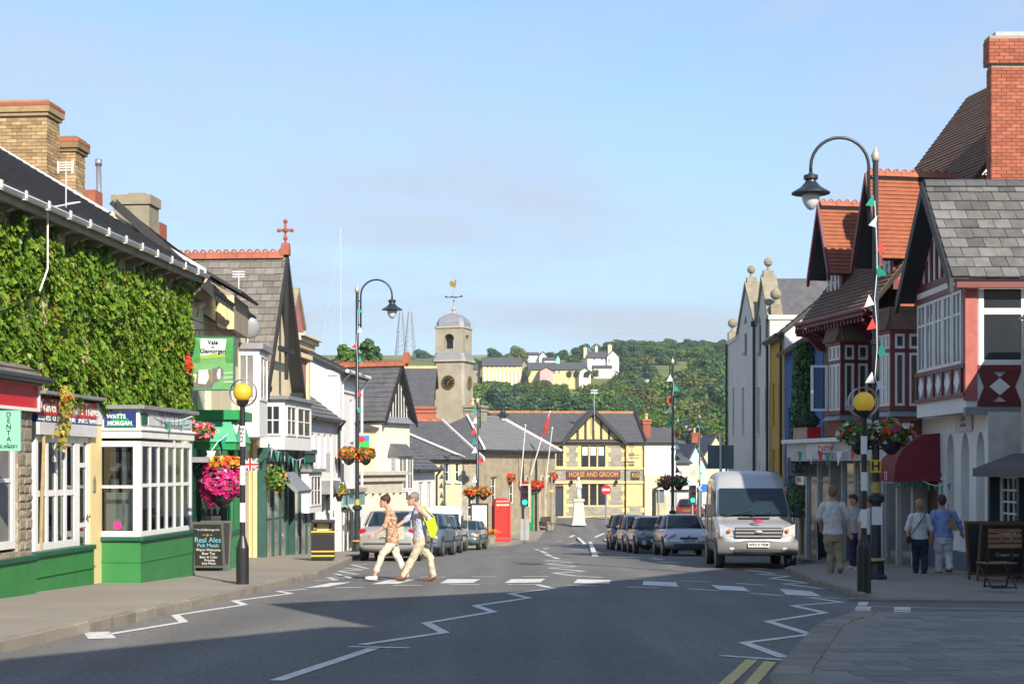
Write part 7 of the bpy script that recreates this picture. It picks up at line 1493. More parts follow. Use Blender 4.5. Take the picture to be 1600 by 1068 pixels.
flowers('flower_basket', 'huge magenta petunia basket hanging before the green bay', P(348, 752, 33.9), (.46, .4, .42), .085, [FM, FM, FM, FP], True, n=(700, 900)); flowers('flower_basket', 'orange flowers crowning the magenta basket', P(352, 722, 33.9), (.36, .3, .13), .08, [FO, FO, FR], False, n=(200, 350)); flowers('flower_trough', 'red and mauve flowers in a pot on the green bay hood', P(313, 672, 34.0), (.30, .2, .18), .08, [FR, FP, LEAFB], False); flowers('flower_basket', 'red geranium ball hanging at the end of the ivy', P(286, 571, 33.2), (.16, .2, .26), .085, [FR], False, n=(250, 450)); flowers('flower_basket', 'trailing yellow-green plant on the cream pilaster', P(432, 748, 44), (.30, .25, .38), .08, [FO, LEAFB], False, n=(420, 40))
def post_basket(Lp, py, label, cols, r=.42):
    t, p, H = Lp; z = PZ(py, p.y)
    for sx_ in (-1, 1):
        o = flowers('flower_basket', label + (' on its kerb side' if sx_ < 0 else ' on its shop side'), (p.x + sx_ * .30, p.y, z), (r * .85, r * .7, r * .55), .085, cols, False, 'lamp post flower baskets', (430, 230))
        MB().lathe([(.06, -.42), (.17, -.32), (.23, -.12)], n=14).build('bowl', BLACK, o); MB().cyl((0, 0, -.3), (-sx_ * .3, 0, -.3), .02).build('bracket', BLACK, o)
post_basket(L1, 676, 'pink and white flowers round the nearest lamp post', [FP, LEAFB, FW, FR, LEAFB, FM], .46); post_basket(L2, 708, 'red flowers round the lamp post behind the saloon', [FR, LEAFB, FR, FO, LEAFB], .42); post_basket(L4_, 768, 'small red flowers round the lamp by the map board', [FR, FO], .42); post_basket(L3_, 752, 'dark leafy plants round the slender lamp', [LEAFB, FM], .5)
for px, py, lb_ in ((506, 768, 'yellow-green basket by the white cottage door'), (530, 765, 'small yellow basket under the striped awning')): flowers('flower_basket', lb_, P(px, py, 53), (.24, .22, .22), .08, [FO, LEAFB], True, n=(300, 60))
for i, (px, py) in enumerate(((797, 746), (816, 757), (834, 757), (843, 757), (864, 744))): flowers('flower_basket', ('leftmost', 'second', 'middle', 'fourth', 'rightmost')[i] + ' red geranium basket on the town hall wall', P(px, py, (96.9, 98.6, 100.4, 101.4, 103.4)[i]), (.3, .25, .25), .11, [FR], True, n=(160, 160))
# hanging inn sign with painted horse scene, plain shapes only
t = thing('inn_sign', 'painted hanging inn sign with grey horse and green hills', 'sign', P(332, 568, 33.5)); k = 33.5 / F; X = lambda px: (px - 332) * k; Z = lambda py: (568 - py) * k
box('board', mat('sign_field_green', (.13, .34, .12), .6, .25, 3), t, X(300), X(365), -.02, .02, Z(608), Z(527), .004); MB().box(X(297.5), X(300), -.03, .03, Z(610), Z(525)).box(X(365), X(367.5), -.03, .03, Z(610), Z(525)).box(X(300), X(365), -.03, .03, Z(527), Z(525)).box(X(300), X(365), -.03, .03, Z(610), Z(608)).build('frame', mat('sign_frame_green', (.03, .12, .08), .5), t)
def flat(nm, m_, pts, y=-.026, th=.004): return MB().prism([(X(a), Z(c)) for a, c in pts], 'y', y, y + th).build(nm, m_, t)
flat('painted_sky', mat('sign_sky', (.62, .68, .74), .6), [(313, 556), (352, 552), (354, 530), (314, 529)]); flat('painted_hill', mat('sign_hill', (.25, .42, .05), .6), [(313, 557), (335, 552), (354, 554), (354, 558), (313, 561)], -.028)
for cx_ in (307, 359): flat('painted_tree', mat('sign_tree', (.05, .26, .06), .6, .3, 12), [(cx_ - 6, 566), (cx_ + 6, 566), (cx_ + 7, 545), (cx_ + 4, 531), (cx_ - 4, 531), (cx_ - 7, 545)], -.029)
HG = mat('horse_grey', (.14, .14, .14), .6, .3, 10); HW = mat('horse_white', (.62, .60, .55), .6)
flat('painted_horse', HG, [(299, 606), (301, 588), (306, 581), (318, 577), (330, 578), (334, 575), (340, 574), (342, 571), (345, 574), (349, 577), (350, 585), (347, 591), (341, 595), (336, 596), (332, 606)], -.031); flat('painted_saddle', HW, [(310, 599), (311, 578), (325, 577), (327, 590), (322, 600)], -.034); flat('painted_blaze', HW, [(339, 585), (342, 576), (345, 576), (345, 591), (341, 593)], -.034); flat('painted_flank', HW, [(299, 596), (303, 584), (308, 584), (306, 596)], -.034); flat('painted_collar', mat('sign_brown', (.25, .17, .10), .6), [(327, 596), (329, 579), (333, 577), (333, 597)], -.035)
for zz_f in (582, 589, 596): flat('painted_fence', mat('sign_fence', (.45, .5, .38), .6), [(350, zz_f + 2), (364, zz_f + 1), (364, zz_f - 1), (350, zz_f)], -.03)
text('lettering', 'Vale', BLACK, t, (X(333), -.034, Z(535)), .13, bold=.003); text('lettering', 'of', BLACK, t, (X(333), -.034, Z(542)), .09); text('lettering', 'Glamorgan', BLACK, t, (X(333), -.034, Z(548.5)), .125, bold=.003)
MB().tube([(X(290), 0, Z(515)), (X(368), 0, Z(517))], .014, 6).cyl((X(312), 0, Z(516)), (X(312), 0, Z(525)), .008).cyl((X(352), 0, Z(517)), (X(352), 0, Z(525)), .008).tube([(X(290), 0, Z(488)), (X(300), 0, Z(498)), (X(330), 0, Z(510)), (X(366), 0, Z(517))], .011, 5).build('bracket', BLACK, t)
for i, (px, py) in enumerate(((280, 441), (292, 452), (311, 474))):
    t = thing('sign_lamp', ('highest', 'middle', 'lowest')[i] + ' of the three white bowl lamps on the cream inn', 'lamp', P(px, py, 33.8 + i * .5), 0, 'bowl lamps on the inn'); MB().lathe([(.0, .1), (.09, .085), (.15, .0), (.16, -.03)], n=14).build('shade', WHITE, t, smooth=True); MB().ball((0, 0, -.04), .12, sz=.5).build('bulb', mat('lamp_peach', (.65, .42, .28), .4), t, smooth=True); MB().tube([(0, 0, -.05), (-.05, .02, -.3), (-.22, .05, -.32), (-.4, .1, -.22)], .01, 5).build('bracket', BLACK, t)
t = thing('banner', 'small green blue and red banner on the lamp post', 'banner', P(569, 689, 49.5)); k = 49.5 / F; box('cloth', mat('banner_green', (.03, .45, .08), .7), t, -8 * k, 8 * k, 0, .01, -9 * k, 0); box('cloth', mat('banner_blue', (.05, .2, .6), .7), t, -8 * k, 8 * k, 0, .01, .001, 9 * k); MB().prism([(-8 * k, -2 * k), (-1 * k, -1 * k), (3 * k, 3 * k), (-2 * k, 8 * k), (-8 * k, 7 * k)], 'y', -.006, -.001).build('emblem', REDF, t); box('bracket', IRON, t, -11 * k, -8 * k, 0, .02, 8 * k, 9 * k)
# union flags at the green bay
for i, (px, py, w_, Y_) in enumerate(((319, 732, .34, 34.15), (391, 725, .42, 41))):
    t = thing('union_flag', ('small union flag in the green bay window', 'union flag hanging behind the beacon pole')[i], 'flag', P(px, py, Y_)); h_ = w_ * .75
    box('field', NAVY, t, -w_ / 2, w_ / 2, 0, .006, -h_ / 2, h_ / 2)
    for a in (math.atan2(h_, w_), -math.atan2(h_, w_)): o = MB().box(-w_ * .6, w_ * .6, -.004, -.001, -h_ * .09, h_ * .09).build('white_saltire', WHITEF, t); o.rotation_euler = (0, a, 0); o.scale.x = .98; o = MB().box(-w_ * .58, w_ * .58, -.007, -.005, -h_ * .035, h_ * .035).build('red_saltire', REDF, t); o.rotation_euler = (0, a, 0)
    MB().box(-w_ / 2, w_ / 2, -.010, -.008, -h_ * .17, h_ * .17).box(-h_ * .17, h_ * .17, -.0105, -.0085, -h_ / 2, h_ / 2).build('white_cross', WHITEF, t); MB().box(-w_ / 2, w_ / 2, -.013, -.011, -h_ * .1, h_ * .1).box(-h_ * .1, h_ * .1, -.0135, -.0115, -h_ / 2, h_ / 2).build('red_cross', REDF, t)
# sign pole by the litter bin
p = pav(518, 868); t = thing('sign_post', 'slim white sign post with small grey plate near the litter bin', 'sign post', p); H = PZ(705, p.y) - p.z; MB().cyl((0, 0, 0), (0, 0, H), .045, n=10).build('pole', WHITE, t); box('plate', LEAD, t, -.16, -.03, -.05, .35, H - .62, H - .05)
# telephone box
p = gp(783, 846, .1); t = thing('telephone_box', 'red telephone box on the paved square', 'telephone box', p, R(12)); PBR = mat('telephone_red', (.60, .022, .018), .4, .06, 4); w_ = .44; h_ = 2.12
MB().box(-w_, w_, -w_, w_, 0, .22).box(-w_, w_, -w_, w_, h_ - .16, h_).build('plinth', PBR, t, bevel=.02)
for sx_ in (-1, 1):
    for sy_ in (-1, 1): box('corner_post', PBR, t, min(sx_ * w_, sx_ * (w_ - .1)), max(sx_ * w_, sx_ * (w_ - .1)), min(sy_ * w_, sy_ * (w_ - .1)), max(sy_ * w_, sy_ * (w_ - .1)), .22, h_ - .16)
MB().box(-w_ + .05, w_ - .05, -w_ + .06, w_ - .06, .22, h_ - .16).build('panel', PBR, t)
for k in range(7): MB().box(-w_ + .1, w_ - .1, -w_ + .045, -w_ + .06, .38 + k * .22, .40 + k * .22).build('glazing_bar', PBR, t)
for s in (-1, 1): box('name_strip', mat('opal_strip', (.72, .66, .52), .5), t, -w_ + .1, w_ - .1, s * (w_ + .006) - .006, s * (w_ + .006) + .006, h_ - .13, h_ - .03)
text('lettering', 'TELEPHONE', BLACK, t, (0, -w_ - .016, h_ - .08), .1); MB().rings([[(x * k_, y * k_, h_ + z) for x, y in octa(w_, .06)] for k_, z in ((1.05, 0), (1.05, .06), (.96, .08), (.92, .16), (.75, .24), (.4, .29), (.05, .3))]).build('dome', PBR, t)
# map board, planter
p = gp(749, 852, .1); t = thing('map_board', 'black framed town map board beside the parked cars', 'notice board', p, R(8)); MB().box(-.42, -.36, -.04, .04, 0, 2.0).box(.36, .42, -.04, .04, 0, 2.0).box(-.36, .36, -.04, .04, 1.92, 2.0).box(-.36, .36, -.04, .04, .72, .8).build('frame', BLACK, t); box('map_sheet', mat('map_paper', (.62, .62, .58), .5, .25, 7), t, -.35, .35, -.02, .02, .81, 1.91)
p = gp(767, 850, .1); t = thing('planter', 'round planter of orange flowers next to the red telephone box', 'planter', p); MB().lathe([(.2, 0), (.24, .45), (.26, .5), (.2, .5)], n=12).build('tub', GREYSTONE, t); lb = MB(); leaf_cloud(lb, [((random.gauss(0, .17), random.gauss(0, .17), .62 + random.gauss(0, .07)), (0, -.4, 1)) for _ in range(320)], .09); lb.build('blossom', FO, t, fix=False, kind='stuff')
# traffic lights
def signal(px, py, Y, label, lit=True, boxed=True):
    p = Vector((PX(px, Y), Y, G(Y) + .11)); t = thing('traffic_light', label, 'traffic light', p, 0, 'traffic lights'); zt = PZ(py, Y) - p.z
    MB().cyl((0, 0, 0), (0, 0, zt), .055, n=10).build('pole', SILVERM, t); box('backing_board', WHITE, t, -.27, .27, -.10, -.085, zt - 1.28, zt + .02); hd = box('head', BLACK, t, -.22, .22, -.28, -.101, zt - 1.24, zt - .02)
    for k, (m_) in enumerate((BLACK, BLACK, mat('green_signal', (.02, .7, .4), .3, emit=1.6))):
        z = zt - .24 - k * .39; MB().cyl((0, -.281, z), (0, -.30, z), .15, n=16).build('lens', m_ if k == 2 else mat('dark_lens', (.04, .015, .01), .2), hd); q = MB(); q.rings([[(r_ * math.cos(a), y_, z + r_ * math.sin(a)) for r_, y_ in ((.165, -.281), (.175, -.281), (.175, -.42), (.165, -.42))] for a in [R(-10) + R(200) * j / 12 for j in range(13)]]); q.build('visor', BLACK, hd)
    if boxed: box('control_box', mat('cabinet_grey', (.30, .32, .32), .6), t, -.26, .26, -.02, .26, -.05, 1.25)
    return t
signal(820, 757, 91, 'traffic light showing green on the square with grey cabinet'); t = signal(1082, 757, 104, 'traffic light showing green beside the bus shelter', boxed=False)
q = PZ(740, 104) - t.location.z; MB().box(-.45, .45, -.12, -.08, q - .35, q + .55).build('square_sign', PALEY, t); box('sign_hole', mat('sign_grey', (.4, .4, .36), .6), t, -.22, .22, -.13, -.121, q - .15, q + .35)
p = Vector((PX(947, 112), 112, G(112) + .1)); t = thing('no_entry_sign', 'round red no entry sign on a grey post before the inn', 'road sign', p); H = PZ(757, 112) - p.z; MB().cyl((0, 0, 0), (0, 0, H), .06, n=8).build('post', SILVERM, t); MB().cyl((0, -.07, H - .35), (0, -.10, H - .35), .36, n=24).build('disc', RED, t); box('bar', WHITE, t, -.26, .26, -.11, -.101, H - .43, H - .27)
# statue
p = Vector((PX(904, 107), 107, G(107) + .1)); t = thing('statue', 'pale stone robed figure on a tapering pedestal', 'statue', p); PST = mat('pale_stone', (.55, .52, .45), .85, .1, 2); k = 107 / F
MB().hexa([(x, y, 0) for x, y in octa(.52, .05)], [(x, y, .14) for x, y in octa(.5, .05)]).hexa([(x, y, .14) for x, y in octa(.45, .05)], [(x, y, 1.65) for x, y in octa(.32, .04)]).hexa([(x, y, 1.65) for x, y in octa(.40, .05)], [(x, y, 1.82) for x, y in octa(.40, .05)]).build('pedestal', PST, t)
MB().lathe([(.22, 1.82), (.19, 2.2), (.15, 2.6), (.17, 2.85), (.12, 3.0), (.06, 3.06), (.10, 3.15), (.10, 3.28), (.02, 3.36)], n=14, sy=.8).tube([(.14, -.05, 2.9), (.2, -.12, 2.6), (.05, -.2, 2.55)], [.06, .05, .04], 7).tube([(-.14, -.05, 2.9), (-.18, -.1, 2.6), (-.02, -.2, 2.7)], [.06, .05, .04], 7).build('figure', PST, t, smooth=True)
for i, (a, c, Y_) in enumerate((((813, 760), (821, 664), 98.4), ((829, 742), (859, 643), 100), ((853, 748), (863, 668), 102.4))):
    p0, p1 = P(*a, Y_), P(*c, Y_ - 1.2); t = thing('flagpole', ('left upright', 'long slanting', 'right upright')[i] + ' white flagpole on the town hall front', 'flagpole', p0, 0, 'flagpoles on the town hall'); MB().cyl((0, 0, 0), p1 - p0, .05, .03, 8).ball(p1 - p0, .06).build('pole', WHITE, t)
    if i == 1: q = MB(); q.tube([(p1 - p0) * f_ + Vector((.05, -.03, 0)) for f_ in (.6, .75, .85, .95)], [.05, .13, .10, .03], 7); q.build('furled_flag', REDF, t)
p = Vector((PX(857, 101.8), 101.8, G(101.8) + .11)); t = thing('iron_bench', 'small dark iron bench against the town hall', 'bench', p, R(60)); MB().box(-.6, .6, -.2, .2, .42, .46).build('seat', WOODD, t); MB().box(-.6, .6, .18, .22, .55, .9).build('backrest', WOODD, t)
for s in (-.5, .5): MB().tube([(s, -.2, 0), (s, -.2, .44), (s, .2, .44), (s, .25, .9)], .03, 6).build('leg', IRON, t)
p = Vector((PX(862, 102.2), 102.2, G(102.2) + .1)); t = thing('parking_post', 'grey post with yellow plate in front of the inn door', 'sign post', p); H = PZ(745, 102.2) - p.z; MB().cyl((0, 0, 0), (0, 0, H), .06, n=8).build('post', SILVERM, t); box('plate', mat('yellow_plate'), t, -.12, .12, -.08, -.06, H * .72, H * .72 + .14)
# bus shelter, direction sign, backs of road signs
p = Vector((PX(1057, 108), 108, G(108) + .05)); t = thing('bus_shelter', 'dark curved-roof bus shelter beyond the parked cars', 'bus shelter', p); q = MB(); q.rings([[(-1.7 + 3.4 * k / 10, y_, 2.5 + .5 * math.sin(PI * k / 10)) for k in range(11)] for y_ in (-.8, .8)], cap=False, close=False); q.rings([[(-1.7 + 3.4 * k / 10, y_, 2.44 + .5 * math.sin(PI * k / 10)) for k in range(11)] for y_ in (-.8, .8)], cap=False, close=False); q.build('roof', NAVD, t); MB().box(-1.75, 1.75, -.85, -.78, 2.3, 2.52).build('fascia', BLACK, t)
for s in (-1.6, 1.6): box('post', BLACK, t, s - .08, s + .08, -.8, -.65, 0, 2.4); box('post', BLACK, t, s - .05, s + .05, .7, .8, 0, 2.4)
box('rear_glass', CLEAR, t, -1.5, 1.5, .74, .75, .3, 2.3)
def post_sign(px, Y, pyt, boards, label, name='road_sign'):
    p = Vector((PX(px, Y), Y, G(Y) + .05)); t = thing(name, label, 'road sign', p); H = PZ(pyt, Y) - p.z; MB().cyl((0, 0, 0), (0, 0, H), .06, n=8).build('post', SILVERM, t)
    for x0, x1, y0, y1, m_ in boards: box('board', m_, t, PX(x0, Y) - p.x, PX(x1, Y) - p.x, .065, .09, PZ(y1, Y) - p.z, PZ(y0, Y) - p.z)
    return t
SB = mat('sign_back', (.11, .15, .17), .6, .1, 2); post_sign(1126, 62, 680, [(1106, 1147, 695, 732, SB)], 'large grey back of a road sign above the silver van'); post_sign(1029, 100, 765, [(1026, 1038, 768, 785, SB), (1038, 1047, 758, 773, mat('pale_notice', (.5, .55, .58), .6))], 'double bus stop plates on a post before the cream house')
t = post_sign(1093, 96, 757, [], 'blue arrow direction sign peeping past the van'); H = PZ(762, 96) - t.location.z; MB().prism([(-.15, 0), (.1, -.25), (1.2, -.25), (1.2, .25), (.1, .25)], 'y', -.08, -.065).build('arrow_board', mat('sign_blue2', (.02, .12, .42), .5), t).location.z = H; MB().prism([(-.08, 0), (.1, -.18), (.16, -.18), (0, 0), (.16, .18), (.1, .18)], 'y', -.09, -.081).build('chevron', WHITE, t).location.z = H
# ================================================================== VEHICLES
def paint(n, c, metal=.55): return mat(n, c, .32, .04, 2, metal=metal, coat=.8, spec=.5)
SILV = paint('silver_paint', (.46, .46, .45)); TYRE = mat('tyre_rubber', (.02, .02, .021), .85, .15, 9); TRIM = mat('black_trim', (.03, .031, .033), .6, .1, 6); CARGL = mat('car_glass', (.016, .030, .042), .03, .1, 3, spec=.45)
RIM = mat('wheel_alloy', (.45, .45, .46), .35, .1, 6, metal=.7); LENS = mat('lamp_lens', (.60, .62, .62), .12, .2, 14, metal=.3, spec=.8); TAIL = mat('tail_lens', (.42, .012, .012), .2, .15, 12); AMBER = mat('amber_lens', (.55, .16, .02), .25); PLW = mat('plate_white', (.72, .72, .68), .5); PLY = mat('plate_yellow', (.70, .50, .04), .5)
def wheel(t, x, y, r, w=.19):
    s = 1 if x > 0 else -1; o = bpy.data.objects.new('wheel', None); COL.objects.link(o); o.parent = t; o.location = (x, y, r)
    def lx(pr, n=22): return [[(s * q, rr * math.cos(2 * PI * k / n), rr * math.sin(2 * PI * k / n)) for k in range(n)] for rr, q in pr]
    MB().rings(lx([(r * .62, -w), (r * .93, -w), (r, -w * .8), (r, -w * .15), (r * .94, 0), (r * .66, .005)])).build('tyre', TYRE, o)
    q = MB(); q.rings(lx([(r * .64, -.02), (r * .66, .008), (r * .58, .006), (r * .56, -.03), (r * .1, -.02)]))
    for k in range(5):
        a = 2 * PI * k / 5; u, v = Vector((0, math.cos(a), math.sin(a))), Vector((0, -math.sin(a), math.cos(a))); X_ = Vector((s, 0, 0)); q.hexa([u * r * .1 - v * .035, u * r * .6 - v * .025, u * r * .6 + v * .025, u * r * .1 + v * .035], [p_ + X_ * .012 for p_ in (u * r * .1 - v * .035, u * r * .6 - v * .025, u * r * .6 + v * .025, u * r * .1 + v * .035)])
    q.build('rim', RIM, o)
def sub(o, n=2):
    m_ = o.modifiers.new('smooth', 'SUBSURF'); m_.levels = n; m_.render_levels = n; o.data.shade_smooth(); return o
def ring(y, zb, zt, hw):
    h = zt - zb; R_ = [(.72 * hw, zb), (.96 * hw, zb + .06), (.995 * hw, zb + h * .3), (hw, zb + h * .62), (.965 * hw, zt - .07), (.87 * hw, zt - .005), (.4 * hw, zt + .02)]
    return [(x, y, z) for x, z in R_] + [(-x, y, z) for x, z in R_[::-1]]
def plate(t, s, y, z, m_, face, w=.52): o = box('number_plate', m_, t, -w / 2, w / 2, min(y, y + .02 * face), max(y, y + .02 * face), z - .055, z + .055); text('lettering', s, BLACK, o, (0, y + (.0 if face > 0 else -.0) + .021 * face * (1 if face > 0 else 1), z), .10, (R(90), 0, 0 if face < 0 else PI), sx=.95, bold=.003)
def car(label, X, Y, th, pm, L=3.95, W=1.68, H=1.43, hood=.86, belt=.95, gl=(.27, .43, .86, .97), wb=(.18, .80), r=.30, front='hatch', reg='', rear=None, low=.19, group='parked cars', roofm=None, deck=None, name='parked_car'):
    t = thing(name, label, 'car', (X, Y, G(Y)), th, group); t.rotation_euler = (math.atan2(G(Y + 2) - G(Y - 2), 4) * (1 if abs(th) < 1.5 else -1), 0, th); hw = W / 2; dk = deck or belt - .03
    st = [(0, .36, .50, .74), (.008, .28, .58, .86), (.04, low + .03, .66, .94), (.10, low, hood - .13, .985), (.2, low, hood - .02, 1), (gl[0], low, hood + .05, 1), (.42, low, belt, 1), (.6, low, belt + .01, 1), (.8, low, belt + .01, 1), (gl[3] - .03, low + .02, dk + .02, .99), (.965, low + .06, dk - .05, .96), (.992, .3, dk - .14, .92), (1, .38, dk - .25, .84)]
    sub(MB().rings([ring(a * L, b_, c, d * hw) for a, b_, c, d in st]).build('body', pm, t))
    def plan(f):
        yf, yr, w_ = (gl[0] + (gl[1] - gl[0]) * f) * L, (gl[3] + (gl[2] - gl[3]) * f) * L, hw * (.90 - .17 * f ** 1.3); z = belt - .06 + (H - .05 - belt + .06) * f
        return [(-w_ * .82, yf, z), (0, yf - .07, z + .0), (w_ * .82, yf, z), (w_, yf + .22 + .05 * f, z), (w_ * 1.01, (yf + yr) / 2, z), (w_, yr - .2, z), (w_ * .84, yr, z), (0, yr + .03, z), (-w_ * .84, yr, z), (-w_, yr - .2, z), (-w_ * 1.01, (yf + yr) / 2, z), (-w_, yf + .22 + .05 * f, z)]
    fs = [0, .3, .6, .85, 1]; MB().rings([plan(f) for f in fs]).build('windows', CARGL, t, smooth=True)
    rf = plan(1.0); c = Vector((0, (gl[1] + gl[2]) / 2 * L, 0)); up = lambda k, dz: [(c.x + (p_[0] - c.x) * k, c.y + (p_[1] - c.y) * k, p_[2] + dz) for p_ in rf]
    sub(MB().rings([up(1.01, -.045), up(1.035, -.02), up(1.0, .012), up(.8, .045), up(.3, .055)]).build('roof', roofm or pm, t))
    for i in (0, 2, 3, 11, 4, 10, 5, 9, 6, 8):
        thin = .028 if i in (0, 2) else .022 if i in (3, 11) else .03
        if i in (3, 11): continue
        MB().tube([Vector(plan(f)[i]) * 1 for f in fs], thin if i not in (4, 10) else .03, 6).build('pillar', (TRIM if i in (4, 10) else pm), t, smooth=True)
    for sx_ in (-1, 1):
        for a in wb:
            MB().cyl((sx_ * (hw * .90), a * L, r + .03), (sx_ * (hw * 1.004), a * L, r + .03), r + .055, n=24).build('wheel_arch', TRIM, t); wheel(t, sx_ * (hw * .99 + .012), a * L, r)
        o = MB().ball((sx_ * (hw + .09), gl[0] * L + .3, belt + .06), .10, .9, .6, .7).build('mirror', pm, t, smooth=True)
        MB().box(min(sx_ * hw * .985, sx_ * hw * 1.006), max(sx_ * hw * .985, sx_ * hw * 1.006), (wb[0] + .1) * L, (wb[1] - .1) * L, .48, .53).build('side_strip', TRIM, t)
        for q_ in (.44, .66): MB().box(min(sx_ * hw * .99, sx_ * hw * 1.012), max(sx_ * hw * .99, sx_ * hw * 1.012), q_ * L, q_ * L + .16, belt - .17, belt - .14).build('door_handle', pm, t)
        if front == 'mini': MB().cyl((sx_ * hw * .66, .05 * L, .70), (sx_ * hw * .66, .012 * L, .68), .13, n=20).build('headlight', LENS, t); MB().cyl((sx_ * hw * .60, .02, .42), (sx_ * hw * .60, -.012, .42), .085, n=16).build('fog_lamp', LENS, t)
        else:
            o = MB().ball((0, 0, 0), .2, 1.0, .55, .46, 14, 8).build('headlight', LENS, t, smooth=True); o.location = (sx_ * hw * .69, .055 * L, .655); o.rotation_euler = (R(-25), sx_ * R(14), -sx_ * R(25))
            if front == 'hatch': o = MB().ball((0, 0, 0), .09, .8, .6, .8).build('indicator', AMBER, t, smooth=True); o.location = (sx_ * hw * .88, .085 * L, .66)
        o = box('tail_light', TAIL, t, min(sx_ * hw * .70, sx_ * hw * .93), max(sx_ * hw * .70, sx_ * hw * .93), .955 * L, .992 * L, dk - .42, dk - .08, .03); box('reversing_lens', LENS, o, min(sx_ * hw * .715, sx_ * hw * .90), max(sx_ * hw * .715, sx_ * hw * .90), .99 * L, .994 * L, dk - .29, dk - .22)
    MB().box(-hw * .36, hw * .36, -.005, .08, .575, .635).build('grille', TRIM, t, bevel=.015); MB().cyl((0, .01, .66), (0, -.012, .655), .045, n=14).build('badge', RIM, t); MB().box(-hw * .62, hw * .62, -.004, .1, .30, .42).build('lower_intake', TRIM, t, bevel=.02); MB().box(-hw * .84, hw * .84, .006, .06, .45, .475).build('bumper_strip', TRIM, t)
    MB().box(-hw * .80, hw * .80, L - .03, L + .012, .46, .50).build('rear_strip', TRIM, t); plate(t, reg or 'CV06 KJL', -.005, .50, PLW, -1)
    if rear: plate(t, rear, L * .992 + .012, dk - .34, PLY, 1)
    return t
DKB = paint('dark_blue_paint', (.010, .018, .045), .3); BLUG = paint('blue_grey_paint', (.20, .25, .31))
car('silver saloon parked tail to the crossing beside the kerb', -3.55 + .06 * 4.4, 43.6 + 4.45, PI - .06, SILV, 4.45, 1.73, 1.45, .9, .96, (.26, .42, .80, .93), front='saloon', rear='CP04 XDW', group='cars parked by the ivy side kerb', deck=.98)
car('blue-grey estate car parked nose to the camera behind the saloon', -3.25, 50.6, -.093, BLUG, 4.5, 1.76, 1.47, .88, .97, (.25, .40, .9, .98), front='estate', group='cars parked by the ivy side kerb')
car('dark blue hatchback squeezed before the white van', -2.98, 56.2, -.07, paint('mid_blue_paint', (.03, .07, .16)), 3.8, 1.68, 1.45, group='cars parked by the ivy side kerb')
car('grey-green small car last in the row by the map board', -2.25, 67.0, -.1, paint('grey_green_paint', (.16, .22, .22)), 3.6, 1.62, 1.32, group='cars parked by the ivy side kerb')
car('silver hatchback parked behind the silver van', 5.98, 51.8, .02, paint('silver_blue_paint', (.40, .43, .46)), 3.92, 1.68, 1.44, .90, .96, reg='CB02 UTE', group='cars parked facing the camera')
car('small dark blue car with round headlamps and white roof edge', 5.40, 57.0, .02, DKB, 3.65, 1.66, 1.41, .88, .96, (.26, .38, .88, .97), front='mini', reg='CE57 MNP', roofm=paint('pale_blue_roof', (.30, .36, .42)), group='cars parked facing the camera')
car('silver car mostly hidden between two dark ones', 5.32, 61.6, .02, paint('champagne_paint', (.36, .34, .31)), 3.9, 1.68, 1.5, group='cars parked facing the camera')
car('dark navy tall hatchback at the head of the row', 5.2, 66.9, .0, DKB, 3.8, 1.76, 1.58, .95, 1.0, (.17, .36, .9, .98), front='tall', group='cars parked facing the camera')
car('small red car far down the street', PX(1086, 122), 122, PI - .3, paint('red_car_paint', (.42, .02, .015), .2), 3.8, 1.7, 1.5, rear='AB05 RED', group='distant cars', name='distant_car')
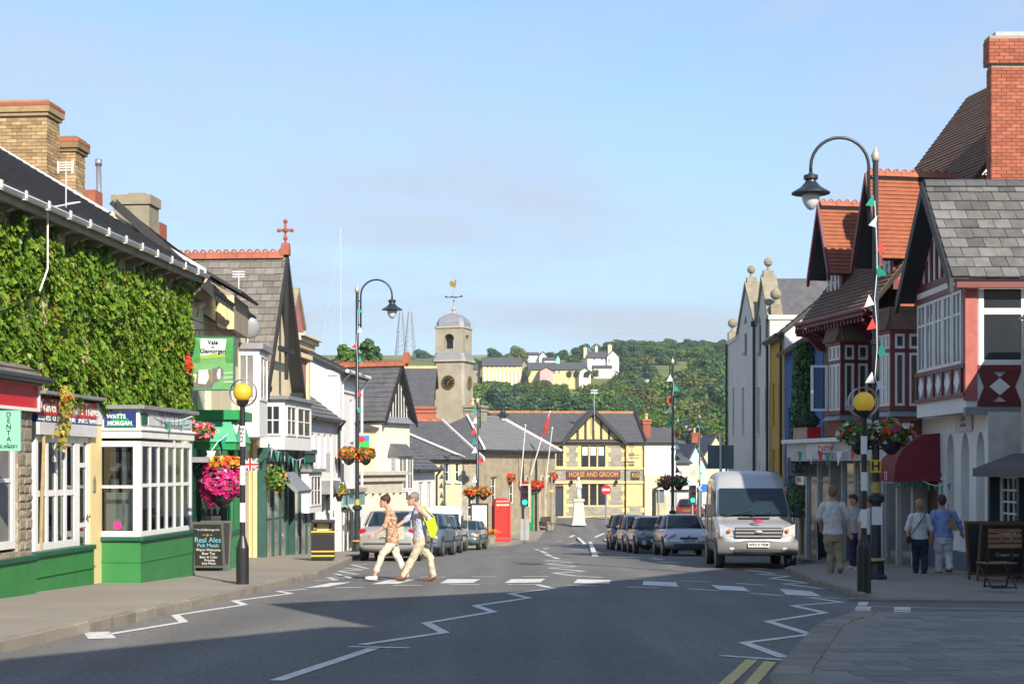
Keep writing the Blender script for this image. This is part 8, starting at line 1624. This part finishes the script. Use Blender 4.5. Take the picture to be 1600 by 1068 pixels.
def van(label, X, Y, th, pm, L, W, H, full=True, reg='', group='vans'):
    t = thing('parked_van', label, 'van', (X, Y, G(Y)), th, group); hw = W / 2; r = .34; t.rotation_euler[0] = math.atan2(G(Y + 2) - G(Y - 2), 4)
    k = H / 2.5
    def vr(y, zb, zt, f):
        P_ = []
        for s in (0, .05, .2, .42, .66, .88, .97, 1): 
            z = zb + (zt - zb) * s; ww = hw * f * (1 - .13 * max(0, (z - 1.0 * k) / (H - k)) ** 1.5) * (.9 if s == 0 else .84 if s == 1 else .97 if s == .97 else 1); P_.append((ww, y, z))
        return P_ + [(-x, y_, z) for x, y_, z in P_[::-1]]
    st = [(0, .42, .70, .78), (.02, .36, .86, .90), (.06, .32, 1.02, .96), (.12, .3, 1.12, 1), (.20, .3, 1.22, 1), (.215, .3, 1.26, 1), (.27, .3, 1.56, 1), (.33, .3, 1.88, 1), (.36, .3, 2.02, 1), (.42, .3, 2.38, 1), (.48, .3, 2.49, 1), (.6, .3, 2.5, 1), (.85, .3, 2.5, 1), (.99, .3, 2.46, .99), (1, .34, 2.3, .96)]
    if not full: st = [(a, b_, c * .8 if c > 1.3 else c * .85, d) for a, b_, c, d in st]
    sub(MB().rings([vr(a * L, b_, c * (k if full else H / 2.0), d) for a, b_, c, d in st]).build('body', pm, t), 1)
    kz = k if full else H / 2.5; zA, zB = 1.31 * kz, 1.98 * kz; yA, yB = .212 * L, .352 * L
    ws = []
    for f in (0, .5, 1): y_, z_ = yA + (yB - yA) * f, zA + (zB - zA) * f; w_ = hw * (.90 - .07 * f); ws.append([(w_ * q_, y_ - .035 - .05 * (1 - q_ * q_), z_ + .03) for q_ in (-1, -.6, 0, .6, 1)])
    MB().rings(ws, cap=False, close=False).build('windscreen', CARGL, t, smooth=True)
    for sx_ in (-1, 1):
        MB().prism([(yA + .12, zA + .02), (yA + 1.0, zA + .02), (yA + 1.0, zB - .02), (yB + .04, zB - .02)], 'x', min(sx_ * hw * .955, sx_ * hw * .992), max(sx_ * hw * .955, sx_ * hw * .992)).build('side_window', CARGL, t)
        for a in (.175, .78): MB().cyl((sx_ * hw * .9, a * L, r + .03), (sx_ * hw * 1.006, a * L, r + .03), r + .07, n=24).build('wheel_arch', TRIM, t); wheel(t, sx_ * (hw + .0), a * L, r, .22)
        o = MB().box(-.09, .09, -.05, .07, -.17, .17).build('mirror', TRIM, t, bevel=.03); o.location = (sx_ * (hw + .15), yA + .12, zA + .12); MB().cyl((sx_ * (hw - .05), yA + .2, zA - .02), (sx_ * (hw + .14), yA + .14, zA + .05), .025).build('mirror_arm', TRIM, t)
        MB().hexa([(sx_ * hw * .60, .03, .80 * k), (sx_ * hw * .93, .16, .80 * k), (sx_ * hw * .95, .3, 1.10 * k), (sx_ * hw * .66, .12, 1.0 * k)], [(sx_ * hw * .60, .10, .80 * k), (sx_ * hw * .90, .24, .80 * k), (sx_ * hw * .93, .4, 1.10 * k), (sx_ * hw * .66, .2, 1.0 * k)]).build('headlight', LENS, t); o = MB().ball((sx_ * hw * .72, .07, .93 * k), .05).build('indicator', AMBER, t)
        MB().box(min(sx_ * hw * .99, sx_ * hw * 1.012), max(sx_ * hw * .99, sx_ * hw * 1.012), .30 * L, .70 * L, .62, .70).build('side_strip', TRIM, t); MB().ball((sx_ * hw * .66, .0, .50), .05, 1.4, .4, .8).build('fog_lamp', LENS, t)
        for q_ in (.42, .70): MB().box(min(sx_ * hw * .985, sx_ * hw * 1.003), max(sx_ * hw * .985, sx_ * hw * 1.003), q_ * L, q_ * L + .012, .6, 2.1 * k).build('door_gap', TRIM, t)
    BUM = mat('bumper_plastic', (.13, .13, .13), .6, .1, 5)
    sub(MB().rings([[(x, y_ - .03 + .12 * (abs(x) / hw) ** 3, z) for x, z in [(hw * q_, zz_) for q_ in (-1, -.8, -.4, 0, .4, .8, 1)]] for y_, zz_ in ((.16, .34), (.0, .36), (-.02, .5), (-.01, .68), (.1, .74))], cap=False, close=False).build('bumper', BUM, t), 1)
    g = box('grille', TRIM, t, -hw * .58, hw * .58, -.01, .1, .76 * k, 1.02 * k)
    for q_ in range(3): MB().box(-hw * .57, hw * .57, -.04, .0, (.785 + q_ * .085) * k, (.82 + q_ * .085) * k).build('grille_bar', RIM, g)
    o = MB().ball((0, 0, 0), .11, 1.0, .25, .42, 16, 8).build('badge', RIM, t, smooth=True); o.location = (0, -.045, .91 * k)
    plate(t, reg, -.075, .60, PLW, -1); box('lower_intake', TRIM, t, -hw * .6, hw * .6, -.052, .05, .42, .49); MB().box(-hw * .4, hw * .4, yA - .16, yA - .03, 1.235 * kz, 1.265 * kz).build('scuttle_vent', TRIM, t)
    for a, c in ((-.75, -.05), (-.05, .5)): MB().cyl((a * hw, yA - .06, zA - .0), (c * hw, yA - .02, zA + .13), .012, n=5).build('wiper', BLACK, t)
    if full:
        q = MB()
        for j in range(12):
            a0, a1 = R(40) + R(280) * j / 12, R(40) + R(280) * (j + 1) / 12; q.hexa([(.05 * math.cos(a0), 0, .04 * math.sin(a0)), (.15 * math.cos(a0), 0, .11 * math.sin(a0)), (.15 * math.cos(a1), 0, .11 * math.sin(a1)), (.05 * math.cos(a1), 0, .04 * math.sin(a1))], [(.05 * math.cos(a0), .01, .04 * math.sin(a0)), (.15 * math.cos(a0), .01, .11 * math.sin(a0)), (.15 * math.cos(a1), .01, .11 * math.sin(a1)), (.05 * math.cos(a1), .01, .04 * math.sin(a1))])
        o = q.build('crescent_logo', mat('crimson_print', (.45, .01, .09), .5), t); o.location = (.05, .42, 1.185 * k); o.rotation_euler = (R(-68), 0, 0); MB().cyl((.3, .5 * L, H), (.34, .52 * L, H + .25), .006, n=4).build('aerial', BLACK, t)
        box('tax_disc', WHITEF, t, -hw * .82, -hw * .72, yB - .10, yB - .09, zB - .12, zB - .04)
    return t
van('tall silver high-roofed van parked nose to the camera', 6.08, 37.9, -.056, paint('van_silver', (.50, .50, .50), .35), 5.3, 1.97, 2.52, True, 'WN10 VRM'); van('small white van in the row on the ivy side', -3.0, 61.2, -.07, paint('van_white', (.75, .75, .74), 0), 4.3, 1.75, 1.9, False, 'CN05 LKP')
# ================================================================== PEOPLE
SKIN = mat('skin', (.52, .28, .19), .55, .1, 8, spec=.35)
def remesh(o, v=.016, sm=4, fold=0.0):
    m_ = o.modifiers.new('remesh', 'REMESH'); m_.mode = 'VOXEL'; m_.voxel_size = v; m_.use_smooth_shade = True
    if fold:
        tx = bpy.data.textures.get('folds') or bpy.data.textures.new('folds', 'CLOUDS'); tx.noise_scale = .09; d = o.modifiers.new('folds', 'DISPLACE'); d.texture = tx; d.strength = fold; d.mid_level = .5
    s = o.modifiers.new('relax', 'SMOOTH'); s.iterations = sm; s.factor = .5; return o
def limb(b, pts, rad, n=10):
    b.tube(pts, rad, n)
    for p, r in zip(pts, rad): b.ball(p, r * .98, n=n, m=6)
def person(label, Y, base_z, J, c, facing, hair, clothes, H=1.7, group='people', sleeve=.5, three_q=1.0, trousers_to=1.0, body=1.0, skirt=0, hairlong=0, shoe=None):
    """J: joint name -> (photo column, photo row, depth offset in metres); facing: unit vector the face points to"""
    org = Vector((PX(J['pelvis'][0], Y), Y, base_z)); t = thing('person', label, 'person', org, 0, group)
    q = {k: Vector((PX(v[0], Y) * (Y + v[2]) / Y, Y + v[2], PZ(v[1], Y + v[2]))) - org for k, v in J.items()}
    q['sl'], q['sr'] = [q[s_].lerp(q['neck'], .12) - Vector((0, 0, .025)) for s_ in ('sl', 'sr')]; f = Vector(facing).normalized(); sd = Vector((f.y, -f.x, 0)).normalized(); up = Vector((0, 0, 1)); k = H / 1.7 * body
    def tor(e):      # torso rings from hips to neck
        pel, ch, nk = q['pelvis'], q['chest'], q['neck']; sh = (q['sl'] - q['sr']).length / 2; ax = (q['sl'] - q['sr']).normalized(); fw = ax.cross(up).normalized()
        rows = [(pel - up * .10, .155 * k, .12 * k), (pel, .175 * k, .125 * k), (pel.lerp(ch, .4), .150 * k, .112 * k), (pel.lerp(ch, .75), .165 * k, .118 * k), (ch, sh * .82, .122 * k), (ch.lerp(nk, .5), sh * .84, .10 * k), (ch.lerp(nk, .8), sh * .52, .085 * k), (nk, .062 * k, .062 * k)]
        return [[c_ + ax * (math.cos(a) * (rx + e)) + fw * (math.sin(a) * (ry + e)) for a in [2 * PI * j / 14 for j in range(14)]] for c_, rx, ry in rows]
    b = MB(); b.rings(tor(-.012)); limb(b, [q['neck'] - up * .03, q['head'] - up * .03], [.055 * k, .052 * k])
    h = q['head']; hr = .105 * H / 1.7
    def hp(x, y, z): return h + sd * x + f * y + up * z
    b.rings([[hp(math.cos(a) * r_ * hr * 1.06, (math.sin(a) * r_ * 1.2 + oy) * hr, z * hr * .97) for a in [2 * PI * j / 14 for j in range(14)]] for z, r_, oy in ((-1.15, .30, .42), (-1.0, .52, .3), (-.6, .68, .14), (-.1, .76, .02), (.3, .80, -.04), (.7, .72, -.06), (1.0, .5, -.06), (1.16, .12, -.05))])
    b.tube([hp(0, hr * .86, hr * .10), hp(0, hr * 1.12, -hr * .3), hp(0, hr * .9, -hr * .42)], [hr * .10, hr * .17, hr * .12], 7)
    for s in (-1, 1): b.ball(hp(s * hr * .80, -hr * .05, -hr * .1), hr * .2, .5, .9, 1.2)
    for s in 'lr':
        sh, el, wr = q['s' + s], q['e' + s], q['w' + s]; limb(b, [sh, el, wr], [.052 * k, .042 * k, .030 * k]); d = (wr - el).normalized(); pd = d.cross(f); pd = pd.normalized() if pd.length > .1 else sd; nn = d.cross(pd)
        b.tube([wr, wr + d * .05, wr + d * .09], [.03, .042, .036], 8)
        for j in range(4): o_ = pd * (-.03 + .02 * j); ln = (.07, .082, .08, .062)[j]; limb(b, [wr + d * .08 + o_, wr + d * (.08 + ln * .5) + o_ * 1.1 + nn * .006, wr + d * (.08 + ln) + o_ + nn * .022], [.0105, .0095, .008], 6)
        limb(b, [wr + d * .03 - pd * .035, wr + d * .07 - pd * .058 + nn * .012, wr + d * .10 - pd * .055 + nn * .02], [.013, .011, .009], 6)
        hpj = q['pelvis'] + (q['sl'] - q['sr']).normalized() * (.085 if s == 'l' else -.085) * k - up * .06; kn, an = q['k' + s], q['a' + s]; limb(b, [hpj, kn, an], [.08 * k, .055 * k, .038 * k]); q['h' + s] = hpj
    remesh(b.build('body', SKIN, t, fix=False), .013, 3)
    top, bot, hairm, shoem = clothes
    b = MB(); rr = tor(.012)
    if skirt == 2: b.rings(rr[1:-1]); b.rings([[p_ - up * .07 for p_ in rr[1]], rr[1], rr[2]])
    else: b.rings([[a_.lerp(c_, .25) + (a_ - q['pelvis']).normalized() * (.012 if skirt else 0) for a_, c_ in zip(rr[1], rr[2])]] + rr[2:-1])
    for s in 'lr': sh, el, wr = q['s' + s], q['e' + s], q['w' + s]; e_ = [sh, sh.lerp(el, min(1, sleeve * 2))] + ([el.lerp(wr, (sleeve - .5) * 2)] if sleeve > .5 else []); limb(b, e_, [.062 * k, .060 * k, .048 * k][:len(e_)])
    remesh(b.build('shirt', top, t, fix=False), .014, 3, .04)
    b = MB(); pr = tor(.008)[:3]; b.rings(pr)
    for s in 'lr': kn, an = q['k' + s], q['a' + s]; limb(b, [q['h' + s], q['h' + s].lerp(kn, .5), kn, kn.lerp(an, trousers_to)], [.098 * k, .092 * k, .075 * k, .066 * k])
    remesh(b.build('trousers', bot, t, fix=False), .014, 3, .045)
    for s in 'lr':
        an = q['a' + s]; fd = Vector(J.get('f' + s, facing)) if 'f' + s in J else f; fd = fd.normalized()
        b = MB(); b.tube([an - fd * .06 - up * .05, an + fd * .03 - up * .055, an + fd * .12 - up * .065, an + fd * .19 - up * .07], [.045, .05, .045, .03], 9); b.ball(an - up * .03 - fd * .02, .05); remesh(b.build('shoe', shoem, t, fix=False), .012, 2)
    b = MB(); n_ = 14
    b.rings([[hp(math.cos(a) * r_ * hr * 1.1, (math.sin(a) * r_ * 1.2 + oy) * hr, z * hr) for a in [2 * PI * j / n_ for j in range(n_)]] for z, r_, oy in ((-.75 - hairlong, .50, -.44), (-.35 - hairlong * .5, .72, -.36), (.0, .84, -.26), (.35, .90, -.14), (.75, .82, -.08), (1.08, .58, -.07), (1.3, .15, -.05))]); b.tube([hp(-hr * .6, hr * .5, hr * .78), hp(0, hr * .75, hr * .85), hp(hr * .6, hr * .5, hr * .78)], hr * .24, 7); remesh(b.build('hair', hairm, t, fix=False), .014, 2, .03)
    ey = MB()
    for s in (-1, 1): ey.ball(hp(s * hr * .3, hr * .84, hr * .12), hr * .07)
    ey.build('eyes', BLACK, t); return t, q, f, sd
def cloth(n, c, v=.12, **k): return mat(n, c, .85, v, 6, .25, 60, **k)
TANP = cloth('patterned_blouse', (.20, .075, .045), .25, col2=(.62, .43, .29)); MATS['patterned_blouse'].node_tree.nodes['Noise Texture'].inputs['Scale'].default_value = 22
CHK = mat('check_shirt', (.42, .45, .52), .85, .1, 6, tex='brick', ts=(.05, .05), col2=(.34, .36, .44), stain_col=(.56, .57, .6)); STONEC = cloth('stone_trousers', (.52, .45, .33)); CREAMT = cloth('cream_trousers', (.62, .54, .45)); KHAKI = cloth('khaki_trousers', (.36, .28, .17)); WSH = cloth('white_shirt', (.68, .64, .60)); NVY = cloth('navy_trousers', (.022, .028, .06)); LBL = cloth('blue_top', (.26, .34, .62)); GRT = cloth('grey_tee', (.40, .41, .42))
def hr_(n, c): return mat(n, c, .6, .3, 30, .5, 120, stretch=(1, 1, .25))
BRH = hr_('brown_hair', (.06, .022, .012)); GRH = hr_('grey_hair', (.22, .18, .15)); BLH = hr_('blonde_hair', (.36, .22, .10)); RDH = hr_('auburn_hair', (.09, .025, .018)); TNH = hr_('ginger_hair', (.24, .11, .05)); BRS = mat('brown_leather', (.14, .065, .03), .5, .2, 8); WHS = mat('white_sandal', (.66, .60, .52), .5); DKS = mat('dark_shoe', (.03, .022, .018), .5)
Yw = 31.2; g = G(Yw)
t, q, f, sd = person('woman in a brown patterned blouse and cream trousers striding over the crossing', Yw, g, dict(head=(601, 782, 0), neck=(608, 794, 0), chest=(610, 808, 0), pelvis=(613, 843, 0), sl=(609, 799, -.19), sr=(612, 799, .19), el=(601, 822, -.27), wl=(584, 834, -.30), er=(616, 822, .25), wr=(611, 838, .2), kl=(597, 866, -.08), al=(585, 899, -.10), kr=(621, 869, .08), ar=(634, 895, .1), fl=(-1, -.1, .15), fr=(-1, 0, -.5)), None, (-.93, -.35, -.28), None, (TANP, CREAMT, BRH, WHS), 1.72, 'people on the crossing', .55, trousers_to=.72, body=.98, skirt=2)
b = MB(); b.prism([(.02, 0), (.18, .03), (.16, .30), (.0, .26)], 'y', -.05, .05); o = b.build('shoulder_bag', cloth('bag_cream', (.50, .42, .30)), t, bevel=.02); o.location = (PX(618, Yw) - t.location.x, .12, PZ(845, Yw) - g)
t, q, f, sd = person('man in a checked shirt and stone trousers walking beside her with a lime bag', Yw, g, dict(head=(645, 779, -.05), neck=(654, 789, -.05), chest=(656, 805, -.05), pelvis=(656, 842, -.05), sl=(660, 797, -.25), sr=(650, 797, .16), el=(674, 812, -.30), wl=(659, 800, -.36), er=(634, 812, .12), wr=(617, 824, .02), kl=(645, 871, -.12), al=(631, 898, -.14), kr=(672, 870, .05), ar=(676, 898, .05), fl=(-1, -.1, .1), fr=(-1, 0, -.25)), None, (-.93, -.3, -.30), None, (CHK, STONEC, GRH, BRS), 1.76, 'people on the crossing', .5, body=1.0)
LIME = cloth('lime_bag', (.40, .50, .012), .1); b = MB(); X = lambda px: PX(px, Yw - .45) - t.location.x; Z = lambda py: PZ(py, Yw - .45) - g
b.hexa([(X(664), -.30, Z(815)), (X(679), -.30, Z(809)), (X(683), -.30, Z(826)), (X(679), -.30, Z(842)), (X(672), -.30, Z(840))], [(X(664), -.40, Z(814)), (X(679), -.38, Z(808)), (X(684), -.40, Z(826)), (X(679), -.38, Z(841)), (X(672), -.40, Z(839))]); b.tube([(X(664), -.35, Z(815)), (X(659), -.30, Z(799)), (X(660), -.22, Z(791))], .018, 6); b.tube([(X(679), -.35, Z(809)), (X(667), -.30, Z(797)), (X(661), -.22, Z(790))], .018, 6); b.build('lime_bag', LIME, t, bevel=.02); MB().box(X(648), X(668), -.20, .16, Z(833), Z(830)).build('belt', DKS, t) if False else None
Ym = 32.6; g = G(Ym) + .115
person('man in a white short-sleeved shirt and khaki trousers seen from behind', Ym, g, dict(head=(1301, 768, 0), neck=(1301, 779, 0), chest=(1300, 799, 0), pelvis=(1302, 838, 0), sr=(1318, 788, 0), sl=(1284, 788, 0), er=(1324, 808, .02), wr=(1327, 828, -.04), el=(1279, 808, .05), wl=(1283, 824, .25), kr=(1310, 862, .0), ar=(1313, 887, -.12), kl=(1298, 864, .08), al=(1298, 890, .1)), None, (.08, 1, 0), None, (WSH, KHAKI, TNH, BRS), 1.82, 'people on the pavement', .5, body=1.12, skirt=1)
person('young man in a grey T-shirt and dark trousers facing the street', 35.2, G(35.2) + .115, dict(head=(1333, 780, 0), neck=(1335, 789, 0), chest=(1336, 805, 0), pelvis=(1336, 836, 0), sr=(1326, 797, 0), sl=(1347, 797, 0), er=(1325, 815, 0), wr=(1328, 833, -.06), el=(1349, 815, 0), wl=(1346, 833, -.06), kr=(1332, 860, -.05), ar=(1332, 882, -.04), kl=(1340, 860, 0), al=(1341, 884, -.1)), None, (-.75, -.65, 0), None, (GRT, NVY, BRH, WHS), 1.72, 'people on the pavement', .5, body=.92)
person('youth in a white T-shirt half hidden by the beacon pole', 34.9, G(34.9) + .115, dict(head=(1358, 781, 0), neck=(1358, 791, 0), chest=(1357, 806, 0), pelvis=(1356, 838, 0), sr=(1346, 799, 0), sl=(1368, 799, 0), er=(1343, 816, 0), wr=(1343, 834, -.08), el=(1371, 816, 0), wl=(1371, 833, -.06), kr=(1352, 862, 0), ar=(1352, 884, 0), kl=(1361, 862, 0), al=(1362, 885, -.1)), None, (-.35, -.93, 0), None, (WSH, NVY, BRH, DKS), 1.70, 'people on the pavement', .45, body=.92)
Yl = 32.4; g = G(Yl) + .115
t, q, f, sd = person('blonde woman in a white blouse and navy trousers walking away', Yl, g, dict(head=(1437, 788, 0), neck=(1437, 798, 0), chest=(1436, 813, 0), pelvis=(1437, 845, 0), sr=(1450, 805, 0), sl=(1422, 805, 0), er=(1455, 825, -.02), wr=(1454, 842, .02), el=(1418, 825, -.02), wl=(1419, 840, -.05), kr=(1444, 868, 0), ar=(1444, 890, -.08), kl=(1431, 868, .06), al=(1431, 890, .1)), None, (.1, 1, 0), None, (cloth('white_blouse', (.66, .66, .68)), NVY, BLH, DKS), 1.60, 'people on the pavement', .6, body=1.08, skirt=1, hairlong=.2)
X = lambda px: PX(px, Yl - .2) - t.location.x; Z = lambda py: PZ(py, Yl - .2) - g; MB().tube([(X(1448), -.14, Z(800)), (X(1438), -.19, Z(815)), (X(1422), -.17, Z(838))], .01, 5).box(X(1417), X(1425), -.16, .0, Z(848), Z(838)).build('crossbody_bag', DKS, t)
t, q, f, sd = person('auburn-haired woman in a blue top and white trousers walking away', Yl, g, dict(head=(1471, 781, .1), neck=(1472, 792, .1), chest=(1474, 809, .1), pelvis=(1474, 842, .1), sr=(1491, 800, .1), sl=(1458, 800, .1), er=(1498, 816, .08), wr=(1502, 829, .1), el=(1455, 820, .1), wl=(1458, 836, .1), kr=(1482, 866, .1), ar=(1484, 886, -.15), kl=(1468, 867, .15), al=(1467, 890, .15)), None, (-.12, 1, 0), None, (LBL, cloth('white_trousers', (.62, .60, .62)), RDH, BRS), 1.66, 'people on the pavement', .95, body=1.18, skirt=1, hairlong=.15)
X = lambda px: PX(px, Yl - .2) - t.location.x; MB().tube([(X(1486), .0, Z(787)), (X(1484), -.10, Z(800)), (X(1488), -.12, Z(815))], .014, 6).hexa([(X(1485), -.16, Z(825)), (X(1497), -.16, Z(829)), (X(1497), -.02, Z(829)), (X(1485), -.02, Z(825))], [(X(1487), -.12, Z(808)), (X(1494), -.12, Z(811)), (X(1494), -.04, Z(811)), (X(1487), -.04, Z(808))]).build('tan_handbag', mat('tan_leather', (.32, .22, .12), .6), t, bevel=.015)
# ================================================================== thin summer haze
hz = MB().box(-700, 700, -60, 700, -12, 75).build('haze', None); hz['kind'] = 'stuff'; hz['label'] = 'thin pale summer haze over the far hillside'
hm = bpy.data.materials.new('haze_air'); hm.use_nodes = True; hn = hm.node_tree.nodes; hn.remove(hn['Principled BSDF']); pv = hn.new('ShaderNodeVolumePrincipled')
pv.inputs['Color'].default_value = (.86, .92, 1, 1); pv.inputs['Density'].default_value = .0003; pv.inputs['Anisotropy'].default_value = .2
hm.node_tree.links.new(pv.outputs[0], hn['Material Output'].inputs['Volume']); hz.data.materials.append(hm)
